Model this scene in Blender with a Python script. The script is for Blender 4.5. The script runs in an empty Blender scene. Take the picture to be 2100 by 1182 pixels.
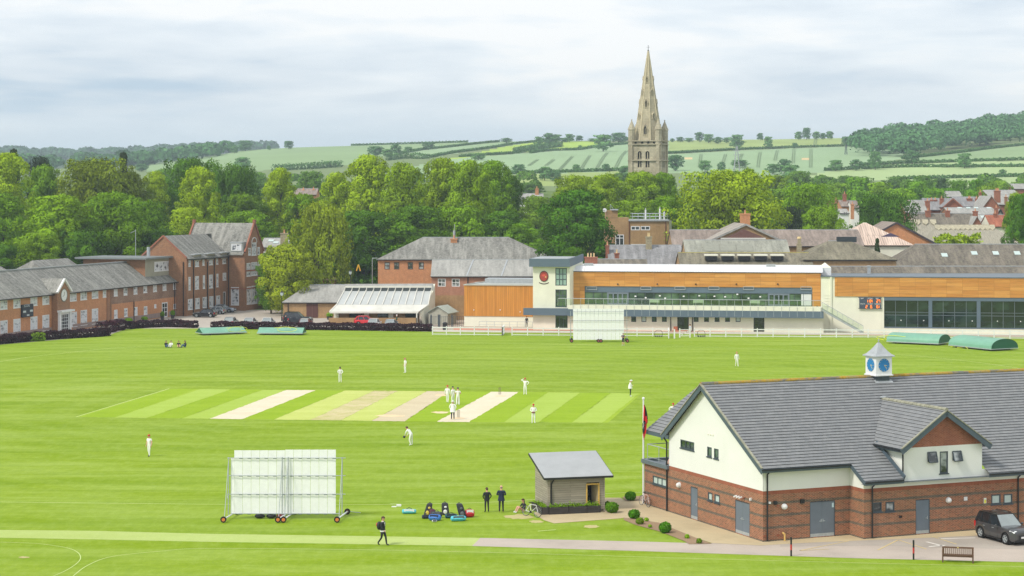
import bpy,math,random
import numpy as np
from mathutils import Vector,Matrix
random.seed(7)
R = math.radians
SC = bpy.context.scene
COL = SC.collection
Z = Vector((0,0,1))

# ---------------------------------------------------------------- camera, sky, sun, exposure
F = 4050.0; HC = 21.5; YH = 395.0; CX = 1050.0        # focal length in photo pixels, eye height, horizon row, centre column
cam = bpy.data.cameras.new('camera'); camo = bpy.data.objects.new('camera',cam); COL.objects.link(camo)
camo.location = (0,0,HC); camo.rotation_euler = (R(90),0,0)
cam.sensor_width = 36; cam.lens = 36 * F / 2100; cam.shift_y = -(591 - YH) / 2100
cam.clip_start = 1; cam.clip_end = 30000
SC.camera = camo
SC.render.resolution_x = 1024; SC.render.resolution_y = 576

w = bpy.data.worlds.new('World'); SC.world = w; w.use_nodes = True
nt = w.node_tree; N = nt.nodes; L = nt.links
for n in list(N): N.remove(n)
SUN_EL,SUN_AZ = 47,232          # azimuth clockwise from +Y: behind the camera, a little to its left
def nn(t,**k):
 n = N.new(t)
 for a,b in k.items(): setattr(n,a,b)
 return n
out = nn('ShaderNodeOutputWorld'); bg = nn('ShaderNodeBackground'); bg.inputs['Strength'].default_value = 0.060
sky = nn('ShaderNodeTexSky',sky_type='NISHITA',sun_disc=False,sun_elevation=R(SUN_EL),sun_rotation=R(SUN_AZ))
tc = nn('ShaderNodeTexCoord'); sep = nn('ShaderNodeSeparateXYZ'); L.new(tc.outputs['Generated'],sep.inputs[0])
zz = nn('ShaderNodeMath',operation='ADD'); L.new(sep.outputs['Z'],zz.inputs[0]); zz.inputs[1].default_value = 0.05
zm = nn('ShaderNodeMath',operation='MAXIMUM'); L.new(zz.outputs[0],zm.inputs[0]); zm.inputs[1].default_value = 0.02
dx = nn('ShaderNodeMath',operation='MULTIPLY'); L.new(sep.outputs['X'],dx.inputs[0]); dx.inputs[1].default_value = 6
dy = nn('ShaderNodeMath',operation='MULTIPLY'); L.new(sep.outputs['Z'],dy.inputs[0]); dy.inputs[1].default_value = 34
cmb = nn('ShaderNodeCombineXYZ'); L.new(dx.outputs[0],cmb.inputs[0]); L.new(dy.outputs[0],cmb.inputs[1])
def noise(scale,detail,rough,off):
 mp = nn('ShaderNodeMapping'); mp.inputs['Location'].default_value = off; mp.inputs['Scale'].default_value = (scale,scale,1)
 L.new(cmb.outputs[0],mp.inputs[0])
 n_ = nn('ShaderNodeTexNoise'); n_.inputs['Scale'].default_value = 1; n_.inputs['Detail'].default_value = detail
 n_.inputs['Roughness'].default_value = rough; n_.inputs['Distortion'].default_value = 0.3; L.new(mp.outputs[0],n_.inputs['Vector']); return n_
n1 = noise(0.75,6,0.55,(3.4,2.2,0)); n2 = noise(2.2,5,0.55,(7.3,5.2,0))
mixn = nn('ShaderNodeMix',data_type='FLOAT'); mixn.inputs['Factor'].default_value = 0.30
L.new(n1.outputs['Fac'],mixn.inputs['A']); L.new(n2.outputs['Fac'],mixn.inputs['B'])
ramp = nn('ShaderNodeValToRGB'); e = ramp.color_ramp.elements
e[0].position = 0.34; e[0].color = (5.0,6.3,7.7,1)
e[1].position = 0.57; e[1].color = (10,10,10,1)
k = ramp.color_ramp.elements.new(0.42); k.color = (7.2,7.9,8.7,1)
k = ramp.color_ramp.elements.new(0.50); k.color = (8.6,9.1,9.6,1)
L.new(mixn.outputs['Result'],ramp.inputs['Fac'])
# near the horizon the cloud layer runs together into an even pale blue
hz = nn('ShaderNodeMapRange'); hz.inputs['From Min'].default_value = 0.02; hz.inputs['From Max'].default_value = 0.05
L.new(sep.outputs['Z'],hz.inputs['Value'])
hm = nn('ShaderNodeMix',data_type='RGBA'); hm.inputs['A'].default_value = (7.0,8.2,9.3,1)
L.new(hz.outputs['Result'],hm.inputs['Factor']); L.new(ramp.outputs['Color'],hm.inputs['B'])
mx = nn('ShaderNodeMix',data_type='RGBA'); mx.inputs['Factor'].default_value = 0.88
L.new(sky.outputs[0],mx.inputs['A']); L.new(hm.outputs['Result'],mx.inputs['B'])
L.new(mx.outputs['Result'],bg.inputs['Color']); L.new(bg.outputs[0],out.inputs['Surface'])

sun = bpy.data.lights.new('sun','SUN'); suno = bpy.data.objects.new('sun',sun); COL.objects.link(suno)
sun.energy = 1.5; sun.angle = R(10); sun.color = (1,0.95,0.86)
suno.rotation_euler = (R(90 - SUN_EL),0,R(180 - SUN_AZ)); suno.location = (-60,-80,120)
SC.view_settings.view_transform = 'Standard'; SC.view_settings.look = 'None'
SC.view_settings.exposure = 0.95; SC.view_settings.gamma = 1
SC.render.engine = 'CYCLES'
cy = SC.cycles
cy.use_denoising = True; cy.denoising_prefilter = 'NONE'; cy.denoising_input_passes = 'RGB_ALBEDO_NORMAL'; cy.max_bounces = 6; cy.diffuse_bounces = 2; cy.glossy_bounces = 3; cy.transmission_bounces = 4
cy.transparent_max_bounces = 8; cy.volume_bounces = 0; cy.use_adaptive_sampling = True; cy.adaptive_threshold = 0.01

# ---------------------------------------------------------------- helpers
def G(px,py,z=0.0):
 D = F * (HC - z) / (py - YH); return Vector(((px - CX) * D / F,D,z))
def P(px,py,D): return Vector(((px - CX) * D / F,D,HC - (py - YH) * D / F))
def XA(px,D): return (px - CX) * D / F
def ZA(py,D): return HC - (py - YH) * D / F
def lerp(a,b,t): return a + (b - a) * t
def interp(x,pts):
 if x <= pts[0][0]: return pts[0][1]
 for (a,b),(c,d) in zip(pts,pts[1:]):
  if x <= c: return b + (d - b) * (x - a) / (c - a)
 return pts[-1][1]
def sm(x): x = max(0.0,min(1.0,x)); return x * x * (3 - 2 * x)

RIDGE = [(-3000,352),(0,350),(300,338),(420,322),(500,309),(600,303),(800,297),(1000,291),(1200,289),(1350,289),
  (1600,286),(1800,282),(1900,277),(2000,268),(2100,258),(2500,240),(6000,225)]
FAR = [(-3000,316),(0,322),(150,328),(260,325),(420,316),(560,312),(700,330),(900,350),(6000,350)]
def zt(x,D):
 """height of the ground"""
 if D <= 375: return 0.0
 if D <= 560: return 9.5 * sm((D - 375) / 185)
 px = CX + F * x / D
 zf = 21.5 + 13 * 900 / F
 if D <= 900: return lerp(9.5,zf,(D - 560) / 340)
 zr = HC + (YH - interp(px,RIDGE)) * 1700 / F
 if D <= 1700: return lerp(zf,zr,(D - 900) / 800) + 1.2 * math.sin(D * .011 + x * .006) * sm((D - 900) / 200) * sm((1700 - D) / 150)
 if D <= 2200: return lerp(zr,30,sm((D - 1700) / 500))
 zfar = HC + (YH - interp(px,FAR)) * 3000 / F
 if D <= 3000: return lerp(30,zfar,sm((D - 2200) / 800))
 return lerp(zfar,20,sm((D - 3000) / 1000))
def HG(px,py,d0=850.0):
 """point of the hillside seen at a photo pixel"""
 D = d0
 while D < 1700:
  if zt(XA(px,D),D) >= ZA(py,D): break
  D += 4
 x = XA(px,D); return Vector((x,D,zt(x,D)))

ORG = {}
def put(o,label=None,cat=None,group=None,kind=None):
 if label: o['label'] = label
 if cat: o['category'] = cat
 if group: o['group'] = group
 if kind: o['kind'] = kind
 return o
def thing(name,label,cat,loc=(0,0,0),group=None):
 o = bpy.data.objects.new(name,None); COL.objects.link(o); o.empty_display_size = .3
 o.location = loc; put(o,label,cat,group); ORG[o.name] = Vector(loc); return o
def place(o,loc,rz=0.0,s=1.0):
 o.location = loc; o.rotation_euler = (0,0,rz); o.scale = (s,s,s); return o
def copy_tree(o,label=None,parent=None):
 c = o.copy(); COL.objects.link(c)
 if parent: c.parent = parent
 for ch in KIDS.get(o.name,[]): copy_tree(ch,None,c)
 if label: c['label'] = label
 KIDS[c.name] = []
 return c
KIDS = {}

def clip(poly,ax,val,keep_less):
 out_ = []
 n = len(poly)
 for i in range(n):
  a,b = poly[i],poly[(i + 1) % n]
  ia = (a[ax] <= val + 1e-9) if keep_less else (a[ax] >= val - 1e-9)
  ib = (b[ax] <= val + 1e-9) if keep_less else (b[ax] >= val - 1e-9)
  if ia: out_.append(a)
  if ia != ib:
   t = (val - a[ax]) / (b[ax] - a[ax]); out_.append(tuple(a[k] + (b[k] - a[k]) * t for k in range(2)))
 r = []
 for p in out_:
  if not r or (abs(p[0] - r[-1][0]) + abs(p[1] - r[-1][1])) > 1e-5: r.append(p)
 if len(r) > 1 and (abs(r[0][0] - r[-1][0]) + abs(r[0][1] - r[-1][1])) < 1e-5: r.pop()
 return r

class MB:
 def __init__(s): s.v = []; s.f = []; s.m = []
 def face(s,pts,m=0):
  i = len(s.v); s.v.extend([tuple(p) for p in pts]); s.f.append(tuple(range(i,i + len(pts)))); s.m.append(m); return s
 def hexa(s,p,m=0):
  i = len(s.v); s.v.extend([tuple(q) for q in p])
  for q in ((0,3,2,1),(4,5,6,7),(0,1,5,4),(1,2,6,5),(2,3,7,6),(3,0,4,7)):
   s.f.append(tuple(i + k for k in q)); s.m.append(m)
  return s
 def box(s,a,b,m=0):
  x0,y0,z0 = a; x1,y1,z1 = b
  return s.hexa([(x0,y0,z0),(x1,y0,z0),(x1,y1,z0),(x0,y1,z0),(x0,y0,z1),(x1,y0,z1),(x1,y1,z1),(x0,y1,z1)],m)
 def bar(s,p,q,w,h=None,m=0,up=Z):
  p = Vector(p); q = Vector(q); h = w if h is None else h
  d = (q - p).normalized(); a = d.cross(up)
  if a.length < 1e-3: a = Vector((1,0,0))
  a.normalize(); b = a.cross(d).normalized(); a = a * w / 2; b = b * h / 2
  return s.hexa([p - a - b,p + a - b,p + a + b,p - a + b,q - a - b,q + a - b,q + a + b,q - a + b],m)
 def tube(s,p,q,r0,r1=None,n=8,m=0,caps=True):
  p = Vector(p); q = Vector(q); r1 = r0 if r1 is None else r1
  d = (q - p).normalized(); a = d.orthogonal().normalized(); b = d.cross(a)
  i = len(s.v)
  for c,r in ((p,r0),(q,r1)):
   for k in range(n):
    t = 2 * math.pi * k / n; s.v.append(tuple(c + a * math.cos(t) * r + b * math.sin(t) * r))
  for k in range(n):
   s.f.append((i + k,i + (k + 1) % n,i + n + (k + 1) % n,i + n + k)); s.m.append(m)
  if caps:
   s.f.append(tuple(i + k for k in range(n))[::-1]); s.m.append(m)
   s.f.append(tuple(i + n + k for k in range(n))); s.m.append(m)
  return s
 def path(s,pts,r,n=6,m=0):
  for a,b in zip(pts,pts[1:]): s.tube(a,b,r if not isinstance(r,(list,tuple)) else r[0],n=n,m=m)
  return s
 def lathe(s,c,prof,n=16,m=0,ax=None):
  c = Vector(c); i = len(s.v)
  if ax is None: e1,e2,e3 = Vector((1,0,0)),Vector((0,1,0)),Z
  else:
   e3 = Vector(ax).normalized(); e1 = e3.orthogonal().normalized(); e2 = e3.cross(e1)
  for r,z in prof:
   for k in range(n):
    t = 2 * math.pi * k / n; s.v.append(tuple(c + e1 * r * math.cos(t) + e2 * r * math.sin(t) + e3 * z))
  for j in range(len(prof) - 1):
   for k in range(n):
    s.f.append((i + j * n + k,i + j * n + (k + 1) % n,i + (j + 1) * n + (k + 1) % n,i + (j + 1) * n + k)); s.m.append(m)
  return s
 def ball(s,c,rx,ry=None,rz=None,n=12,m=0,jit=0.0):
  ry = rx if ry is None else ry; rz = rx if rz is None else rz
  i = len(s.v); c = Vector(c); k2 = max(4,n // 2)
  for a in range(k2 + 1):
   th = math.pi * a / k2
   for b in range(n):
    ph = 2 * math.pi * b / n; j = 1 + (random.random() - .5) * jit
    s.v.append((c.x + rx * j * math.sin(th) * math.cos(ph),c.y + ry * j * math.sin(th) * math.sin(ph),c.z + rz * j * math.cos(th)))
  for a in range(k2):
   for b in range(n):
    s.f.append((i + a * n + b,i + (a + 1) * n + b,i + (a + 1) * n + (b + 1) % n,i + a * n + (b + 1) % n)); s.m.append(m)
  return s
 def prism(s,pts,vec,m=0):
  n = len(pts); i = len(s.v); vec = Vector(vec)
  s.v.extend([tuple(p) for p in pts]); s.v.extend([tuple(Vector(p) + vec) for p in pts])
  s.f.append(tuple(range(i,i + n))); s.m.append(m); s.f.append(tuple(range(i + n,i + 2 * n))[::-1]); s.m.append(m)
  for k in range(n):
   s.f.append((i + (k + 1) % n,i + k,i + n + k,i + n + (k + 1) % n)); s.m.append(m)
  return s
 def build(s,name,mats,parent=None,smooth=False,loc=None,label=None):
  if not isinstance(mats,(list,tuple)): mats = [mats]
  org = Vector((0,0,0)); root = parent
  if parent is not None:
   while root.parent: root = root.parent
   org = ORG.get(root.name,org)
  elif loc is not None: org = Vector(loc)
  me = bpy.data.meshes.new(name)
  V = [(a[0] - org.x,a[1] - org.y,a[2] - org.z) for a in s.v]
  me.from_pydata(V,[],s.f); me.update()
  for m_ in mats: me.materials.append(m_)
  me.polygons.foreach_set('material_index',s.m)
  uv = me.uv_layers.new(name='uv')
  UV = np.zeros((len(me.loops),2),dtype=np.float32)
  for p in me.polygons:
   n_ = p.normal
   t = Vector((-n_.y,n_.x,0))
   if t.length < .05: t = Vector((1,0,0)); b = Vector((0,1,0))
   else:
    t.normalize(); b = n_.cross(t)
    if b.z < 0: b = -b
   for li in p.loop_indices:
    v = Vector(s.v[me.loops[li].vertex_index]); UV[li] = (v.dot(t),v.dot(b))
  uv.data.foreach_set('uv',UV.ravel())
  if smooth: me.polygons.foreach_set('use_smooth',[True] * len(me.polygons))
  o = bpy.data.objects.new(name,me); COL.objects.link(o)
  if parent is not None: o.parent = parent; KIDS.setdefault(parent.name,[]).append(o)
  elif loc is not None: o.location = loc
  ORG.setdefault(o.name,org)
  if label: o['label'] = label
  return o

class Fr:
 """a vertical wall plane: origin, direction along it, outward normal"""
 def __init__(s,o,d,n=None):
  s.o = Vector(o); s.d = Vector((d[0],d[1],0)).normalized()
  s.n = Vector((s.d.y,-s.d.x,0)) if n is None else Vector((n[0],n[1],0)).normalized()
 def p(s,u,z,off=0.0): return s.o + s.d * u + Z * z + s.n * off
 def uz(s,px,py,off=0.0):
  r = Vector(((px - CX) / F,1,-(py - YH) / F)); c = Vector((0,0,HC))
  t = (s.o + s.n * off - c).dot(s.n) / r.dot(s.n); q = c + r * t
  return ((q - s.o).dot(s.d),q.z - s.o.z)

def wallpoly(mb,fr,poly,holes=(),reveal=.12,m=0,off=0.0):
 us = sorted(set([p[0] for p in poly] + [h[0] for h in holes] + [h[1] for h in holes]))
 zs = sorted(set([p[1] for p in poly] + [h[2] for h in holes] + [h[3] for h in holes]))
 if not holes:
  mb.face([fr.p(u,z,off) for u,z in poly],m); return
 for a,b in zip(us,us[1:]):
  if b - a < 1e-4: continue
  colp = clip(clip(list(poly),0,a,False),0,b,True)
  if len(colp) < 3: continue
  # holes in this column
  hs = sorted([(h[2],h[3]) for h in holes if h[0] < b - 1e-4 and h[1] > a + 1e-4])
  zlo = min(p[1] for p in colp) - 1; zhi = max(p[1] for p in colp) + 1
  cur = zlo; segs = []
  for h0,h1 in hs:
   segs.append((cur,h0)); cur = h1
  segs.append((cur,zhi))
  for z0,z1 in segs:
   if z1 - z0 < 1e-4: continue
   q = clip(clip(colp,1,z0,False),1,z1,True)
   if len(q) >= 3: mb.face([fr.p(u,z,off) for u,z in q],m)
 for h in holes:
  a,b,c,d = h[:4]
  A = [fr.p(a,c,off),fr.p(b,c,off),fr.p(b,d,off),fr.p(a,d,off)]; B = [p - fr.n * reveal for p in A]
  for i in range(4): mb.face([A[i],A[(i + 1) % 4],B[(i + 1) % 4],B[i]],m)

def window(parent,fr,u0,u1,z0,z1,cols=1,rows=1,fm=None,gm=None,fw=.07,bw=.035,depth=.08,sill=False,name='window',rowz=None,pane='pane'):
 mb = MB()
 def rect(a,b,c,d,o0,o1): mb.hexa([fr.p(a,c,o0),fr.p(b,c,o0),fr.p(b,c,o1),fr.p(a,c,o1),fr.p(a,d,o0),fr.p(b,d,o0),fr.p(b,d,o1),fr.p(a,d,o1)])
 o0,o1 = -depth,-depth + .06
 rect(u0,u0 + fw,z0,z1,o0,o1); rect(u1 - fw,u1,z0,z1,o0,o1)
 rect(u0 + fw,u1 - fw,z0,z0 + fw,o0,o1); rect(u0 + fw,u1 - fw,z1 - fw,z1,o0,o1)
 for i in range(1,cols):
  u = lerp(u0 + fw,u1 - fw,i / cols); rect(u - bw / 2,u + bw / 2,z0 + fw,z1 - fw,o0 + .005,o1 - .01)
 zz_ = rowz if rowz is not None else [lerp(z0 + fw,z1 - fw,j / rows) for j in range(1,rows)]
 for z in zz_: rect(u0 + fw,u1 - fw,z - bw / 2,z + bw / 2,o0 + .007,o1 - .013)
 if sill: rect(u0 - .06,u1 + .06,z0 - .07,z0,-depth,.06)
 w_ = mb.build(name,fm,parent)
 MB().face([fr.p(u0 + fw * .5,z0 + fw * .5,o0 + .012),fr.p(u1 - fw * .5,z0 + fw * .5,o0 + .012),fr.p(u1 - fw * .5,z1 - fw * .5,o0 + .012),fr.p(u0 + fw * .5,z1 - fw * .5,o0 + .012)]).build(pane,gm,w_)
 return w_

def poly_from_px(pts,z=0.004):
 return [G(a,b,z) for a,b in pts]
def sheet(name,pts3,mt,kind='structure',label=None):
 o = MB().face(pts3).build(name,mt); o['kind'] = kind
 return o
def ribbon(name,pts,width,mt,z=.008,parent=None):
 mb = MB(); pts = [Vector((p[0],p[1],z)) for p in pts]; L_ = []; R_ = []
 for i,p in enumerate(pts):
  d = (pts[min(i + 1,len(pts) - 1)] - pts[max(i - 1,0)]).normalized(); n_ = Vector((d.y,-d.x,0)) * width / 2
  L_.append(p - n_); R_.append(p + n_)
 for i in range(len(pts) - 1): mb.face([L_[i],R_[i],R_[i + 1],L_[i + 1]])
 o = mb.build(name,mt,parent)
 if parent is None: o['kind'] = 'structure'
 return o
def curve(pts,n=12):
 """Catmull-Rom through points"""
 out_ = []; P_ = [pts[0]] + list(pts) + [pts[-1]]
 for i in range(1,len(P_) - 2):
  p0,p1,p2,p3 = [Vector(q) for q in P_[i - 1:i + 3]]
  for k_ in range(n):
   t = k_ / n
   out_.append(.5 * ((2 * p1) + (p2 - p0) * t + (2 * p0 - 5 * p1 + 4 * p2 - p3) * t * t + (3 * p1 - p0 - 3 * p2 + p3) * t ** 3))
 out_.append(Vector(pts[-1])); return out_

# ---------------------------------------------------------------- materials
def s2l(c): c /= 255.0; return c / 12.92 if c <= .04045 else ((c + .055) / 1.055) ** 2.4
def C(r,g,b,k=1.0): return (s2l(r) * k,s2l(g) * k,s2l(b) * k,1)
def sc(c,k): return (min(1,c[0] * k),min(1,c[1] * k),min(1,c[2] * k),1)
class NT:
 def __init__(s,name):
  s.m = bpy.data.materials.new(name); s.m.use_nodes = True; s.t = s.m.node_tree; s.N = s.t.nodes; s.L = s.t.links
  s.b = s.N['Principled BSDF']; s.out = s.N['Material Output']
 def n(s,t,**k):
  n_ = s.N.new(t)
  for a,b in k.items():
   if a in ('data_type','operation','blend_type','feature','distance','wave_type','bands_direction','noise_dimensions','attribute_name'): setattr(n_,a,b)
   else: n_.inputs[a].default_value = b
  return n_
 def l(s,a,b): s.L.new(a,b)
 def coord(s,kind='Object',scale=(1,1,1),rot=(0,0,0),loc=(0,0,0)):
  t = s.N.new('ShaderNodeTexCoord'); mp = s.N.new('ShaderNodeMapping')
  mp.inputs['Scale'].default_value = scale; mp.inputs['Rotation'].default_value = rot; mp.inputs['Location'].default_value = loc
  s.l(t.outputs[kind],mp.inputs[0]); return mp.outputs[0]
 def noise(s,vec,scale=1,detail=4,rough=.55):
  n_ = s.n('ShaderNodeTexNoise',Scale=scale,Detail=detail,Roughness=rough); s.l(vec,n_.inputs['Vector']); return n_.outputs['Fac']
 def ramp(s,fac,stops):
  r = s.N.new('ShaderNodeValToRGB'); e = r.color_ramp.elements
  e[0].position = stops[0][0]; e[0].color = stops[0][1]; e[1].position = stops[-1][0]; e[1].color = stops[-1][1]
  for p,c in stops[1:-1]: q = e.new(p); q.color = c
  s.l(fac,r.inputs['Fac']); return r.outputs['Color']
 def mix(s,fac,a,b,blend='MIX'):
  m = s.N.new('ShaderNodeMix'); m.data_type = 'RGBA'; m.blend_type = blend
  for k,v in (('Factor',fac),('A',a),('B',b)):
   if isinstance(v,(int,float,tuple)): m.inputs[k].default_value = v
   else: s.l(v,m.inputs[k])
  return m.outputs['Result']
 def fin(s,col,rough=.8,bump=None,bs=.3,bd=.02,metal=0,spec=None):
  if isinstance(col,tuple): s.b.inputs['Base Color'].default_value = col
  else: s.l(col,s.b.inputs['Base Color'])
  s.b.inputs['Roughness'].default_value = rough; s.b.inputs['Metallic'].default_value = metal
  if spec is not None: s.b.inputs['Specular IOR Level'].default_value = spec
  if bump is not None:
   b = s.n('ShaderNodeBump',Strength=bs,Distance=bd); s.l(bump,b.inputs['Height']); s.l(b.outputs[0],s.b.inputs['Normal'])
  return s.m
def W(v): return (v,v,v,1)
def plain(name,col,rough=.6,var=.12,scale=2.0,metal=0,bump=0,spec=None):
 t = NT(name); f = t.noise(t.coord(),scale,5,.6)
 c = t.ramp(f,[(.3,sc(col,1 - var)),(.7,sc(col,1 + var))])
 return t.fin(c,rough,f if bump else None,bump or .3,.02,metal,spec)
def brickm(name,c1,c2,mortar,stain=.25,bw=.235,rh=.075,ms=.01,stainc=None):
 t = NT(name); uv = t.coord('UV')
 b = t.n('ShaderNodeTexBrick',Scale=1.0,Color1=c1,Color2=c2,Mortar=mortar); b.inputs['Mortar Size'].default_value = ms
 b.inputs['Brick Width'].default_value = bw; b.inputs['Row Height'].default_value = rh; b.inputs['Bias'].default_value = 0
 t.l(uv,b.inputs['Vector'])
 f = t.noise(t.coord(),.35,5,.6); f2 = t.noise(t.coord(scale=(1,1,.5)),2.3,4,.6)
 c = t.mix(t.ramp(f,[(.4,W(0)),(.75,W(stain * 2))]),b.outputs['Color'],stainc or sc(c1,.6))
 c = t.mix(.35,c,t.ramp(f2,[(.3,W(.45)),(.7,W(1))]),'MULTIPLY')
 return t.fin(c,.9,b.outputs['Fac'],-.3,.006)
def slatem(name,c1,c2,lichen=None,lf=.3,bw=.28,rh=.22,streak=.35,ms=.012):
 t = NT(name); uv = t.coord('UV')
 b = t.n('ShaderNodeTexBrick',Scale=1.0,Color1=c1,Color2=c2,Mortar=sc(c1,.45)); b.inputs['Mortar Size'].default_value = ms
 b.inputs['Brick Width'].default_value = bw; b.inputs['Row Height'].default_value = rh; b.inputs['Mortar Smooth'].default_value = .3
 t.l(uv,b.inputs['Vector'])
 f = t.noise(t.coord('UV',scale=(1.1,.18,1)),1.2,6,.65)
 c = t.mix(t.ramp(f,[(.42,W(0)),(.72,W(1))]),b.outputs['Color'],sc(c2,1.0 + streak))
 f3 = t.noise(t.coord('UV',scale=(.25,.12,1)),1.0,4,.6)
 c = t.mix(.5,c,t.ramp(f3,[(.35,W(.55)),(.65,W(1))]),'MULTIPLY')
 if lichen:
  f2 = t.noise(t.coord('UV'),1.6,8,.75); c = t.mix(t.ramp(f2,[(.52,W(0)),(.66,W(lf))]),c,lichen)
 return t.fin(c,.8,b.outputs['Fac'],-.4,.012,spec=.15)

WHITE = plain('white_paint',W(.78),.55,.06,3)
WHITEBOARD = plain('white_board',W(.9),.5,.04,3)
CREAM = plain('cream_render',C(240,238,218,.92),.85,.05,.5)
OFFWHITE = plain('offwhite_render',C(240,241,234,.9),.85,.04,.4)
STEEL = plain('galvanised_steel',C(175,182,184),.45,.12,6,.3)
GREYMETAL = plain('grey_metal',C(100,110,118),.45,.1,2)
DOORGREY = plain('grey_door_paint',C(96,106,116,1.2),.5,.08,1.2)
DARKGREY = plain('dark_grey_metal',C(62,72,80),.45,.1,2)
BLACK = plain('black_paint',C(28,29,31),.5,.2,4)
LEAD = plain('lead_sheet',C(170,174,176),.5,.12,3,.2)
RUBBER = plain('rubber',C(25,25,25),.85,.2,8)
ORANGE = plain('orange_wheel',C(215,125,60),.5,.1,8)
GLASS = NT('dark_glass').fin(C(38,48,46),.06,spec=.9)
def glassm(name,dark,light,scale=.35,lo=.42,hi=.6,rough=.08):
 t = NT(name); f = t.noise(t.coord(scale=(1,1,1.6)),scale,3,.5)
 return t.fin(t.ramp(f,[(lo,dark),(hi,light)]),rough,spec=.8)
GLASSG = glassm('green_glass',C(28,48,36),C(84,110,80),.5)
GLASSH = glassm('hall_glass',C(20,30,30),C(44,62,52),.3)
FROST = plain('frosted_glass',C(190,205,200),.3,.08,3)
CURTAIN = glassm('window_glass',C(50,56,60),C(170,175,178),1.1,.45,.62)
SCHOOLG = glassm('curtained_glass',C(70,76,84),C(214,216,220),1.3,.36,.5,.3)
SLATE = slatem('slate',C(114,113,108),C(148,146,139),C(176,178,168),.5)
SLATEL = slatem('pale_slate',C(156,155,149),C(174,172,166),C(190,190,184),.4,streak=.15)
SLATEB = slatem('brown_slate',C(108,102,88),C(136,130,112),C(150,146,118),.6)
TILEB = slatem('brown_tile',C(98,93,86),C(130,122,110),C(150,146,120),.5)
TILEP = slatem('pinkish_tile',C(132,120,112),C(152,138,128),C(168,160,150),.3)
TILER = slatem('red_tile',C(150,88,68),C(172,108,84),C(140,120,100),.4)
TILEV = slatem('violet_slate',C(126,126,126),C(146,145,146),C(170,168,166),.4)
BRICKO = brickm('orange_brick',C(190,118,72),C(214,142,92),C(200,166,130),.12)
BRICKD = brickm('dark_red_brick',C(136,88,60),C(176,118,82),C(170,146,118),.15)
BRICKM = brickm('mottled_brick',C(120,84,66),C(150,104,78),C(190,170,148),.3)
BRICKP = brickm('pavilion_brick',C(106,54,36),C(170,92,60),C(176,146,118),.15,ms=.014,stainc=C(150,120,84))
BRICKB = brickm('band_brick',C(44,46,50),C(84,82,78),C(150,132,108),.1,ms=.014)
BRICKY = brickm('buff_brick',C(170,132,88),C(188,150,104),C(180,156,120),.25)
BRICKT = brickm('terracotta_brick',C(176,112,84),C(192,130,100),C(186,160,138),.15)
BRICKR = brickm('red_brick',C(140,74,54),C(168,96,70),C(180,140,116),.2)
def timberm(name,c1,c2,w_,h_,horiz=True):
 t = NT(name); uv = t.coord('UV')
 b = t.n('ShaderNodeTexBrick',Scale=1.0,Color1=c1,Color2=c2,Mortar=sc(c1,.55)); b.inputs['Mortar Size'].default_value = .012
 b.inputs['Brick Width'].default_value = w_; b.inputs['Row Height'].default_value = h_; b.offset = .0; t.l(uv,b.inputs['Vector'])
 st = (.35,5,1) if horiz else (5,.25,1)
 f = t.noise(t.coord('UV',scale=st),1.0,5,.6)
 c = t.mix(.65,b.outputs['Color'],t.ramp(f,[(.3,W(.62)),(.55,W(1)),(.8,W(1))]),'MULTIPLY')
 return t.fin(c,.55)
CEDAR = timberm('cedar_cladding',C(196,130,54),C(216,154,76),2.35,.55)
CEDARV = timberm('cedar_boards',C(196,128,44),C(214,148,60),.32,20,False)
def tarmac(name,c,s=1.0):
 t = NT(name); v = t.coord(); f = t.noise(v,.22,6,.65); g = t.noise(v,9,3,.7)
 a = t.ramp(f,[(.3,sc(c,.82)),(.5,c),(.75,sc(c,1.12))])
 return t.fin(t.mix(.25,a,t.ramp(g,[(.3,W(.7)),(.7,W(1))]),'MULTIPLY'),.9)
TARMAC = tarmac('tarmac',C(172,162,150))
TARPATH = tarmac('pink_tarmac',C(184,171,158))
PAVING = tarmac('sandstone_paving',C(192,174,138))
SOIL = tarmac('bark_soil',C(150,124,96))
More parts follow.
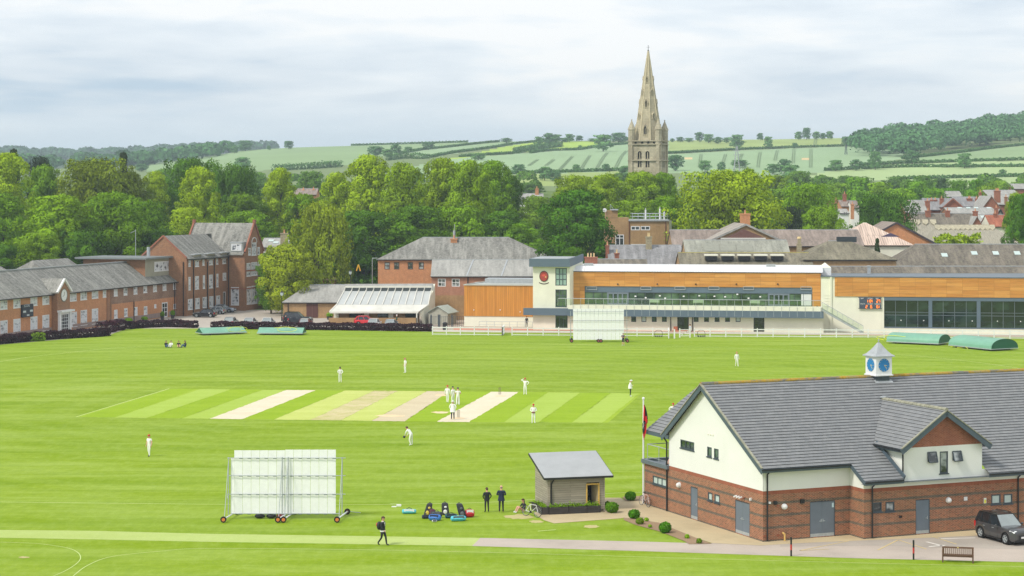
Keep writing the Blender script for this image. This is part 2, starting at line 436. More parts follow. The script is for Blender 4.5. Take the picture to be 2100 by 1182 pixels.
def grassm(name,cols,stretch=(.35,1,1),rot=0.0,sc1=.14):
 t = NT(name); v = t.coord(scale=stretch,rot=(0,0,rot))
 f = t.noise(v,sc1,6,.62); g = t.noise(t.coord(scale=(.5,1.3,1),rot=(0,0,rot)),1.1,6,.7); h = t.noise(t.coord(),.018,3,.5)
 a = t.ramp(f,[(.32,cols[0]),(.5,cols[1]),(.70,cols[2])])
 b = t.ramp(g,[(.36,cols[0]),(.52,cols[1]),(.66,cols[2])]); a = t.mix(.4,a,b)
 k = t.noise(t.coord(scale=(.1,1,1),rot=(0,0,.07)),.42,5,.6); a = t.mix(t.ramp(k,[(.48,W(0)),(.64,W(.55))]),a,sc(cols[2],1.02)); k = t.noise(t.coord(scale=(.13,1,1),rot=(0,0,-.12),loc=(40,9,0)),.3,5,.6); a = t.mix(t.ramp(k,[(.5,W(0)),(.66,W(.5))]),a,cols[0])
 a = t.mix(t.ramp(h,[(.35,W(.35)),(.6,W(0))]),a,cols[0])
 wv = t.n('ShaderNodeTexWave',Scale=.07,Distortion=6,Detail=3); wv.wave_type = 'RINGS'; wv.rings_direction = 'Z'; wv.inputs['Detail Scale'].default_value = .6; t.l(t.coord(loc=(15,-200,0)),wv.inputs['Vector']); a = t.mix(t.ramp(wv.outputs['Fac'],[(.35,W(0)),(.9,W(.16))]),a,cols[2])
 fz = t.noise(t.coord(scale=(1.4,.5,1)),1.1,6,.75); a = t.mix(.2,a,t.ramp(fz,[(.38,cols[0]),(.5,cols[1]),(.62,cols[2])]))
 q = t.noise(t.coord(),5,5,.75); a = t.mix(.35,a,t.ramp(q,[(.3,W(.72)),(.6,W(1))]),'MULTIPLY')
 return t.fin(a,.95,t.noise(t.coord(),14,4,.7),.25,.05,spec=.1)
GR = (.15,.258,.002,1); GR2 = (.246,.352,.009,1); GR3 = (.355,.46,.10,1)
GRASS = grassm('mown_grass',(GR,GR2,GR3))
LINE = plain('line_paint',C(196,214,140),.9,.1,2)
# ---------------------------------------------------------------- the field
sheet('cricket_field',[(-900,-200,0),(900,-200,0),(900,325,0),(-900,325,0)],GRASS)

def fieldcol(name,a,b,c): return grassm(name,(a,b,c),(.6,1,1),0,.2)
pts_top = [(0,1087),(200,1089),(420,1095),(700,1099),(985,1103.5)]
pts_bot = [(985,1120),(700,1115.5),(420,1111.4),(200,1106.5),(0,1103)]
greenpath = fieldcol('faded_green_path',C(166,184,98),C(176,192,112),C(186,200,128))
def ext(p,q,x): return (x,p[1] + (q[1] - p[1]) * (x - p[0]) / (q[0] - p[0]))
sheet('path',poly_from_px([(-600,1082)] + pts_top + [(968,1120)] + pts_bot[1:] + [(-600,1098)],.004),greenpath)
sheet('tarmac_path',poly_from_px([(985,1103.5),(1300,1110.5),(1405,1113.5),(1460,1114),(1500,1080),(2200,1040),(3300,1040),(3300,1182),(2100,1153),(1750,1145),(1300,1130),(968,1120)],.008),TARPATH)
sheet('car_park',poly_from_px([(1600,1121),(1780,1119),(2100,1127),(2700,1140),(2700,1050),(1600,1080)],.012),TARMAC)
sheet('paving',poly_from_px([(1093,1052),(1115,1067),(1136.5,1073.7),(1272,1063.4),(1280,1062),(1351,1072),(1380,1084),(1427,1103),(1460,1114),
 (1560,1119),(1640,1114),(2000,1099),(2200,1090),(2200,1030),(1400,1010),(1318,1026),(1282,1026.5),(1272.5,1021),(1241,1021)],.016),PAVING)
sheet('flower_bed',poly_from_px([(1280,1062),(1351,1072),(1380,1084),(1427,1103),(1460,1115),(1413,1116),(1404,1110),(1356,1091),(1303,1076.5),(1278,1066)],.03),SOIL)
sheet('flower_bed',poly_from_px([(1276,1019),(1282,1027),(1318,1027),(1318,1017)],.03),SOIL)
EARTH = tarmac('bare_earth',C(186,176,118))
def blob(name,px,py,rx,ry,mt,z=.012,n=18):
 sheet(name,[G(px + rx * (1 + .25 * random.uniform(-1,1)) * math.cos(2 * math.pi * k / n),py + ry * (1 + .25 * random.uniform(-1,1)) * math.sin(2 * math.pi * k / n),z) for k in range(n)],mt)
blob('worn_patch',1066,1060,30,5,EARTH); blob('worn_patch',1212,1080,17,3,EARTH); blob('worn_patch',1100,1070,14,3,EARTH)
blob('worn_patch',48,1143,12,1.8,EARTH)
for (a,b) in (((1103,1090),(1140,1087)),((800,1034),(822,1034.5))):
 ribbon('line_mark',[G(*a),G(*b)],.12,LINE,.014)
YEL = plain('faded_yellow_line',C(206,184,128),.9,.1,1); WHL = plain('faded_white_line',C(222,216,206),.9,.1,1)
for pts in ([(1640,1130),(1742,1110)],[(1800,1129),(1842,1108)],[(1842,1108),(1900,1127)],[(1912,1101),(1962,1117)],[(1700,1127),(1640,1130)]):
 ribbon('parking_line',[G(*p) for p in pts],.10,YEL,.02)
for pts in ([(1900,1112),(1935,1121)],[(1905,1122),(1938,1119)],[(1925,1106),(2000,1104)]):
 ribbon('parking_mark',[G(*p) for p in pts],.18,WHL,.02)

for name,pts,wd in (
 ('boundary_line',[(-300,1026),(0,1030),(460,1035),(700,1036),(960,1032),(1093,1025),(1241,1013),(1318,1010)],.09),
 ('boundary_line',[(-200,775),(0,742),(100,728),(270,712),(500,705),(900,704),(1290,709),(1660,720),(1836,727.5),(1974,740),(2100,758),(2300,800)],.13),
 ('running_track_line',[(150,1182),(180,1160),(230,1142),(330,1131),(420,1125.5),(706,1127.5),(1020,1134),(1460,1147),(1800,1156),(2100,1163),(2500,1174)],.06),
 ('running_track_line',[(90,1190),(140,1168),(165,1146),(150,1128),(100,1118),(50,1114),(-100,1110)],.05)):
 ribbon(name,curve([G(*p) for p in pts],14),wd,LINE,.012)

# the cricket square: strips cut side by side, set out along the run of the pitches
def fr_(v): return (150 + v / 1.75,855.4 + (v - 10) / 1390 * 10.5 if v < 1400 else 865.8 + (v - 1400) / 640 * 1.5)
def bk_(v): return (150 + v / 1.75,798 + (v - 345) / 1255 * 6.2 if v < 1600 else 804.2 + (v - 1600) / 440 * 3)
def strip(name,f0,f1,b0,b1,mt,z=.008):
 A,B,C_,D_ = G(*fr_(f0),z),G(*fr_(f1),z),G(*bk_(b1),z),G(*bk_(b0),z); j = lambda a,b,n: [a.lerp(b,i / n) + Vector((random.uniform(-.07,.07),random.uniform(-.12,.12),0)) for i in range(n)]
 return sheet(name,j(A,B,10) + j(B,C_,40) + j(C_,D_,10) + j(D_,A,40),mt)
g_light = fieldcol('square_light_grass',C(156,182,68),C(164,188,78),C(172,194,90))
g_pale = fieldcol('square_pale_grass',C(180,192,92),C(190,200,108),C(200,208,124))
g_mid = fieldcol('square_mid_grass',C(142,170,34),C(152,178,46),C(162,186,62))
g_dark = fieldcol('square_dark_grass',C(134,164,22),C(144,172,34),C(154,180,48))
p_white = fieldcol('pitch_cream',C(212,200,170),C(220,209,182),C(228,218,194))
p_worn = fieldcol('pitch_worn',C(196,180,146),C(206,192,160),C(214,202,172))
p_rough = grassm('pitch_rough',(C(160,172,76),C(202,188,142),C(212,200,160)),(1,1,1),0,.8)
sheet('cricket_square',[G(*fr_(10),.004),G(*fr_(1920),.004),G(*bk_(2040),.004),G(*bk_(345),.004)],g_mid)
for f0,f1,b0,b1,m_ in ((30,150,350,440,g_dark),(150,265,455,565,g_light),(265,390,565,680,g_dark),(390,490,680,765,g_light),(607,720,870,975,g_dark),
      (720,850,975,1080,g_pale),(850,960,1080,1165,p_rough),(960,1070,1165,1270,g_pale),(1190,1305,1350,1500,g_dark),
      (1070,1190,1270,1350,p_worn),(1420,1545,1600,1705,g_dark),(1545,1670,1705,1820,g_light),(1670,1790,1820,1930,g_dark),(1790,1900,1930,2030,g_light)):
 strip('mown_strip',f0,f1,b0,b1,m_)
for f0,f1,b0,b1 in ((490,607,765,870),(1305,1420,1500,1600)):
 strip('cricket_pitch',f0,f1,b0,b1,p_white,.010)
ribbon('crease_line',[G(925,860),G(962,859.5)],.08,WHITE,.014); ribbon('crease_line',[G(1010,810.5),G(1040,810.5)],.08,WHITE,.014)
for (a,b,c,d,z) in ((903,846,18,2.0,.012),(800,853,26,2.2,.012),(938,858,14,1.6,.012),(1025,812.5,12,1.4,.012),(905,811,14,1.5,.012)):
 blob('worn_patch',a,b,c,d,plain('scuffed_earth',C(226,200,158),.95,.1,1) if 'scuffed_earth' not in bpy.data.materials else bpy.data.materials['scuffed_earth'],z)
ribbon('line_mark',[G(156,855.6),G(347,797.6)],.12,LINE,.014)

# ---------------------------------------------------------------- land beyond the boundary hedge
sheet('school_car_park',[G(a,b,.010) for a,b in [(-200,730),(0,707),(220,688.5),(262,674),(440,674),(885,680.5)]] + [G(890,679,.010),G(890,663,.010),G(900,632,.010),G(560,629,.010),G(380,632,.010),G(340,651,.010),G(0,690,.010)],tarmac('car_park_tarmac',C(180,170,158)))
sheet('terrace',[G(a,b,.006) for a,b in [(886,681),(1170,683.5),(1400,684.5),(2300,694),(2300,670),(1090,660),(886,655)]],tarmac('terrace_paving',C(186,172,156)))
REDBAND = plain('red_block_paving',C(196,134,112),.9,.12,1.5)
sheet('red_paving_band',[G(a,b,.012) for a,b in [(930,677),(1290,679.5),(1540,681.5),(1540,678),(1290,676),(930,672.5)]],REDBAND)

def fieldm(name,c,s=.02,v=.08):
 t = NT(name); f = t.noise(t.coord(scale=(1,.5,1)),s,6,.6); return t.fin(t.ramp(f,[(.3,sc(c,1.18 - v)),(.7,sc(c,1.18 + v))]),.95,spec=.05)
FM = [fieldm('meadow',(.16,.21,.09,1)),fieldm('bright_meadow',(.30,.42,.07,1)),fieldm('green_crop',(.22,.31,.15,1)),fieldm('blue_crop',(.25,.35,.19,1)),
 fieldm('dry_pasture',(.27,.34,.11,1),.03,.15),fieldm('pale_crop',(.31,.40,.18,1)),fieldm('woodland_floor',(.05,.08,.03,1)),fieldm('rough_ground',(.10,.15,.035,1),.05,.2),
 fieldm('bare_soil_patch',(.55,.42,.22,1))]
def inpoly(x,y,pl):
 r = False; j = len(pl) - 1
 for i in range(len(pl)):
  if (pl[i][1] > y) != (pl[j][1] > y) and x < (pl[j][0] - pl[i][0]) * (y - pl[i][1]) / (pl[j][1] - pl[i][1]) + pl[i][0]: r = not r
  j = i
 return r
FIELDS = [(8,[(1405,323),(1425,322),(1421,336),(1412,341),(1416,327),(1405,327)]),(8,[(1645,325),(1664,322),(1665,326),(1645,329)]),
  (1,[(890,331),(943,322),(1030,302),(1100,291.5),(1230,290),(1232,300),(1186,306),(1090,310),(1052,315),(1000,319)]),
  (2,[(300,335),(480,306),(700,297),(1000,288),(1060,285),(1060,291),(950,299),(877,307),(820,317),(700,340),(500,352),(300,352)]),
  (3,[(820,317),(877,307),(1028,292),(1100,288),(1097,292),(1028,301),(957,311),(883,324)]),
  (4,[(1370,285),(1700,280),(1750,281),(1748,299),(1621,304),(1501,309),(1370,316)]),
  (4,[(1040,359),(1171,355),(1286,351),(1286,380),(1040,385)]),
  (5,[(1700,351),(1853,344),(2300,340),(2300,360),(1829,369),(1600,376)]),(5,[(1758,341),(1959,334),(2300,322),(2300,342),(1853,343),(1712,350)]),
  (2,[(1860,325),(2100,299),(2300,280),(2300,320),(1959,333)]),(5,[(1829,369),(2300,361),(2300,385),(1750,385)]),
  (3,[(943,324),(1052,316),(1128,311),(1228,302),(1300,292),(1370,290),(1370,317),(1501,310),(1621,305),(1748,300),(1860,296),(1860,325),(1758,340),(1700,352),(1600,362),(1286,352),(1171,355),(1043,359),(900,380),(800,350)])]
pxs = [-9000,-6000,-4000,-2500,-1500,-900,-500,-250] + list(range(-100,2230,16)) + [2350,2600,3000,4000,6000,9000,12000]
Ds = [324,340,360,390,420,460,500,530,560,620,700,780,850,900] + list(range(920,1701,12)) + [1740,1800,1900,2050,2200,2400,2600,2800,3000,3200,3600,4000]
mb = MB(); nx = len(pxs)
for D in Ds:
 for px in pxs: x = XA(px,D); mb.v.append((x,D,zt(x,D) - (.03 if D < 326 else 0)))
for j in range(len(Ds) - 1):
 for i in range(nx - 1):
  a = j * nx + i; mb.f.append((a,a + 1,a + nx + 1,a + nx))
  D = (Ds[j] + Ds[j + 1]) / 2; px = (pxs[i] + pxs[i + 1]) / 2; x = XA(px,D); py = YH + (HC - zt(x,D)) * F / D; mi = 7
  if D > 840: mi = 0
  if 840 < D < 1720:
   for k_,pl in FIELDS:
    if inpoly(px,py,pl): mi = k_; break
  if D > 2300: mi = 6 if px < 1000 else 3
  mb.m.append(mi)
o = mb.build('hills',FM,smooth=True); o['kind'] = 'structure'
# tramlines in the crops
mb = MB()
def groundstrip(mb,a,b,wd,up=.12,n=10):
 A = HG(*a); B = HG(*b); d = (B - A).normalized(); s_ = Vector((d.y,-d.x,0)) * wd / 2; prev = None
 for k_ in range(n + 1):
  p = A.lerp(B,k_ / n); p.z = zt(p.x,p.y) + up; q = (p - s_,p + s_)
  if prev: mb.face([prev[0],prev[1],q[1],q[0]])
  prev = q
for a,b in (((1145,350),(1172,322)),((1190,347),(1208,320)),((1222,346),(1244,314)),((1260,346),(1283,310)),((1117,341),(1134,328)),((1082,341),(1101,328)),
   ((1432,344),(1436,317)),((1480,338),(1486,317)),((1512,340),(1520,316)),((1552,344),(1557,313)),((1587,330),(1592,309)),((1624,336),(1626,307)),((1660,345),(1661,306)),((1668,300),(1672,286))):
 for s_ in (0,4.5): groundstrip(mb,(a[0] + s_,a[1]),(b[0] + s_ * .9,b[1]),.55,.35,24)
o = mb.build('crop_tracks',plain('crop_track',(.15,.23,.09,1),.95,.1,.1)); o['kind'] = 'structure'

# ---------------------------------------------------------------- leaves
def leafmat(name,base,trans=.1,var=.4):
 t = NT(name); oi = t.N.new('ShaderNodeObjectInfo'); at = t.n('ShaderNodeAttribute',attribute_name='tone')
 c = t.mix(at.outputs['Fac'],sc(base,1 - var),sc(base,1 + var)); c = t.mix(1.0,c,oi.outputs['Color'],'MULTIPLY')
 d = t.N.new('ShaderNodeBsdfDiffuse'); tr = t.N.new('ShaderNodeBsdfTranslucent'); mxs = t.N.new('ShaderNodeMixShader'); mxs.inputs[0].default_value = trans
 t.l(c,d.inputs[0]); t.l(c,tr.inputs[0]); t.l(d.outputs[0],mxs.inputs[1]); t.l(tr.outputs[0],mxs.inputs[2]); t.l(mxs.outputs[0],t.out.inputs[0]); t.N.remove(t.b); return t.m
LEAF = leafmat('leaf',(.26,.385,.018,1))
LEAFD = leafmat('dark_leaf',(.055,.075,.03,1),.2,.4)
LEAFP = leafmat('purple_leaf',(.055,.026,.034,1),.2,.6)
BARK = plain('bark',C(92,82,66),.95,.3,1.5)
rng = np.random.default_rng(5)
def leafmesh(name,pts,nrm,size,mt,spread=.6,aspect=1.5,tone=None):
 n = len(pts); nrm = nrm + rng.normal(0,spread,(n,3)); nrm /= np.linalg.norm(nrm,axis=1)[:,None] + 1e-9
 r = rng.normal(0,1,(n,3)); t = np.cross(nrm,r); t /= np.linalg.norm(t,axis=1)[:,None] + 1e-9; b = np.cross(nrm,t)
 s = (size * rng.uniform(.6,1.3,n))[:,None]; t = t * s * .5; b = b * s * .5 * aspect
 V = np.stack([pts - b,pts + t * 1.0,pts + b,pts - t * 1.0],1).reshape(-1,3)
 me = bpy.data.meshes.new(name); me.vertices.add(4 * n); me.vertices.foreach_set('co',V.astype(np.float32).ravel())
 me.loops.add(4 * n); me.loops.foreach_set('vertex_index',np.arange(4 * n,dtype=np.int32)); me.polygons.add(n)
 me.polygons.foreach_set('loop_start',np.arange(0,4 * n,4,dtype=np.int32)); me.polygons.foreach_set('loop_total',np.full(n,4,dtype=np.int32))
 me.update(calc_edges=True); me.materials.append(mt)
 at = me.attributes.new('tone','FLOAT','FACE'); tn = rng.uniform(0,1,n) if tone is None else tone
 at.data.foreach_set('value',np.clip(tn,0,1).astype(np.float32)); return me
def leafobj(name,me,parent=None,color=(1,1,1,1)):
 o = bpy.data.objects.new(name,me); COL.objects.link(o); o.color = color
 if parent is not None: o.parent = parent; KIDS.setdefault(parent.name,[]).append(o)
 return o
def hedge_pts(line,wd,ht,per_m,zf=None,rag=.15):
 """points and normals through the skin of a clipped hedge"""
 P_,N_ = [],[]
 for a,b in zip(line,line[1:]):
  a = np.array(a[:3],float); b = np.array(b[:3],float); l = np.linalg.norm(b - a); n = int(l * per_m)
  if n < 1: continue
  t = rng.uniform(0,1,n)[:,None]; c = a + (b - a) * t; d = (b - a) / l; s = np.array([d[1],-d[0],0])
  th = rng.uniform(0,2 * np.pi,n); rr = rng.uniform(.75,1,n) * (1 + rag * np.sin(c[:,0] * 2.1 + c[:,1] * 1.3) + rag * rng.normal(0,.5,n))
  cx = np.sign(np.cos(th)) * np.abs(np.cos(th)) ** .6 * wd / 2 * rr; cz = (np.sign(np.sin(th)) * np.abs(np.sin(th)) ** .6 * rr * .5 + .5) * ht
  p = c + s * cx[:,None]; p[:,2] += np.maximum(cz,.02)
  nn_ = s * np.cos(th)[:,None] + np.array([0,0,1]) * np.sin(th)[:,None]; P_.append(p); N_.append(nn_)
 return np.concatenate(P_),np.concatenate(N_)
def hedge(name,label,cat,line,wd,ht,per_m,size,mt,color=(1,1,1,1),group=None,kind=None,rag=.15):
 p,n = hedge_pts(line,wd,ht,per_m,rag=rag); o = leafobj(name,leafmesh(name,p,n,size,mt),None,color); put(o,label,cat,group,kind); return o
CP = curve([G(-60,712),G(0,706),G(100,697),G(180,692),G(222,689)],8)
hedge('purple_hedge','purple leaved hedge in front of the long two storey brick wing, mixed with green patches','hedge',CP,1.4,1.25,700,.17,LEAFP,group='purple hedges along the boundary')
hedge('purple_bush','loose reddish purple bush at the end of the curved hedge by the brick pier','bush',[G(205,684),G(232,681)],1.6,1.7,700,.16,LEAFP,(1.6,1.2,1.3,1),group='purple hedges along the boundary')
hedge('purple_bush','rounded purple bush beside the gap in the hedge near the big pot plants','bush',[G(237,679),G(252,676)],1.6,1.6,800,.16,LEAFP,(1.1,.9,1,1),group='purple hedges along the boundary')
hedge('purple_hedge','short dark purple hedge below the white glazed side door','hedge',curve([G(264,675),G(300,672.5),G(350,671),G(402,673)],6),1.3,1.15,750,.17,LEAFP,group='purple hedges along the boundary')
hedge('purple_hedge','long dark purple hedge between the parked cars and the two ridged covers','hedge',curve([G(434,674),G(560,676),G(700,677.5),G(885,680)],8),1.25,1.15,560,.17,LEAFP,group='purple hedges along the boundary')
hedge('green_patch','green clump of leaves growing within the purple hedge under the clock gable','bush',[G(60,701),G(88,699)],1.4,1.2,300,.17,LEAF,(.7,.75,1,1))

# hillside hedges
HH = [([(820,317),(850,311),(877,307),(957,298.6),(1023,292)],'thin hedge climbing to the skyline at the top left of the bright green field'),
 ([(883,324),(957,311),(1028,301),(1097,292),(1140,290)],'hedge along the upper edge of the bright green field'),
 ([(943,323),(1000,319),(1054,316)],'short hedge at the lower left edge of the bright green field'),
 ([(1057,315.5),(1100,307),(1151,301)],'thick dark hedge crossing the bright green field'),
 ([(1088,315),(1128,310),(1186,308),(1228,301.5),(1290,296)],'hedge above the striped crop to the left of the spire'),
 ([(1043,358),(1100,356),(1171,354),(1286,350)],'hedge at the foot of the striped crop left of the spire'),
 ([(1370,316),(1501,309),(1621,304),(1690,302),(1748,300)],'long hedge under the dry pasture right of the spire'),
 ([(1690,351),(1853,344),(1980,344),(2120,343)],'middle hedge between the two pale strips at the far right'),
 ([(1758,341),(1860,336),(1959,333),(2120,329)],'hedge along the top of the pale strips at the far right'),
 ([(1829,369),(1960,366),(2120,363)],'lowest hedge at the far right above the town trees'),
 ([(1850,327),(1959,315),(2030,306),(2120,297)],'hedge at the lower edge of the hilltop wood'),
 ([(795,330),(830,326),(880,327)],'ragged scrubby hedge in the valley left of the bright green field'),
 ([(560,352),(600,349),(640,347),(700,343)],'dark hedge low on the open green hill at the left'),
 ([(720,297),(800,294.5),(900,292.5),(960,291)],'thin broken hedge on the skyline of the green hill')]
for pts,lab in HH:
 line = curve([HG(*p) for p in pts],6)
 for p in line: p.z = zt(p.x,p.y)
 ht = 3.4 if 'thick' in lab or 'ragged' in lab or 'dark' in lab else 1.5
 hedge('field_hedge',lab,'hedge',line,ht * 1.1,ht,34,.75,LEAF,(.40,.58,3.2,1),'field hedges on the far hills',rag=.4)  # tint raised in blue, distance haze painted into the hedge leaves
# ---------------------------------------------------------------- brick and render cricket pavilion, right foreground
PB = G(1565,1112)                                   # near corner
pc = Vector((9500 / 10327,4050 / 10327,0)); pg = Vector((-4050 / 10327,9500 / 10327,0))   # along the long wall; along the gable wall, away
def PV(c,t,z=0.0): return PB + pc * c + pg * t + Z * z
pav = thing('cricket_pavilion','large brick and white rendered pavilion with dark grey tiled roof beside the car park','pavilion',PB)
TILE = NT('roof_tile')
uvt = TILE.coord('UV'); bt = TILE.n('ShaderNodeTexBrick',Scale=1.0,Color1=C(128,130,132),Color2=C(139,140,141),Mortar=C(112,113,114)); bt.inputs['Brick Width'].default_value = .33
bt.inputs['Row Height'].default_value = .3; bt.inputs['Mortar Size'].default_value = .006; TILE.l(uvt,bt.inputs['Vector'])
f_ = TILE.noise(TILE.coord('UV'),1.1,6,.7); c_ = TILE.mix(.35,bt.outputs['Color'],TILE.ramp(f_,[(.35,W(.6)),(.65,W(1))]),'MULTIPLY')
l_ = TILE.noise(TILE.coord('UV'),3.2,8,.8); c_ = TILE.mix(TILE.ramp(l_,[(.62,W(0)),(.7,W(.7))]),c_,C(186,186,180))
TILE = TILE.fin(c_,.75,spec=.3)
RIDGET = NT('ridge_tile'); f_ = RIDGET.noise(RIDGET.coord(scale=(.5,.5,1)),1.3,5,.7)
RIDGET = RIDGET.fin(RIDGET.ramp(f_,[(.4,C(116,116,110)),(.52,C(178,142,44)),(.68,C(150,140,100))]),.9)

def courses(mb,o,ax,up,poly,gauge=.3,lift=.04):
 """stepped tile courses over a convex polygon given in (along, upslope) metres"""
 nrm = ax.cross(up).normalized()
 if nrm.z < 0: nrm = -nrm
 v0 = min(p[1] for p in poly); v1 = max(p[1] for p in poly); k_ = math.floor(v0 / gauge)
 while k_ * gauge < v1 - 1e-4:
  a,b = k_ * gauge,(k_ + 1) * gauge
  q = clip(clip(list(poly),1,a,False),1,b,True)
  if len(q) >= 3:
   def pt(p,dn=0.0): return o + ax * p[0] + up * p[1] + nrm * (lift * (1 - (p[1] - a) / gauge) + .004 - dn)
   mb.face([pt(p) for p in q])
   low = [p for p in q if abs(p[1] - a) < 1e-4]
   if len(low) >= 2:
    l0 = min(low); l1 = max(low); mb.face([pt(l0),pt(l1),pt(l1,lift),pt(l0,lift)],1)
  k_ += 1
ztop = 9.06; tr = 7.34; sl = (ztop - 4.55) / (tr + .5)
def zroof(t): return ztop - sl * (tr - t)
CL = 30.0
# walls
sxp = 1.6; c1 = 6.25; cs = 6.25
F_g = Fr(PV(0,16.05),-pg)               # ground floor side wall, u runs toward the near corner
F_g.n = -pc
LG = 16.05
F_l1 = Fr(PB,pc); F_l1.n = -pg
F_st = Fr(PV(c1,0),-pg); F_st.n = -pc
F_l2 = Fr(PV(c1,-sxp),pc); F_l2.n = -pg
BT = 3.12
def hole(fr,a,b): # pixel rectangle (left, top), (right, bottom)
 u0,z1 = fr.uz(*a); u1,z0 = fr.uz(*b); return (min(u0,u1),max(u0,u1),min(z0,z1),max(z0,z1))
def hole2(fr,pxa,pxb,ytop,ybot):
 """window centred between two photo columns; rows read at its left edge"""
 u0,z1 = fr.uz(pxa,ytop); u1,_ = fr.uz(pxb,ytop); _,z0 = fr.uz(pxa,ybot); return (min(u0,u1),max(u0,u1),z0,z1)
gw = {'w3': hole2(F_g,1339,1367,975,992),'d1': hole2(F_g,1416.5,1430.5,998,1064),'w1': hole2(F_g,1452,1461,1009,1026),'w2': hole2(F_g,1465.5,1476,1013,1030),'d2': hole2(F_g,1508,1537,1025,1094)}
gw['d1'] = (*gw['d1'][:2],.06,gw['d1'][3]); gw['d2'] = (*gw['d2'][:2],.06,gw['d2'][3])
l1 = {'dd': hole2(F_l1,1661,1711.5,1030,1100)}; l1['dd'] = (*l1['dd'][:2],.06,l1['dd'][3])
l2 = {'wa': hole2(F_l2,1790.5,1808,1031,1051),'wb': hole2(F_l2,1816,1834,1030,1050),'d': hole2(F_l2,1878,1906,1026,1092),
 'wc': hole2(F_l2,2033,2052,1015,1035),'wd': hole2(F_l2,2058,2076,1014,1034)}
l2['d'] = (*l2['d'][:2],.06,l2['d'][3])
L2 = CL - c1
mb = MB()
wallpoly(mb,F_g,[(0,0),(LG,0),(LG,BT),(0,BT)],list(gw.values()))
wallpoly(mb,F_l1,[(0,0),(c1,0),(c1,BT),(0,BT)],list(l1.values()))
wallpoly(mb,F_st,[(0,0),(sxp,0),(sxp,BT),(0,BT)])
wallpoly(mb,F_l2,[(0,0),(L2,0),(L2,BT),(0,BT)],list(l2.values()))
mb.face([PV(0,16.05,0),PV(12,16.05,0),PV(12,16.05,BT),PV(0,16.05,BT)]); mb.face([PV(CL,-sxp,0),PV(CL,16,0),PV(CL,16,BT),PV(CL,-sxp,BT)])
mb.build('brick_wall',BRICKP,pav)
# dark brick bands and the soldier course under the render
mb = MB(); ms_ = MB()
for fr,ln,hs in ((F_g,LG,gw),(F_l1,c1,l1),(F_st,sxp,{}),(F_l2,L2,l2)):
 for z0,z1 in ((.0,.10),(.78,.93),(1.52,1.67),(2.28,2.43)):
  cuts = sorted([(h[0],h[1]) for h in hs.values() if h[2] < z1 and h[3] > z0]); cur = 0
  for a,b in cuts + [(ln,ln)]:
   if a > cur: mb.hexa([fr.p(cur,z0,-.02),fr.p(a,z0,-.02),fr.p(a,z0,.004),fr.p(cur,z0,.004),fr.p(cur,z1,-.02),fr.p(a,z1,-.02),fr.p(a,z1,.004),fr.p(cur,z1,.004)])
   cur = b
 ms_.hexa([fr.p(0,BT - .22,-.02),fr.p(ln,BT - .22,-.02),fr.p(ln,BT - .22,.006),fr.p(0,BT - .22,.006),fr.p(0,BT,-.02),fr.p(ln,BT,-.02),fr.p(ln,BT,.006),fr.p(0,BT,.006)])
mb.build('brick_band',BRICKB,pav)
ms_.build('brick_course',brickm('soldier_brick',C(150,74,50),C(166,88,60),C(170,130,104),.1,bw=.075,rh=.24),pav)
# white render
Fw_g = Fr(PV(0.0,12.4),-pg); Fw_g.n = -pc
t2u = lambda t: 12.4 - t
hg1 = hole2(Fw_g,1395.7,1424,901,918); hg2 = hole2(Fw_g,1450.5,1460,916,936); hg3 = hole2(Fw_g,1464.5,1474,919.5,940)
mb = MB()
wallpoly(mb,Fw_g,[(0,BT),(12.4,BT),(12.4,zroof(0) - .1),(t2u(tr),ztop - .12),(0,5.3)],[hg1,hg2,hg3],m=0,off=.01)
wallpoly(mb,F_l1,[(0,BT),(c1,BT),(c1,zroof(0) - .05),(0,zroof(0) - .05)],[],off=.01)
wallpoly(mb,F_st,[(0,BT),(sxp,BT),(sxp,zroof(-sxp) - .05),(0,zroof(0) - .05)],[],off=.01)
cd0,cd1 = 9.12 - c1,15.1 - c1
hw1 = hole2(F_l2,1902,1919,928,948); hw2 = hole2(F_l2,1927,1944,926.5,971.5); hw3 = hole2(F_l2,1953,1970,926,945)
wallpoly(mb,F_l2,[(0,BT),(L2,BT),(L2,zroof(-sxp) - .05),(0,zroof(-sxp) - .05)],[],off=.01) if False else None
ze = zroof(-sxp) - .04
wallpoly(mb,F_l2,[(0,BT),(cd0,BT),(cd0,ze),(0,ze)],[],off=.01)
wallpoly(mb,F_l2,[(cd1,BT),(L2,BT),(L2,ze),(cd1,ze)],[],off=.01)
wallpoly(mb,F_l2,[(cd0,BT),(cd1,BT),(cd1,5.5),(cd0,5.5)],[hw1,hw2,hw3],off=.01)
# cheeks of the gabled dormer
for c in (9.12,15.1): mb.face([PV(c,-sxp,BT),PV(c,-sxp,5.6),PV(c,2.0,5.6),PV(c,2.0,BT)])
mb.face([PV(0,12.4,BT),PV(0,12.4,5.3),PV(CL,12.4,5.3),PV(CL,12.4,BT)])
mb.build('rendered_wall',OFFWHITE,pav)
cm = (cd0 + cd1) / 2; dtan = (7.82 - 5.45) / ((cd1 - cd0) / 2 + .35)
mb = MB(); wallpoly(mb,F_l2,[(cd0,5.5),(cd1,5.5),(cm,7.62)],[],off=.012); mb.build('gable_brickwork',BRICKR,pav)
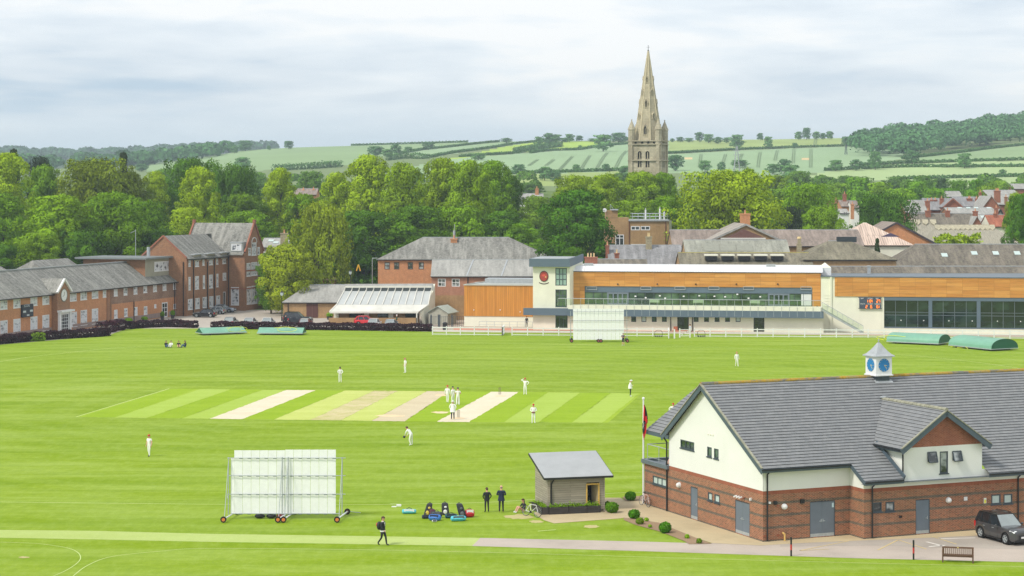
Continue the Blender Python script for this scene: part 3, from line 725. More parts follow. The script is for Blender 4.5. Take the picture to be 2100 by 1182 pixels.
# windows
for h,fr,cn,gm in ((hg1,Fw_g,3,GLASSG),(hg2,Fw_g,1,GLASSG),(hg3,Fw_g,1,GLASSG),(gw['w3'],F_g,3,FROST),(gw['w1'],F_g,1,FROST),(gw['w2'],F_g,1,FROST),
     (l2['wa'],F_l2,1,CURTAIN),(l2['wb'],F_l2,1,CURTAIN),(l2['wc'],F_l2,1,FROST),(l2['wd'],F_l2,1,FROST),(hw2,F_l2,1,CURTAIN)):
 window(pav,fr,*h,cols=cn,fm=DARKGREY,gm=gm,fw=.075,bw=.07,depth=.05,sill=True)
for h in (hw1,hw3):                                       # top hung, pushed open at the bottom
 w_ = window(pav,F_l2,*h,fm=DARKGREY,gm=GLASS,fw=.05,depth=.05)
 mb = MB(); a,b,c,d = h; q = [F_l2.p(a,d,.03),F_l2.p(b,d,.03),F_l2.p(b + .02,c - .02,.2),F_l2.p(a + .02,c - .02,.2)]
 for i in range(4): mb.bar(q[i],q[(i + 1) % 4],.07,.05)
 mb.build('casement',DARKGREY,w_); MB().face(q).build('pane',CURTAIN,w_)
def door(parent,fr,h,leaves,mt,kick,name='door',handle=True):
 a,b,c,d = h; o0 = -.06; g = .012
 for i in range(leaves):
  u0 = lerp(a + .03,b - .03,i / leaves); u1 = lerp(a + .03,b - .03,(i + 1) / leaves) - g
  mb = MB(); mb.hexa([fr.p(u0,c,o0),fr.p(u1,c,o0),fr.p(u1,c,o0 + .04),fr.p(u0,c,o0 + .04),fr.p(u0,d - .03,o0),fr.p(u1,d - .03,o0),fr.p(u1,d - .03,o0 + .04),fr.p(u0,d - .03,o0 + .04)])
  dd = mb.build(name,mt,parent)
  if kick:
   k_ = MB(); k_.hexa([fr.p(u0,c,o0 + .04),fr.p(u1,c,o0 + .04),fr.p(u1,c,o0 + .046),fr.p(u0,c,o0 + .046),fr.p(u0,c + .2,o0 + .04),fr.p(u1,c + .2,o0 + .04),fr.p(u1,c + .2,o0 + .046),fr.p(u0,c + .2,o0 + .046)])
   k_.build('kick_plate',STEEL,dd)
  if handle and i == leaves - 1 or leaves == 2:
   uh = u1 - .1 if (leaves == 1) else (u1 - .06 if i == 0 else u0 + .06)
   MB().bar(fr.p(uh,1.02,o0 + .06),fr.p(uh - .14 if i == 0 else uh + .14,1.02,o0 + .06),.03).bar(fr.p(uh,.95,o0 + .045),fr.p(uh,1.15,o0 + .045),.04,.02).build('handle',STEEL,dd)
 fm = MB()
 for p,q in (((a,c),(a,d)),((b,c),(b,d)),((a,d),(b,d))): fm.bar(fr.p(*p,-.03),fr.p(*q,-.03),.06,.06)
 fm.build('door_frame',DARKGREY,parent)
door(pav,F_g,gw['d1'],1,DOORGREY,True); door(pav,F_g,gw['d2'],2,DOORGREY,True); door(pav,F_l1,l1['dd'],2,DOORGREY,True); door(pav,F_l2,l2['d'],1,DOORGREY,True)
# roof
cosb = 1 / math.sqrt(1 + sl * sl); upf = (pg + Z * sl) * cosb      # up the front slope
o_f = PV(0,-.5,zroof(-.5)); Lf = (tr + .5) / cosb
t_lo = -(sxp + .5); v_lo = (t_lo + .5) / cosb
mb = MB()
cv0,cv1 = 8.7,15.3
courses(mb,o_f,pc,upf,[(-.38,0),(6.0,0),(6.0,Lf),(-.38,Lf)])
courses(mb,o_f,pc,upf,[(6.0,v_lo),(cv0 + .15,v_lo),(cv0 + .15,Lf),(6.0,Lf)])
tdm = 5.15; vm = (tdm + .5) / cosb; te = 1.15; ve = (te + .5) / cosb
cmid = c1 + cm
courses(mb,o_f,pc,upf,[(cv0 + .15,ve),(cmid,vm),(cmid,Lf),(cv0 + .15,Lf)])
courses(mb,o_f,pc,upf,[(cmid,vm),(cv1,ve),(cv1,Lf),(cmid,Lf)])
courses(mb,o_f,pc,upf,[(cv1,v_lo),(CL,v_lo),(CL,Lf),(cv1,Lf)])
# back slope and the lower wing behind, its slope turned to the side
o_b = PV(0,tr,ztop); tb = 12.9; slb = (ztop - 5.1) / (tb - tr); upb = Vector(pg * -1 + Z * slb).normalized(); Lb = math.hypot(tb - tr,ztop - 5.1)
courses(mb,PV(0,tb,5.1),pc,upb,[(-.38,0),(CL,0),(CL,Lb),(-.38,Lb)])
swt = (8.05 - 5.05) / 4.3; upw = Vector(pc + Z * swt).normalized(); Lw = math.hypot(4.3,3.0)
courses(mb,PV(.25,0,5.05),pg,upw,[(12.4,0),(16.4,0),(16.4,Lw),(9.3,Lw)])
mb.face([PV(4.55,9.3,8.05),PV(4.55,16.4,8.05),PV(9,16.4,5.0),PV(9,9.3,5.0)])
# dormer roof: two slopes
zde,zdr = 5.48,7.8; hwid = (15.1 - 9.12) / 2 + .4; sd = (zdr - zde) / hwid; Ld = math.hypot(hwid,zdr - zde)
upL = Vector(pc + Z * sd).normalized(); upR = Vector(-pc + Z * sd).normalized()
tf = -(sxp + .42)
courses(mb,PV(cmid - hwid,0,zde),pg,upL,[(tf,0),(te - .1,0),(tdm,Ld),(tf,Ld)],lift=.038)
courses(mb,PV(cmid + hwid,0,zde),pg,upR,[(tf,0),(te - .1,0),(tdm,Ld),(tf,Ld)],lift=.038)
rf = mb.build('roof',[TILE,plain('tile_edge_shade',C(60,62,63),.9,.15,3)],pav)  # risers coloured dark to paint the shadow line below each course
mb = MB(); up1 = Z * .06
def ridgeline(a,b):
 n = int((b - a).length / .45) + 1
 for i in range(n): mb.tube(a.lerp(b,i / n),a.lerp(b,(i + .97) / n),.13,.12,8)
ridgeline(PV(-.38,tr,ztop + .02),PV(CL,tr,ztop + .02))
mb.build('ridge_tiles',RIDGET,rf)
MBV = plain('verge_mortar',C(150,148,130),.9,.25,3)
for a,b in ((PV(cmid,tf,zdr + .02),PV(cmid,tdm,zdr + .02)),(PV(4.55,12,8.07),PV(4.55,16.4,8.07))): mb = MB(); ridgeline(a,b); mb.build('ridge_tiles',MBV,rf)
for a,b in ((PV(-.36,tr,ztop + .03),PV(-.36,-.5,zroof(-.5) + .06)),(PV(-.36,tr,ztop + .03),PV(-.36,12.9,5.16)),(PV(cmid,tf,zdr),PV(cmid - hwid,tf,zde + .05)),(PV(cmid,tf,zdr),PV(cmid + hwid,tf,zde + .05))): MB().bar(a,b,.14,.06).build('verge_tiles',MBV,rf)
# bargeboards, fascias, gutters
mb = MB()
def board(a,b,h=.28,w_=.05): mb.bar(a - Z * h / 2,b - Z * h / 2,w_,h)
board(PV(-.36,tr,ztop - .0),PV(-.36,-.5,zroof(-.5)),.34); board(PV(-.36,tr,ztop),PV(-.36,12.9,5.1),.34)
board(PV(-.38,-.5,zroof(-.5)),PV(6.0,-.5,zroof(-.5)),.24); board(PV(6.0,t_lo,zroof(t_lo)),PV(cv0 + .15,t_lo,zroof(t_lo)),.24); board(PV(cv1,t_lo,zroof(t_lo)),PV(CL,t_lo,zroof(t_lo)),.24)
board(PV(6.0,-.5,zroof(-.5)),PV(6.0,t_lo,zroof(t_lo)),.26)
board(PV(cmid,tf,zdr),PV(cmid - hwid,tf,zde),.36); board(PV(cmid,tf,zdr),PV(cmid + hwid,tf,zde),.36)
board(PV(cmid - hwid,tf,zde),PV(cmid - hwid,te - .1,zde),.2); board(PV(cmid + hwid,tf,zde),PV(cmid + hwid,te - .1,zde),.2)
mb.bar(PV(cv0 + .2,t_lo,zroof(t_lo) + .1),PV(cv0 + .2,te - .1,zroof(te - .1) + .1),.1,.3); board(PV(.25,12.9,5.05),PV(.25,16.4,5.05),.24)
mb.build('bargeboard',plain('slate_blue_board',C(78,92,102),.5,.08,2),pav)
mb = MB()
for a,b in ((PV(-.4,-.57,zroof(-.5) - .06),PV(6.0,-.57,zroof(-.5) - .06)),(PV(6.0,t_lo - .07,zroof(t_lo) - .06),PV(cv0 + .1,t_lo - .07,zroof(t_lo) - .06)),(PV(cv1,t_lo - .07,zroof(t_lo) - .06),PV(CL,t_lo - .07,zroof(t_lo) - .06)),
   (PV(cmid - hwid - .06,tf,zde - .05),PV(cmid - hwid - .06,te,zde - .05))): mb.bar(a,b,.11,.09)
mb.build('gutter',BLACK,pav)
def pipe(c,t,ztp,fr_off,nm='downpipe',kc=0.0,kt=0.0):
 MB().path([PV(c + kc,t + kt,ztp),PV(c,t,ztp - .3),PV(c,t,.05)],.05).build(nm,BLACK,pav)
pipe(.25,-.09,4.45,0,kt=-.4); pipe(c1 + .55,-sxp - .09,3.5,0,kt=-.4); pipe(17.85,-sxp - .09,3.5,0,kt=-.4); pipe(9.0,-sxp - .09,5.4,0) if False else None
MB().path([PV(9.05,-sxp - .09,5.4),PV(9.05,-sxp - .09,3.75)],.05).build('downpipe',BLACK,pav)
MB().path([PV(-.25,12.75,5.0),PV(-.09,12.6,4.7),PV(-.09,12.6,.05)],.055).build('downpipe',BLACK,pav)
# soffit under the eaves
mb = MB(); mb.face([PV(-.36,-.5,zroof(-.5) - .2),PV(6,-.5,zroof(-.5) - .2),PV(6,0,zroof(-.5) - .2),PV(-.36,0,zroof(-.5) - .2)])
mb.face([PV(6,t_lo,zroof(t_lo) - .2),PV(CL,t_lo,zroof(t_lo) - .2),PV(CL,-sxp,zroof(t_lo) - .2),PV(6,-sxp,zroof(t_lo) - .2)]); mb.build('soffit',DARKGREY,pav)
# balcony at the back corner
mb = MB(); mb.box((0,0,0),(0,0,0)); mb = MB()
for a,b in ((PV(-.05,12.4,0),PV(-.05,16.2,0)),(PV(-.05,16.15,0),PV(8,16.15,0))): mb.bar(a + Z * 3.0,b + Z * 3.0,.3,.26)
mb.face([PV(0,12.4,2.95),PV(8,12.4,2.95),PV(8,16,2.95),PV(0,16,2.95)]); mb.build('balcony_edge',GREYMETAL,pav)
mb = MB()
for t in (12.5,14.2,15.9): mb.tube(PV(.15,t,3.1),PV(.15,t,4.15),.025)
for c in (1.8,3.4): mb.tube(PV(c,15.9,3.1),PV(c,15.9,4.15),.025)
mb.tube(PV(.15,12.5,4.15),PV(.15,15.9,4.15),.03); mb.tube(PV(.15,15.9,4.15),PV(4,15.9,4.15),.03); mb.tube(PV(.15,12.5,3.3),PV(.15,15.9,3.3),.015)
mb.build('balcony_rail',STEEL,pav)
# clock turret
tu = MB(); cc = 13.27; hb = .48
def sq(c,t,h,z): return [PV(c - h,t - h,z),PV(c + h,t - h,z),PV(c + h,t + h,z),PV(c - h,t + h,z)]
def stack(mb,c,t,prof):
 for (h0,z0),(h1,z1) in zip(prof,prof[1:]):
  A,B = sq(c,t,h0,z0),sq(c,t,h1,z1)
  for i in range(4): mb.face([A[i],A[(i + 1) % 4],B[(i + 1) % 4],B[i]])
stack(tu,cc,tr,[(.52,8.3),(.52,9.2)]); turret = tu.build('clock_turret',DARKGREY,pav)
mb = MB(); stack(mb,cc,tr,[(.70,9.16),(.70,9.24),(.63,9.25),(.63,10.45)]); mb.face(sq(cc,tr,.7,9.16)); mb.build('turret_box',WHITE,turret)
mb = MB(); stack(mb,cc,tr,[(.63,10.43),(.78,10.45),(.78,10.5),(.60,10.62),(.40,10.85),(.24,11.08),(.12,11.28),(.07,11.32),(.07,11.38),(0.0,11.40)]); mb.tube(PV(cc,tr,11.38),PV(cc,tr,11.62),.03)
mb.ball(PV(cc,tr,11.5),.06); mb.build('turret_cap',LEAD,turret)
BLUE = plain('clock_blue',C(28,124,186),.4,.05,2); GOLD = plain('gold_leaf',C(226,200,120),.4,.05,4)
for ctr,nn__,tt in ((PV(cc,tr - .64,9.88),-pg,pc),(PV(cc - .64,tr,9.88),-pc,-pg)):
 mb = MB(); mb.lathe(ctr,[(0,.012),(.44,.012),(.44,0)],32,ax=nn__); d_ = mb.build('clock_face',BLUE,turret)
 mb = MB(); o_ = ctr + nn__ * .02
 for k_ in range(12):
  a = 2 * math.pi * k_ / 12; dv = tt * math.sin(a) + Z * math.cos(a); mb.bar(o_ + dv * .36,o_ + dv * .42,.025,.008,up=nn__)
 mb.bar(o_,o_ + (tt * math.sin(R(97)) + Z * math.cos(R(97))) * .22,.035,.008,up=nn__); mb.bar(o_,o_ + (tt * math.sin(R(140)) + Z * math.cos(R(140))) * .33,.025,.008,up=nn__)
 mb.build('hands',GOLD,d_)
mb = MB(); lo = [PV(cc - .7,tr - .75,zroof(tr - .75) + .07),PV(cc + .7,tr - .75,zroof(tr - .75) + .07),PV(cc + .7,tr - .4,zroof(tr - .4) + .07),PV(cc - .7,tr - .4,zroof(tr - .4) + .07)]
mb.face(lo); mb.build('flashing',LEAD,turret)
MB().bar(PV(cmid - .15,tdm - .15,7.93),PV(cmid + .3,tdm + .1,7.98),.35,.05).build('flashing',LEAD,rf)
# lamps, vents, notices, pipes
LAMPG = plain('opal_lamp',W(.72),.25,.05,4)
for fr,px,py in ((F_g,1394,995),(F_l1,1608,1039),(F_l2,1944.5,1026)):
 u,z = fr.uz(px,py); MB().ball(fr.p(u,z,.1),.17).tube(fr.p(u,z,0),fr.p(u,z,.06),.19,.19,16).build('wall_lamp',LAMPG,pav)
def plate(fr,px,py,w_,h_,mt,nm,th=.04):
 u,z = fr.uz(px,py); return MB().hexa([fr.p(u - w_ / 2,z - h_ / 2,0),fr.p(u + w_ / 2,z - h_ / 2,0),fr.p(u + w_ / 2,z - h_ / 2,th),fr.p(u - w_ / 2,z - h_ / 2,th),fr.p(u - w_ / 2,z + h_ / 2,0),fr.p(u + w_ / 2,z + h_ / 2,0),fr.p(u + w_ / 2,z + h_ / 2,th),fr.p(u - w_ / 2,z + h_ / 2,th)]).build(nm,mt,pav)
plate(F_l1,1589,1031,.2,.22,BLACK,'floodlight',.16); plate(F_l1,1644,1028,.24,.26,BLACK,'floodlight',.16)
plate(F_l1,1577,1031,.12,.12,WHITE,'camera_box',.14); plate(F_l2,1846,1060,.17,.13,BLACK,'vent',.08)
plate(F_l2,1980,1023,.26,.24,WHITE,'meter_box',.03); plate(F_g,1541,1024,.12,.16,WHITE,'camera_box',.12)
YELLOW = plain('yellow_sign',C(228,224,40),.5,.05,3)
s_ = plate(F_l2,2020,1027,.2,.34,WHITE,'notice',.012); u,z = F_l2.uz(2020,1028); MB().face([F_l2.p(u - .07,z - .12,.016),F_l2.p(u + .07,z - .12,.016),F_l2.p(u + .07,z + .1,.016),F_l2.p(u - .07,z + .1,.016)]).build('yellow_panel',YELLOW,s_)
u,z = F_l1.uz(1708,1036); MB().face([F_l1.p(u - .07,z - .14,.0),F_l1.p(u + .07,z - .14,.0),F_l1.p(u + .07,z + .14,.0),F_l1.p(u - .07,z + .14,.0)]).build('notice',plain('notice_blue',C(190,214,220),.5,.1,9),pav)
for px,py,fr in ((1856,1016,F_l2),(2036,1003,F_l2),(2074,1001,F_l2),(1460,1001,F_g),(1470,1003,F_g),(1569,1039,F_l1),(1596,1038,F_l1),(1569,1100,F_l1),(1596,1098,F_l1)): plate(fr,px,py,.2,.1,TILER,'air_brick',.01)
for k_ in range(4):
 u,z = F_g.uz(1511 + k_ * 5.2,1017 + k_ * 1.4); MB().tube(F_g.p(u,z,0),F_g.p(u,z - .06,.22),.055).build('flue',WHITE if k_ < 3 else BRICKR,pav)
u,z = F_l1.uz(1605,1100); MB().path([F_l1.p(u,.02,.25),F_l1.p(u,.42,.25),F_l1.p(u,.48,.02)],.06,8).build('waste_pipe',plain('ochre_pipe',C(206,170,100),.6,.1,4),pav)
for k_ in range(3):
 u,z = Fw_g.uz(1453 + k_ * 5,890.5 + k_); MB().tube(Fw_g.p(u,z,0),Fw_g.p(u,z,.06),.05,.05,8).build('vent_cap',CREAM,pav)
# ---------------------------------------------------------------- timber scorers' hut
WEATH = NT('weathered_timber'); uv_ = WEATH.coord('UV'); b_ = WEATH.n('ShaderNodeTexBrick',Scale=1.0,Color1=C(176,166,148),Color2=C(156,148,132),Mortar=C(96,88,76))
b_.inputs['Brick Width'].default_value = 3.3; b_.inputs['Row Height'].default_value = .15; b_.inputs['Mortar Size'].default_value = .006; WEATH.l(uv_,b_.inputs['Vector'])
f_ = WEATH.noise(WEATH.coord('UV',scale=(.6,4,1)),2.0,6,.7); WEATH = WEATH.fin(WEATH.mix(.6,b_.outputs['Color'],WEATH.ramp(f_,[(.3,W(.6)),(.7,W(1))]),'MULTIPLY'),.85)
hA = G(1125,1053); hC = G(1240,1048)                    # front wall ends
hd = (hC - hA); hL = hd.length; hd.normalize(); hn = Vector((hd.y,-hd.x,0)); hb_ = -hn
hut = thing('timber_hut','weathered timber hut with a grey sloping metal roof standing at the field edge','hut',hA)
HD = 3.3
zf_,zb_ = 2.32,3.35
Ff = Fr(hA,hd,hn)
u0,_ = Ff.uz(1203,1040); u1,_ = Ff.uz(1228,1040); _,zt_ = Ff.uz(1215,993)
dh = (u0,u1,.05,zt_)
def lap(mb,fr,poly,holes=()):
 """overlapping weatherboards 0.15 m deep"""
 z = 0.0; top = max(p[1] for p in poly)
 while z < top:
  q = clip(clip(list(poly),1,z,False),1,z + .15,True)
  if len(q) >= 3:
   pieces = [q]
   for h in holes:
    if h[2] < z + .15 and h[3] > z + .02:
     npz = []
     for r_ in pieces: npz += [clip(r_,0,h[0],True),clip(r_,0,h[1],False)]
     pieces = [r_ for r_ in npz if len(r_) >= 3]
   for r_ in pieces:
    top_ = [fr.p(a,b,.004 + .018 * (1 - (b - z) / .15)) for a,b in r_]; mb.face(top_)
    lo_ = sorted([p for p in r_ if abs(p[1] - z) < 1e-4])
    if len(lo_) >= 2: mb.face([fr.p(lo_[0][0],z,.022),fr.p(lo_[-1][0],z,.022),fr.p(lo_[-1][0],z,0),fr.p(lo_[0][0],z,0)])
  z += .15
mb = MB(); lap(mb,Ff,[(0,.1),(hL,.1),(hL,zf_),(0,zf_)],[dh])
Fl = Fr(hA + hb_ * HD,hn,-hd); lap(mb,Fl,[(0,.1),(HD,.1),(HD,zf_),(0,zb_)])
Frt = Fr(hC,hb_,hd); lap(mb,Frt,[(0,.1),(HD,.1),(HD,zb_),(0,zf_)])
Fbk = Fr(hC + hb_ * HD,-hd,hb_); lap(mb,Fbk,[(0,.1),(hL,.1),(hL,zb_),(0,zb_)])
for f2 in (Ff,Fl):
 ln = hL if f2 is Ff else HD
 mb.bar(f2.p(ln - .04,.0,.03),f2.p(ln - .04,zf_,.03),.08)
mb.bar(Ff.p(.04,0,.03),Ff.p(.04,zf_,.03),.08); hw = mb.build('wall',WEATH,hut)
mb = MB(); mb.face([Ff.p(0,.06,-.05),Ff.p(hL,.06,-.05),Ff.p(hL,.06,-HD),Ff.p(0,.06,-HD)]); mb.face([Ff.p(0,0,-1.8),Ff.p(hL,0,-1.8),Ff.p(hL,zf_,-1.8),Ff.p(0,zf_,-1.8)]); mb.build('floor',plain('dark_timber',C(70,60,50),.8,.2,2),hut)
mb = MB(); oh = .38; oh2 = .5; sl_ = (zb_ - zf_) / HD
A = [Ff.p(-oh,zf_ - .15 * sl_ + .06,.3),Ff.p(hL + oh2,zf_ - .15 * sl_ + .06,.3),Ff.p(hL + oh2,zb_ + .25 * sl_ + .08,-HD - .3),Ff.p(-oh,zb_ + .25 * sl_ + .08,-HD - .3)]
mb.prism(A,Z * .09); mb.build('roof',plain('grey_roof_sheet',C(172,174,174),.45,.08,.8,.2),hut)
mb = MB()
for i in (0,1,2,3): mb.bar(A[i] + Z * .01,A[(i + 1) % 4] + Z * .01,.07,.13)
mb.build('roof_trim',BLACK,hut)
MB().path([Ff.p(.30,zf_ - .05,.2),Ff.p(.18,zf_ - .35,.07),Ff.p(.18,.1,.07)],.05).build('downpipe',BLACK,hut)
fm = MB(); PINE = plain('pine_frame',C(206,168,84),.6,.1,3)
for p,q in (((dh[0],dh[2]),(dh[0],dh[3])),((dh[1],dh[2]),(dh[1],dh[3])),((dh[0] - .05,dh[3]),(dh[1] + .05,dh[3]))): fm.bar(Ff.p(*p,.02),Ff.p(*q,.02),.09)
fm.build('door_frame',PINE,hut)
hg = Ff.p(dh[1] - .05,0,-.03); sw = (hb_ * .96 - hd * .28).normalized(); mb = MB(); mb.bar(hg + sw * .38 + Z * .08,hg + sw * .38 + Z * (zt_ - .03),.04,.78,up=sw);
mb = MB(); mb.prism([hg + Z * .08,hg + sw * .8 + Z * .08,hg + sw * .8 + Z * (zt_ - .03),hg + Z * (zt_ - .03)],hd * .04); mb.build('door',plain('pale_ply',C(190,170,130),.7,.1,3),hut)
# planters along the front
PLB = plain('dark_planter',C(58,54,52),.7,.25,4)
fn_ = [(-.62,.55),(.62,.55),(1.95,.55)]; k0 = 0
for i,(u0_,lab) in enumerate(((-.15,'black trough planter under the downpipe of the timber hut, at the corner'),(1.2,'black trough planter in the middle of the row before the timber hut'),(2.45,'black trough planter nearest the open door of the timber hut'))):
 u1_ = u0_ + (1.33 if i < 2 else 1.0); r_ = thing('planter',lab,'planter',Ff.p(u0_,0,.5),'black planters around the timber hut')
 a_,b_ = .22,.68; mb = MB()
 for q0,q1,r0,r1 in ((u0_,u1_,b_ - .04,b_),(u0_,u1_,a_,a_ + .04),(u0_,u0_ + .04,a_,b_),(u1_ - .04,u1_,a_,b_)):
  mb.hexa([Ff.p(q0,.02,r0),Ff.p(q1,.02,r0),Ff.p(q1,.02,r1),Ff.p(q0,.02,r1),Ff.p(q0,.5,r0),Ff.p(q1,.5,r0),Ff.p(q1,.5,r1),Ff.p(q0,.5,r1)])
 for k_ in range(3): z_ = .12 + .14 * k_; mb.bar(Ff.p(u0_,z_,b_ + .006),Ff.p(u1_,z_,b_ + .006),.012,.09)
 mb.build('box',PLB,r_)
 MB().face([Ff.p(u0_ + .03,.42,a_ + .03),Ff.p(u1_ - .03,.42,a_ + .03),Ff.p(u1_ - .03,.42,b_ - .03),Ff.p(u0_ + .03,.42,b_ - .03)]).build('soil',SOIL,r_)
 n = 420; q = np.array([tuple(Ff.p(random.uniform(u0_ + .05,u1_ - .05),.45 + abs(random.gauss(0,.11)),random.uniform(a_,b_)) - Vector(r_.location)) for _ in range(n)])
 leafobj('plants',leafmesh('plants',q,np.tile([0,0,1.0],(n,1)),.07,LEAF,1.0),r_,(.75,.9,1,1))
r_ = thing('planter','black trough planter along the side wall of the timber hut, behind the bicycle','planter',Fl.p(HD - .1,0,.5),'black planters around the timber hut')
mb = MB()
for q0,q1,r0,r1 in ((1.3,HD + .6,.6,.64),(1.3,HD + .6,.15,.19),(1.3,1.34,.15,.64),(HD + .56,HD + .6,.15,.64)):
 mb.hexa([Fl.p(q0,.02,r0),Fl.p(q1,.02,r0),Fl.p(q1,.02,r1),Fl.p(q0,.02,r1),Fl.p(q0,.5,r0),Fl.p(q1,.5,r0),Fl.p(q1,.5,r1),Fl.p(q0,.5,r1)])
mb.build('box',PLB,r_); q = np.array([tuple(Fl.p(random.uniform(1.35,HD + .5),.45 + abs(random.gauss(0,.11)),random.uniform(.2,.6)) - Vector(r_.location)) for _ in range(500)])
leafobj('plants',leafmesh('plants',q,np.tile([0,0,1.0],(500,1)),.07,LEAF,1.0),r_,(.75,.9,1,1))
# clipped round shrubs and the bed's small plants
def shrub(name,label,px,pyb,wpx,hpx,color,group=None,size=.07,dens=1.0,cat='shrub'):
 b = G(px,pyb); D = b.y; rx = wpx / 2 * D / F; h = hpx * D / F; n = int(1600 * dens * (rx / .5) ** 2) + 60
 u = rng.normal(0,1,(n,3)); u /= np.linalg.norm(u,axis=1)[:,None]; rad = rng.uniform(.82,1.02,n)[:,None] * (1 + .06 * np.sin(u[:,:1] * 9 + 2) * np.cos(u[:,2:] * 8))
 p = u * rad * np.array([rx,rx,h / 2]) + np.array([0,0,h / 2]); p[:,2] = np.maximum(p[:,2],.02)
 r = thing(name,label,cat,b,group); leafobj('foliage',leafmesh(name,p,u,size,LEAF,.5),r,color); MB().tube(b,b + Z * h * .4,.04).build('stem',BARK,r); return r
gs = 'round clipped evergreen shrubs along the paved path'
for px,py,w_,h_,lab in ((1293,1027,23,19,'small round dark green shrub beyond the paving near the foot of the flagpole'),(1300.5,1064,25,19,'round shrub at the end of the flower bed nearest the timber hut'),
       (1312,1076,17,14,'smaller olive round shrub second in the flower bed'),(1364,1093.5,26,23,'largest round shrub in the middle of the flower bed')):
 shrub('round_shrub',lab,px,py,w_,h_,(.30,.62,.6,1) if w_ != 17 else (.62,.7,.8,1),gs)
shrub('bushy_shrub','wide leafy green bush against the right side of the timber hut',1255,1052,28,22,(.42,.66,.7,1)); shrub('bushy_shrub','small bright bush squeezed between the hut corner and the wide bush',1246,1044,12,16,(.6,.8,.9,1))
for px,py,w_,lab in ((1326,1070,9,'tiny yellow green plant behind the olive shrub'),(1333,1083,8,'tiny bright plant in the middle of the flower bed'),(1409,1105,10,'yellow green tuft near the low end of the flower bed'),(1434,1115,12,'straggly dark little plant at the last tip of the flower bed')):
 shrub('small_plant',lab,px,py,w_,w_ * .9,(.9,1.1,1,1) if 'dark' not in lab else (.5,.6,.8,1),'little plants in the flower bed',dens=.7,cat='plant')
# ---------------------------------------------------------------- cream and timber sports pavilion behind the white fence
W0 = Vector((XA(1400,306),306,0)); wd = Vector((.988,-.155,0)).normalized(); wn = Vector((wd.y,-wd.x,0))
spo = thing('sports_pavilion','long cream building with timber clad upper storey, glazed terrace and crested end tower','sports pavilion',W0)
FW = Fr(W0,wd,wn)                     # lower front wall
FU = Fr(W0 - wn * 2.2,wd,wn)          # upper storey, set back behind the terrace
def zat(fr,px,py,off=0): return fr.uz(px,py,off)[1]
def uat(fr,px,off=0): return fr.uz(px,600,off)[0]
def hx(mb,fr,u0,u1,z0,z1,o0,o1,m=0): mb.hexa([fr.p(u0,z0,o0),fr.p(u1,z0,o0),fr.p(u1,z0,o1),fr.p(u0,z0,o1),fr.p(u0,z1,o0),fr.p(u1,z1,o0),fr.p(u1,z1,o1),fr.p(u0,z1,o1)],m)
uT0,uT1 = uat(FW,1093),uat(FW,1167)     # tower
uE = uat(FW,1689)
zTop = zat(FW,1130,546); zTf = 3.05
zTer = zat(FW,1400,634); zBb = zat(FW,1400,649)      # terrace edge band
low = []
for px in (1299.5,1320.5,1341.7,1362.5,1427.5,1449,1470.5,1492,1513.8): low.append(hole2(FW,px - 5,px + 5,648.5,660.5))
tw1 = hole2(FW,1139,1162.5,550,586); tw2 = hole2(FW,1139,1162.5,594,630.5); tw3 = hole2(FW,1139,1164,647,674)
dA = hole2(FW,1389,1412.5,649,681); dB = hole2(FW,1545.5,1567.5,651,683); dA = (*dA[:2],.05,dA[3]); dB = (*dB[:2],.05,dB[3])
mb = MB()
wallpoly(mb,FW,[(uT0,0),(uT1,0),(uT1,zTop),(uT0,zTop)],[tw1,tw2,tw3])
wallpoly(mb,FW,[(uT1,0),(uE,0),(uE,zTer),(uT1,zTer)],low + [dA,dB])
mb.face([FW.p(uT1,0,0),FW.p(uT1,zTop,0),FW.p(uT1,zTop,-12),FW.p(uT1,0,-12)]); mb.face([FW.p(uT0,0,0),FW.p(uT0,zTop,0),FW.p(uT0,zTop,-12),FW.p(uT0,0,-12)])
mb.face([FW.p(uE,0,0),FW.p(uE,zTer,0),FW.p(uE,zTer,-14),FW.p(uE,0,-14)]); mb.face([FW.p(uT0,0,-12),FW.p(uE,0,-12),FW.p(uE,7,-12),FW.p(uT0,7,-12)])
mb.build('wall',CREAM,spo)
for h in low: window(spo,FW,*h,fm=DARKGREY,gm=FROST if random.random() < .3 else GLASSG,fw=.1,depth=.06)
window(spo,FW,*tw1,cols=3,rows=3,fm=DARKGREY,gm=plain('tower_glass',C(150,178,166),.15,.15,.8),fw=.12,bw=.12,depth=.06)
window(spo,FW,*tw2,cols=3,rows=3,fm=DARKGREY,gm=GLASSG,fw=.12,bw=.12,depth=.06); window(spo,FW,*tw3,cols=3,rows=1,fm=DARKGREY,gm=GLASSG,fw=.1,bw=.08,depth=.06)
for h in (dA,dB):
 window(spo,FW,*h,cols=2,rows=1,fm=BLACK,gm=GLASS,fw=.14,bw=.1,depth=.06,name='door')
# slate blue bands: tower parapet, canopy and terrace edge
BAND = plain('blue_grey_cladding',C(92,108,122),.5,.06,.6)
mb = MB(); hx(mb,FW,uT0 - .5,uT1 + .1,zTop - .1,zTop + 1.15,-11,.75); b1 = mb.build('tower_parapet',BAND,spo)
mb = MB(); hx(mb,FW,uT0 - .2,uT1 - .2,zTop + 1.15,zTop + 1.19,-10.5,.45); mb.build('tower_roof',LEAD,spo)
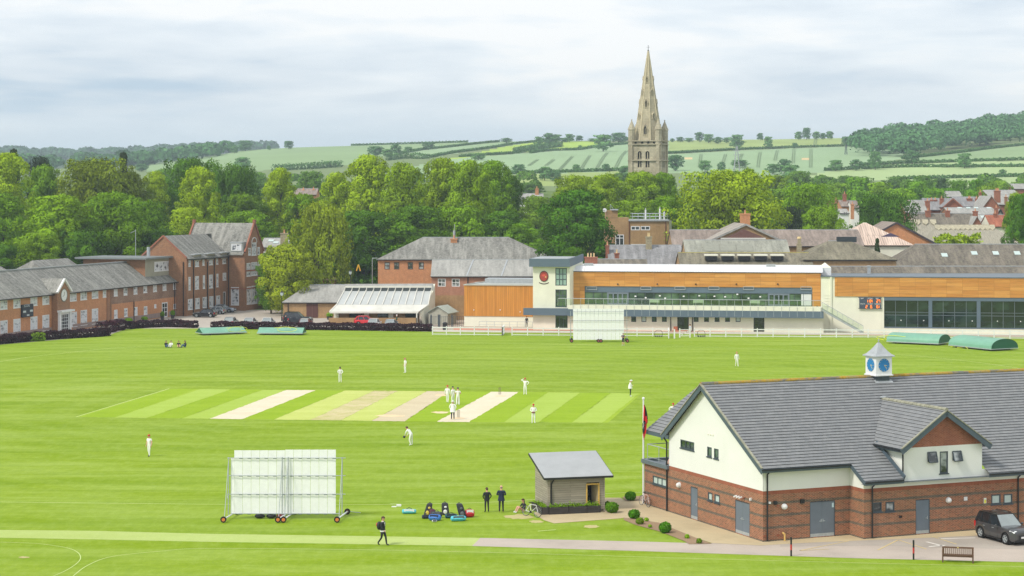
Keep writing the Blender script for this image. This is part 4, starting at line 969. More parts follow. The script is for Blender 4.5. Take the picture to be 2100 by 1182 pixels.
# the parapet's right end sweeps forward and up
mb = MB(); mb.prism([FW.p(uT1 + .1,zTop - .1,.75),FW.p(uT1 + 1.2,zTop + .55,-8),FW.p(uT1 + 1.2,zTop + 1.7,-8),FW.p(uT1 + .1,zTop + 1.15,.75)],wd * .12); mb.build('parapet_wing',BAND,spo)
mb = MB(); mb.prism([FW.p(uT1 + .01,2,0),FW.p(uT1 + .01,zTop,0),FW.p(uT1 + 1.1,zTop + .6,-8),FW.p(uT1 + 1.1,2,-8)],wd * .1); mb.build('wall',CREAM,spo)
mb = MB(); hx(mb,FW,uT0 - 1.4,uT1,zBb,zTer - .05,.02,.9); hx(mb,FW,uT1,uE,zBb - .05,zTer - .12,.05,1.2); mb.build('canopy_band',BAND,spo)
mb = MB(); hx(mb,FW,uT1,uE - .3,zTer - .12,zTer + .45,-2.2,1.15); mb.build('terrace_slab',CREAM,spo)
MB().hexa([FW.p(uT1 - .02,zTer - .01,.92),FW.p(uT1 - 5,zTer,.92),FW.p(uT1 - 5,zTer + .02,.92),FW.p(uT1,zTer + .02,.92),FW.p(uT1 - .02,zTer,.5),FW.p(uT1 - 5,zTer,.5),FW.p(uT1 - 5,zTer + .02,.5),FW.p(uT1,zTer + .02,.5)])
# balustrade
def clear_glass():
 t = NT('balustrade_glass'); g = t.N.new('ShaderNodeBsdfGlossy'); g.inputs['Roughness'].default_value = .05; g.inputs['Color'].default_value = (.8,.9,.85,1)
 tr_ = t.N.new('ShaderNodeBsdfTransparent'); tr_.inputs[0].default_value = (.86,.93,.89,1); m_ = t.N.new('ShaderNodeMixShader'); m_.inputs[0].default_value = .12
 t.l(tr_.outputs[0],m_.inputs[1]); t.l(g.outputs[0],m_.inputs[2]); t.l(m_.outputs[0],t.out.inputs[0]); t.N.remove(t.b); return t.m
BGL = clear_glass(); zt2 = zTer + .45
mb = MB(); n = 34; us_ = [lerp(uT1 - 1.6,uE - .4,i / n) for i in range(n + 1)]
for u in us_: mb.bar(FW.p(u,zBb + .1 if u > uT1 else zt2,1.2),FW.p(u,zt2 + 1.05,1.2),.05)
mb.tube(FW.p(us_[0],zt2 + 1.1,1.2),FW.p(us_[-1],zt2 + 1.1,1.2),.045); rail = mb.build('balustrade',STEEL,spo)
mb = MB()
for a,b in zip(us_,us_[1:]): mb.face([FW.p(a + .04,zt2 + .05,1.2),FW.p(b - .04,zt2 + .05,1.2),FW.p(b - .04,zt2 + 1.0,1.2),FW.p(a + .04,zt2 + 1.0,1.2)])
mb.build('glass_panel',BGL,rail)
# upper storey
uA,uB = uat(FU,1173),uat(FU,1683); g0,g1 = uat(FU,1199),uat(FU,1666)
zCt = zat(FU,1400,559); zGt = zat(FU,1400,588.5); zGb = zt2 + .02
mb = MB(); wallpoly(mb,FU,[(uA,zt2),(uB,zt2),(uB,zCt),(uA,zCt)],[(g0,g1,zt2 - .01,zGt)],reveal=.25); mb.face([FU.p(uB,zt2,0),FU.p(uB,zCt,0),FU.p(uB,zCt,-9),FU.p(uB,zt2,-9)]); mb.build('timber_cladding',CEDAR,spo)
mb = MB(); hx(mb,FU,uA,uB,zCt,zCt + .1,-.4,.1); mb.build('eaves_trim',DARKGREY,spo)
# white standing seam roof
mb = MB(); zr1 = zat(FU,1400,547,-1.6) ; a0 = uT1 + .2
mb.prism([FU.p(a0,zCt + .1,.05),FU.p(a0,zr1,-1.6),FU.p(a0,zr1 + .05,-10),FU.p(a0,zCt,-10)],wd * (uB + .3 - a0)); MEMB = plain('white_membrane',W(.74),.5,.03,.6)
rfs = mb.build('roof',MEMB,spo); mb = MB(); n = 90
for i in range(n): u = lerp(a0 + .2,uB,i / n); mb.bar(FU.p(u,zCt + .13,.04),FU.p(u,zr1 + .03,-1.6),.035,.05)
mb.build('roof_seams',plain('seam_white',W(.66),.5,.03),rfs)
for px in (1203,1580): u = uat(FU,px); mb = MB(); hx(mb,FU,u - .7,u + .7,zr1,zr1 + .4,-3.2,-2.2); mb.build('rooflight',LEAD,rfs)
# glazed front: mullions, deep blue head panel, doors
mb = MB(); zh = zGt - .95
hx(mb,FU,g0,g1,zh,zGt,-.25,-.12); mb.build('head_panel',BAND,spo)
npn = 26; MB().face([FU.p(g0,zt2,-.2),FU.p(g1,zt2,-.2),FU.p(g1,zh,-.2),FU.p(g0,zh,-.2)]).build('glazing',glassm('terrace_glass',C(34,54,40),C(96,124,96),.28,.4,.62),spo)
mb = MB()
for i in range(npn + 1): u = lerp(g0,g1,i / npn); hx(mb,FU,u - .035,u + .035,zt2,zh,-.2,-.1)
hx(mb,FU,g0,g1,zt2,zt2 + .12,-.2,-.1); hx(mb,FU,g0,g1,zh - .06,zh + .03,-.2,-.08); hx(mb,FU,g0,g1,zh - 1.2,zh - 1.15,-.2,-.12); mb.build('mullions',DARKGREY,spo)
for pa,pb in ((1245,1289),(1575,1619)):
 h = (uat(FU,pa),uat(FU,pb),zt2 + .02,zh + .0); window(spo,FU,*h,cols=4,rows=1,fm=plain('door_blue_grey',C(110,120,130),.5,.05) if 'door_blue_grey' not in bpy.data.materials else bpy.data.materials['door_blue_grey'],gm=GLASSG,fw=.25,bw=.22,depth=.1,name='double_door')
for px in (1213.5,1324.5,1394.5,1464,1535,1653):
 u,z = FU.uz(px,591.5); mb = MB();
 for a,b in (((u - .8,z - .22),(u + .8,z - .22)),((u - .8,z + .22),(u + .8,z + .22)),((u - .8,z - .22),(u - .8,z + .22)),((u + .8,z - .22),(u + .8,z + .22))): mb.bar(FU.p(*a,-.02),FU.p(*b,-.02),.09)
 mb.build('top_window',LEAD,spo)
MB().face([FU.p(uat(FU,1643),zt2 + .05,-.11),FU.p(uat(FU,1664),zt2 + .05,-.11),FU.p(uat(FU,1664),zh - .05,-.11),FU.p(uat(FU,1643),zh - .05,-.11)]).build('blind',plain('white_blind',C(206,210,208),.7,.05),spo)
for px in (1303,1324,1364,1402,1434,1465,1487,1512,1535,1559,1353): u,z = FU.uz(px,604 + (px * 7 % 9)); MB().face([FU.p(u - .14,z - .1,-.09),FU.p(u + .14,z - .1,-.09),FU.p(u + .14,z + .1,-.09),FU.p(u - .14,z + .1,-.09)]).build('paper_notice',WHITE,spo)
for px in (1342,1432,1548): u,z = FU.uz(px,620); mb = MB(); hx(mb,FU,u - .8,u + .8,zt2 + .4,zt2 + .95,-.02,.03); mb.bar(FU.p(u - .7,zt2,0),FU.p(u - .7,zt2 + .5,0),.05); mb.bar(FU.p(u + .7,zt2,0),FU.p(u + .7,zt2 + .5,0),.05); t_ = mb.build('terrace_bench',plain('pale_bench',C(150,172,140),.6,.1),None); put(t_,{1342: 'pale bench on the glazed terrace nearest the crest tower',1432: 'pale bench on the terrace in the middle, above the glazed ground floor door',1548: 'pale bench on the terrace next to the right hand double doors'}[px],'bench','benches on the terrace')
for px in (1267,1348,1427,1510,1595): u,z = FU.uz(px,583); MB().ball(FU.p(u,z,.1),.12).build('spotlight',BLACK,spo)
u,z = FU.uz(1676,629); MB().ball(FU.p(u,z,.1),.13).build('spotlight',BLACK,spo)
MB().tube(FW.p(uat(FW,1375.5),0,.1),FW.p(uat(FW,1375.5),zBb,.1),.07).tube(FW.p(uat(FW,1420.5),0,.1),FW.p(uat(FW,1420.5),zBb,.1),.07).build('downpipes',BLACK,spo)
# crest: red oval with a dark rim, a figure, and a dark scroll below
CRED = plain('crest_red',C(168,62,52),.5,.15,2); CDK = plain('crest_dark',C(70,52,44),.5,.1,2); u,z = FW.uz(1115.5,567)
def oval(mb,fr,u,z,rx,rz,off,n=28): mb.face([fr.p(u + rx * math.cos(2 * math.pi * k / n),z + rz * math.sin(2 * math.pi * k / n),off) for k in range(n)])
mb = MB(); mb.prism([FW.p(u + .72 * math.cos(2 * math.pi * k / 28),z + .86 * math.sin(2 * math.pi * k / 28),.0) for k in range(28)],wn * .08); cr = mb.build('crest',CDK,spo)
mb = MB(); oval(mb,FW,u,z,.60,.74,.085); mb.build('crest_field',CRED,cr)
mb = MB(); mb.face([FW.p(u - .35,z + .1,.09),FW.p(u - .1,z - .05,.09),FW.p(u + .3,z + .12,.09),FW.p(u + .1,z + .35,.09),FW.p(u - .2,z + .3,.09)]); mb.build('crest_emblem',plain('crest_bright',C(214,84,70),.5,.1),cr); mb = MB(); oval(mb,FW,u + .28,z - .1,.12,.1,.092); mb.build('crest_mark',GOLD,cr)
mb = MB()
for k in range(10):
 a = lerp(-.78,.78,k / 10); b = lerp(-.78,.78,(k + 1) / 10); f = lambda q: z - 1.12 + .22 * (q / .78) ** 2; mb.face([FW.p(a,0,0)] * 0 + [FW.p(u + a,f(a),.03),FW.p(u + b,f(b),.03),FW.p(u + b,f(b) - .15,.03),FW.p(u + a,f(a) - .15,.03)])
mb.build('crest_scroll',CDK,cr)

# ---------------------------------------------------------------- sports hall on the right
FH = Fr(W0 - wn * 1.4,wd,wn); hal = thing('sports_hall','low cream sports hall with long timber band and dark glazed wall beside the stairs','sports hall',FH.p(uE + 20,0))
h0 = uat(FH,1683.5); hT = uat(FH,1712); h1 = uat(FH,2500); zHt = zat(FH,1900,569.5); zHb = zat(FH,1900,609.5)
wa = uat(FH,1813); wb = uat(FH,2330); zw0 = zat(FH,2000,673); zw1 = zHb
mb = MB(); wallpoly(mb,FH,[(h0,0),(h1,0),(h1,zHt),(h0,zHt)],[(wa,wb,zw0,zw1)],reveal=.2); mb.face([FH.p(h0,0,0),FH.p(h0,zHt,0),FH.p(h0,zHt,-20),FH.p(h0,0,-20)])
mb.bar(FH.p(hT - .6,0,.1),FH.p(hT - .6,zHt,.1),.25); mb.build('wall',CREAM,hal)
mb = MB(); hx(mb,FH,hT,h1,zHb,zHt - .05,.0,.14); mb.build('timber_cladding',CEDAR,hal)
mb = MB(); hx(mb,FH,h0 - .1,h1,zHt - .02,zHt + .12,-20,.2); mb.build('roof_edge',GREYMETAL,hal)
mb = MB(); hx(mb,FH,wa,wb,zw1 - .55,zw1,-.2,.05);
nP = 5; uw = lambda px: uat(FH,px)
posts = [1813,1858,0,0]
for px in (1908,2007,2106,2205): hx(mb,FH,uw(px) - .28,uw(px) + .28,zw0,zw1 - .5,-.2,.04)
hx(mb,FH,wa,wb,zw0 - .12,zw0 + .02,-.2,.06); mb.build('window_frame',BAND,hal)
edges = [1813,1906,2006,2105,2204,2330]
for e0,e1 in zip(edges,edges[1:]):
 u0,u1 = uw(e0) + (.3 if e0 > 1813 else 0),uw(e1) - .0; zz1 = zw1 - .55
 window(hal,FH,u0,u1,zw0,zz1,cols=4,rows=1,fm=GREYMETAL,gm=GLASSH,fw=.05,bw=.07,depth=.16,rowz=[lerp(zw0,zz1,.45),lerp(zw0,zz1,.56)])
 for fx in (.375,.875):
  uu = lerp(u0,u1,fx); MB().lathe(FH.p(uu,zw0 + 1.05,-.13),[(0,.01),(.09,.01)],10,ax=wn).build('window_sticker',WHITE,hal)
mb = MB()
for k in range(5): z = zat(FH,1697,606) - k * .42; hx(mb,FH,uat(FH,1690),uat(FH,1706),z - .03,z + .03,.0,.06)
mb.build('wall_louvre',CREAM,hal)
mb = MB(); ul = uat(FH,1772); hx(mb,FH,ul - 1.2,ul - 1.17,0,zHb,.0,.02); hx(mb,FH,uat(FH,1762),uat(FH,1762) + .05,0,zHb,0,.03); hx(mb,FH,uat(FH,1807) ,uat(FH,1807) + .06,0,zHb,0,.04); mb.build('render_joint',CREAM,hal)
# scoreboard with orange digits
def digits(mb,fr,txt,u,z,w_,h_,off,th=.05):
 SEG = {'0': 'abcdef','1': 'bc','2': 'abged','3': 'abgcd','4': 'fgbc','5': 'afgcd','6': 'afgedc','7': 'abc','8': 'abcdefg','9': 'abcdfg'}
 for i,ch in enumerate(txt):
  x0 = u + i * w_ * 1.3; L_ = {'a': (0,1,1,1),'b': (1,.5,1,1),'c': (1,0,1,.5),'d': (0,0,1,0),'e': (0,0,0,.5),'f': (0,.5,0,1),'g': (0,.5,1,.5)}
  for s_ in SEG.get(ch,''): a,b,c,d = L_[s_]; mb.bar(fr.p(x0 + a * w_,z + b * h_,off),fr.p(x0 + c * w_,z + d * h_,off),th,.02,up=fr.n)
def text(fr,s_,u,z,h_,off,mt,name,parent):
 cu = bpy.data.curves.new(name,'FONT'); cu.body = s_; cu.size = h_; cu.align_x = 'LEFT'; cu.extrude = .003
 to = bpy.data.objects.new(name,cu); COL.objects.link(to); dg = bpy.context.evaluated_depsgraph_get(); me = bpy.data.meshes.new_from_object(to.evaluated_get(dg)); bpy.data.objects.remove(to)
 mb = MB()
 for p in me.polygons: mb.face([fr.p(u + me.vertices[i].co.x,z + me.vertices[i].co.y,off + me.vertices[i].co.z) for i in p.vertices])
 bpy.data.meshes.remove(me); return mb.build(name,mt,parent)
sb = thing('scoreboard','dark electronic scoreboard with orange digits on the cream wall under the timber band','scoreboard',FH.p(uat(FH,1784),3.2,.1))
s0,s1 = uat(FH,1762),uat(FH,1806.5); sz1 = zat(FH,1784,609.8); sz0 = zat(FH,1784,633.5); SBD = plain('scoreboard_panel',C(66,76,92),.5,.05); ODG = NT('orange_digits'); ODG.b.inputs['Emission Color'].default_value = (1,.28,.04,1); ODG.b.inputs['Emission Strength'].default_value = .5; ODG = ODG.fin(C(232,110,40),.5)
mb = MB(); hx(mb,FH,s0,s1,sz0,sz1,.16,.3); bd = mb.build('panel',SBD,sb); mb = MB()
for z in (sz0 + .05,sz1 - .05): mb.bar(FH.p(s0 - .12,z,.22),FH.p(s1 + .12,z,.22),.12,.1)
mb.build('bracket',BLACK,sb)
uw_ = s1 - s0
for txt,fu,row in (('1',.33,1),('124',.44,1),('27',.80,1),('2',.30,0),('6',.52,0),('151',.76,0)):
 mb = MB(); digits(mb,FH,txt,s0 + fu * uw_ - .0,sz0 + (.98 if row else .12),.22 if len(txt) < 3 else .14,.42,.32,.10); mb.build('digits',ODG,bd)
for txt,fu,row in (('BAT',.07,1),('TOTAL',.38,1),('BAT',.76,1),('WKTS',.05,0),('OVERS',.38,0),('TARGET',.70,0)):
 text(FH,txt,s0 + fu * uw_,sz0 + (1.5 if row else .66),.26,.305,WHITE,'caption',bd)
# outside stair with a glass balustrade
stw = thing('outside_stair','steel stair with glass balustrade coming down from the terrace end','stair',FW.p(uE,0,1)); q0 = uat(FW,1686); q1 = uat(FW,1770)
mb = MB(); zs0 = zt2 - .3
for o_ in (.3,1.3): mb.bar(FW.p(q0,zs0,o_),FW.p(q1,.1,o_),.07,.36)
ns = 20
for k in range(ns): u = lerp(q0,q1,(k + .5) / ns); z = lerp(zs0,.1,(k + .5) / ns); hx(mb,FW,u - .17,u + .17,z,z + .05,.3,1.3)
mb.build('flight',LEAD,stw); mb = MB(); g_ = MB()
for k in range(9): u = lerp(q0,q1,k / 8); z = lerp(zs0,.1,k / 8); mb.bar(FW.p(u,z,1.35),FW.p(u,z + 1.1,1.35),.04)
mb.tube(FW.p(q0,zs0 + 1.15,1.35),FW.p(q1,1.2,1.35),.04); mb.build('handrail',STEEL,stw); g_.face([FW.p(q0,zs0 + .1,1.34),FW.p(q1,.15,1.34),FW.p(q1,1.15,1.34),FW.p(q0,zs0 + 1.05,1.34)]); g_.build('glass_panel',BGL,stw)

# ---------------------------------------------------------------- vertical timber block left of the tower
TB = Vector((XA(1090,316),316,0)); FTB = Fr(TB,wd,wn); ta = uat(FTB,952); tb_ = uat(FTB,1120)
tim = thing('timber_block','flat roofed block with vertical golden timber boards above a cream base','building',FTB.p(ta + 5,0))
zb1 = zat(FTB,1020,586); zb0 = zat(FTB,1020,649)
mb = MB(); hx(mb,FTB,ta,tb_,0,zb0,-9,0); mb.build('wall',CREAM,tim); mb = MB(); hx(mb,FTB,ta,tb_,zb0,zb1,-12,.1); mb.build('timber_cladding',CEDARV,tim)
mb = MB(); zrr = zb1 + .02
for a,b in ((FTB.p(ta,zb1 + .08,.08),FTB.p(tb_,zb1 + .08,.08)),(FTB.p(ta,zb1 + .08,.08),FTB.p(ta + 1.5,zb1 + .08,-12)),): mb.bar(a,b,.3,.16)
mb.build('roof_trim',plain('pale_coping',C(180,180,168),.6,.1),tim); mb = MB(); hx(mb,FTB,ta + .1,tb_,zb1,zb1 + .04,-11.9,0); mb.build('roof',plain('flat_roof_felt',C(168,172,166),.8,.2,.4),tim)
mb = MB(); hx(mb,FTB,ta + 2,tb_,zb1,zat(FTB,1040,572,-8),-12,-8); mb.build('roof_upstand',LEAD,tim)
for px,py in ((972,636),(1026,636),(1067,640)): u,z = FTB.uz(px,py); MB().ball(FTB.p(u,z,.15),.1).build('spotlight',WHITE,tim)
rr = thing('handrail','low steel handrail on the ramp in front of the cream base left of the tower','handrail',FTB.p(ta,0,3)); mb = MB()
for k in range(9): u = lerp(ta + 3,tb_ - .5,k / 8); mb.tube(FTB.p(u,0,3.2),FTB.p(u,1.0,3.2),.03)
mb.tube(FTB.p(ta + 3,1.0,3.2),FTB.p(tb_ - .5,1.0,3.2),.03); mb.tube(FTB.p(ta + 3,.5,3.2),FTB.p(tb_ - .5,.5,3.2),.02); mb.build('rails',STEEL,rr)
# ---------------------------------------------------------------- old brick school range on the left
sa = Vector((1130,4050,0)).normalized(); sb_ = Vector((4050,-1130,0)).normalized()        # along the front; outward from it
K1 = G(383,649)
def S(a,b,z=0.0): return K1 + sa * a + sb_ * b + Z * z
FB = Fr(K1,sa,sb_)
wing = thing('school_wing','long two storey orange brick wing with slate roof and a small clock gable','school building',S(-30,-2))
FWg = Fr(S(0,-2.04),sa,sb_)
WL = -66.0; ze_ = 6.0; bw_ = 10.0; zrg = 9.5
def H(fr,px0,px1,yt,yb): return hole2(fr,px0,px1,yt,yb)
hl = []
for px0,yt,yb in ((0.0,658.5,691.5),(27,655,687.5),(62,650.5,682.5),(86.5,647,679),(144,641,671),(165,637,667.5),(188,634,665)): hl.append((H(FWg,px0 + .3,px0 + 15.5 - px0 * .012,yt,yb),4,5))
for px0,yt,yb in ((0,617,635.5),(27,614,632.5),(62,609.5,628),(86.5,608,625.5),(143,600.5,618.5),(164.5,598.5,616),(188,596,613),(210.5,594.5,610.5)): hl.append((H(FWg,px0 + .3,px0 + (15 if px0 < 200 else 9) - px0 * .008,yt,yb),4 if px0 < 200 else 2,3))
for px0,yt,yb in ((233.5,592,608),(253.5,590,606),(274,587.5,604),(294,585,601),(314,582,599),(333.5,580,596.5),(355,578,594)): hl.append((H(FWg,px0,px0 + 7.6,yt,yb),2,2))
for px0,yt,yb in ((234,636,653.5),(254.5,633,650),(275,630.5,647.5),(295,629,645.5),(355.5,624,633.5)): hl.append((H(FWg,px0,px0 + 7,yt,yb),2,2))
hl.append((H(FWg,316.3,320.5,624.5,632),1,1))
dd_ = H(FWg,332,343.5,621,651); dd_ = (dd_[0],dd_[1],.05,dd_[3]); ud = uat(FWg,222)
# porch bay
ub0,ub1 = uat(FWg,110),uat(FWg,146)
mb = MB(); wallpoly(mb,FWg,[(WL,0),(ub0,0),(ub0,ze_),(WL,ze_)],[h[0] for h in hl if h[0][1] < ub0]); wallpoly(mb,FWg,[(ub0,0),(ud,0),(ud,ze_),(ub0,ze_)],[h[0] for h in hl if ub0 < h[0][0] and h[0][1] < ud])
hs3 = [h[0] for h in hl if h[0][0] > ud]; zmid = 3.35
wallpoly(mb,FWg,[(ud,0),(2,0),(2,zmid),(ud,zmid)],[h for h in hs3 if h[3] < zmid] + [dd_])
mb.face([S(WL,-2.04 - bw_,0),S(0,-2.04 - bw_,0),S(0,-2.04 - bw_,ze_),S(WL,-2.04 - bw_,ze_)]); mb.build('wall',BRICKO,wing)
mb = MB(); wallpoly(mb,FWg,[(ud,zmid),(2,zmid),(2,ze_),(ud,ze_)],[h for h in hs3 if h[2] > zmid]); mb.build('upper_wall',BRICKM,wing)
mb = MB()
for u0,u1 in ((WL,ub0),(ub1 + .5,uat(FWg,330)),(uat(FWg,346),2)): hx(mb,FWg,u0,u1,.15,.95,-.02,.03)
mb.build('plinth',plain('grey_plinth',C(150,130,122),.9,.15,1),wing)
for h,c,r in hl: window(wing,FWg,*h,cols=c,rows=r,fm=WHITE,gm=SCHOOLG,fw=.12,bw=.07,depth=.05,sill=True)
window(wing,FWg,*dd_,cols=2,rows=3,fm=WHITE,gm=GLASS,fw=.2,bw=.1,depth=.04,name='glazed_door')
# the projecting clock bay with its gable and white door case
bp = 1.0; mb = MB(); FBy = Fr(S(0,-2.04 + bp),sa,sb_); um = (ub0 + ub1) / 2 + .6; ub0b,ub1b = uat(FBy,118),uat(FBy,143.5)
mb.face([FBy.p(ub0b,0),FBy.p(ub1b,0),FBy.p(ub1b,6.3),FBy.p((ub0b + ub1b) / 2,8.0),FBy.p(ub0b,6.3)]); mb.face([FBy.p(ub0b,0),FBy.p(ub0b,6.3),FBy.p(ub0b,6.3,-bp),FBy.p(ub0b,0,-bp)]); mb.face([FBy.p(ub1b,0),FBy.p(ub1b,6.3),FBy.p(ub1b,6.3,-bp),FBy.p(ub1b,0,-bp)])
mb.build('porch_bay',BRICKD,wing); uc = (ub0b + ub1b) / 2; hw = (ub1b - ub0b) / 2
mb = MB(); mb.bar(FBy.p(uc,8.2,.12),FBy.p(ub0b - .3,6.25,.12),.3,.3); mb.bar(FBy.p(uc,8.2,.12),FBy.p(ub1b + .3,6.25,.12),.3,.3); mb.build('gable_board',WHITE,wing)
mb = MB(); mb.prism([FBy.p(uc,8.3,.25),FBy.p(ub0b - .4,6.25,.25),FBy.p(ub0b - .4,6.12,.25),FBy.p(uc,8.1,.25)],-sb_ * 4); mb.prism([FBy.p(uc,8.3,.25),FBy.p(ub1b + .4,6.25,.25),FBy.p(ub1b + .4,6.12,.25),FBy.p(uc,8.1,.25)],-sb_ * 4); mb.build('gable_roof',SLATE,wing)
mb = MB(); mb.lathe(FBy.p(uc,5.75,0),[(0,.06),(.95,.06),(.95,0)],28,ax=sb_); ck = mb.build('clock_face',WHITE,wing); mb = MB(); mb.lathe(FBy.p(uc,5.75,0),[(.88,.08),(1.02,.08),(1.02,0)],28,ax=sb_)
mb.bar(FBy.p(uc,5.75,.09),FBy.p(uc + .1,6.25,.09),.08,.02,up=sb_); mb.bar(FBy.p(uc,5.75,.09),FBy.p(uc - .5,5.55,.09),.06,.02,up=sb_); mb.build('clock_rim',plain('clock_grey',C(120,118,108),.6),ck)
mb = MB(); hx(mb,FBy,ub0b + .1,ub0b + .6,0,3.2,0,.35); hx(mb,FBy,ub1b - .6,ub1b - .1,0,3.2,0,.35); hx(mb,FBy,ub0b - .1,ub1b + .1,3.2,3.5,0,.8); hx(mb,FBy,ub0b + .6,ub1b - .6,2.9,3.2,0,.2); mb.build('door_case',WHITE,wing)
window(wing,FBy,ub0b + .6,ub1b - .6,.1,2.9,cols=4,rows=5,fm=WHITE,gm=GLASS,fw=.12,bw=.06,depth=-.03,name='door')
# roof of the wing
mb = MB(); zo = .12; tnw = (zrg - ze_) / (bw_ / 2)
def wq(a,b,z): return S(a,-2.04 + b,z)
hipA = -9.2
mb.face([wq(WL,.45,ze_ - .45 * tnw + .2),wq(0.0,.45,ze_ - .45 * tnw + .2),wq(0.0,-bw_ / 2,zrg + .2),wq(WL,-bw_ / 2,zrg + .2)]); mb.face([wq(WL,-bw_ / 2,zrg + .2),wq(0,-bw_ / 2,zrg + .2),wq(0,-bw_,ze_),wq(WL,-bw_,ze_)])
rw = mb.build('roof',SLATE,wing); mb = MB(); mb.bar(wq(WL,-bw_ / 2,zrg + .25),wq(-9,-bw_ / 2,zrg + .25),.3,.16); mb.build('ridge',LEAD,rw)
MB().bar(wq(WL,.5,ze_ - .1),wq(0,.5,ze_ - .1),.14,.16).build('gutter',BLACK,wing)
mb = MB()
for px in (226,357.5,274): u = uat(FWg,px); mb.tube(FWg.p(u,0,.08),FWg.p(u,ze_ if px != 274 else 3.4,.08),.08)
mb.build('downpipes',BLACK,wing)
mb = MB(); u = uat(FWg,224); hx(mb,FWg,u - .9,u + .6,0,ze_,0,.12); mb.build('pier',BRICKD,wing)
rear = thing('rear_school_range','lower slate roofs of the school range showing behind the long brick wing','building',S(-30,-16)); mb = MB()
for a0,a1,zz1_ in ((-26,-11,10.3),(-46,-33,9.7)):
 mb.face([S(a0,-12,7.2),S(a1,-12,7.2),S(a1,-17,zz1_),S(a0 + 3,-17,zz1_)]); mb.face([S(a0,-22,7.2),S(a1,-22,7.2),S(a1,-17,zz1_),S(a0 + 3,-17,zz1_)]); mb.face([S(a0,-12,7.2),S(a0,-22,7.2),S(a0 + 3,-17,zz1_)])
mb.build('roof',SLATE,rear); mb = MB()
for a0,a1 in ((-26,-11),(-46,-33)): mb.face([S(a0,-12.2,0),S(a1,-12.2,0),S(a1,-12.2,7.2),S(a0,-12.2,7.2)]); mb.face([S(a0,-12.2,0),S(a0,-22,0),S(a0,-22,7.2),S(a0,-12.2,7.2)])
mb.build('wall',BRICKD,rear)
# flat roofed attic room against the block
att = MB(); zf1 = 10.15; FA = Fr(S(0,-3.4),sa,sb_)
ha = H(FA,316.5,351,537.5,558)
att.face([S(-9.2,-3.4,6),S(-9.2,-15,6),S(-9.2,-15,zf1),S(-9.2,-3.4,zf1)]); att.build('attic_wall',BRICKD,wing)
mb = MB(); wallpoly(mb,FA,[(-9.2,6.2),(0,6.2),(0,zf1),(-9.2,zf1)],[ha]); mb.build('attic_panel',plain('lead_panel',C(156,152,134),.7,.1,1),wing)
window(wing,FA,*ha,cols=4,rows=1,fm=WHITE,gm=SCHOOLG,fw=.16,bw=.2,depth=.05)
mb = MB(); mb.hexa([S(-10.4,-2.6,zf1),S(0,-2.6,zf1),S(0,-16,zf1),S(-10.4,-16,zf1),S(-10.4,-2.6,zf1 + .3),S(0,-2.6,zf1 + .3),S(0,-16,zf1 + .3),S(-10.4,-16,zf1 + .3)]); mb.build('flat_roof',plain('flat_roof_edge',C(120,126,126),.6,.1),wing)
mb = MB(); mb.tube(S(-2.6,-6,zf1),S(-2.6,-6,zf1 + 1.9),.3,.3,12); mb.build('vent_pipe',LEAD,wing); MB().tube(S(-5.5,-7,zf1),S(-5.5,-7,zf1 + 5),.05).tube(S(-5.5,-7,zf1 + 4.8),S(-7.5,-7,zf1 + 4.4),.04).build('aerial',STEEL,wing)

# three storey block with two gabled ranges
blk = thing('school_block','tall dark brick three storey block with steep gables and tall white windows','school building',S(8,-4))
BL = 17.3; ze3 = 10.07; hb3 = 4.4; zr3 = 13.75; FT = Fr(S(0,3.4),sa,sb_); FTs = Fr(S(BL,0),sb_,-sa); FGe = Fr(S(0,-2 * hb3),sb_,-sa)
hb_l = []
for px0,w_,yt,yb,c,r in ((385.5,9.5,614,636,2,3),(400.5,9,612,634,2,3),(415.5,8.5,610,632,2,3),(429,8.5,608.5,630,2,3),(443,8.5,607,629,2,3),
       (386.5,4.5,568.5,595.5,1,2),(400,8,567,594,2,2),(416,4.5,565,592.5,1,2),(428.5,8,564,591.5,2,2),(443.5,4.5,562,589,1,2),(456.5,7.5,560,575.5,2,2),
       (386.5,4.5,534,547,1,2),(400,8,531,547.5,2,2),(415,4.5,531.5,545,1,2),(428.5,8,529,544,2,2),(443,4.5,529,542.5,1,2),(456,7.5,527,541.5,2,2)):
 hb_l.append((H(FB,px0,px0 + w_,yt,yb),c,r))
hdr = H(FB,457.5,462.5,599,628); hdr = (hdr[0],hdr[1],.05,hdr[3])
mb = MB(); wallpoly(mb,FB,[(0,0),(BL,0),(BL,ze3),(0,ze3)],[h[0] for h in hb_l] + [hdr])
wallpoly(mb,FGe,[(0,0),(2 * hb3,0),(2 * hb3,ze3),(hb3,zr3),(0,ze3)]); mb.face([S(0,-2 * hb3,0),S(BL,-2 * hb3,0),S(BL,-2 * hb3,ze3),S(0,-2 * hb3,ze3)])
hs = H(FTs,473.5,490,589,626)
tz = 10.5; tzr = 15.75; T1_,T2_ = BL,BL + 8.8; tm = (T1_ + T2_) / 2
wallpoly(mb,FTs,[(-8.6,0),(3.4,0),(3.4,tz),(-8.6,tz)],[hs])
tg = []
for px0,w_,yt,yb in ((506,9,588.5,625),(515.5,12.5,587,624),(529,8.5,586,623),(505.5,8.5,540,567.5),(515,12.5,538.5,566),(528.5,8,537.5,565)): tg.append((H(FT,px0,px0 + w_,yt,yb),2,3))
for px0,w_,yt,yb in ((509,5.5,509,524),(516,10,498,524.5),(528,5,507,522.5)): tg.append((H(FT,px0,px0 + w_,yt,yb),1 if w_ < 8 else 2,2))
wallpoly(mb,FT,[(T1_,0),(T2_,0),(T2_,tz),(tm,tzr),(T1_,tz)],[h[0] for h in tg]); mb.face([S(T2_,3.4,0),S(T2_,-8.6,0),S(T2_,-8.6,tz),S(T2_,3.4,tz)]); mb.face([S(T1_,-8.6,0),S(T2_,-8.6,0),S(T2_,-8.6,tz),S(tm,-8.6,tzr),S(T1_,-8.6,tz)])
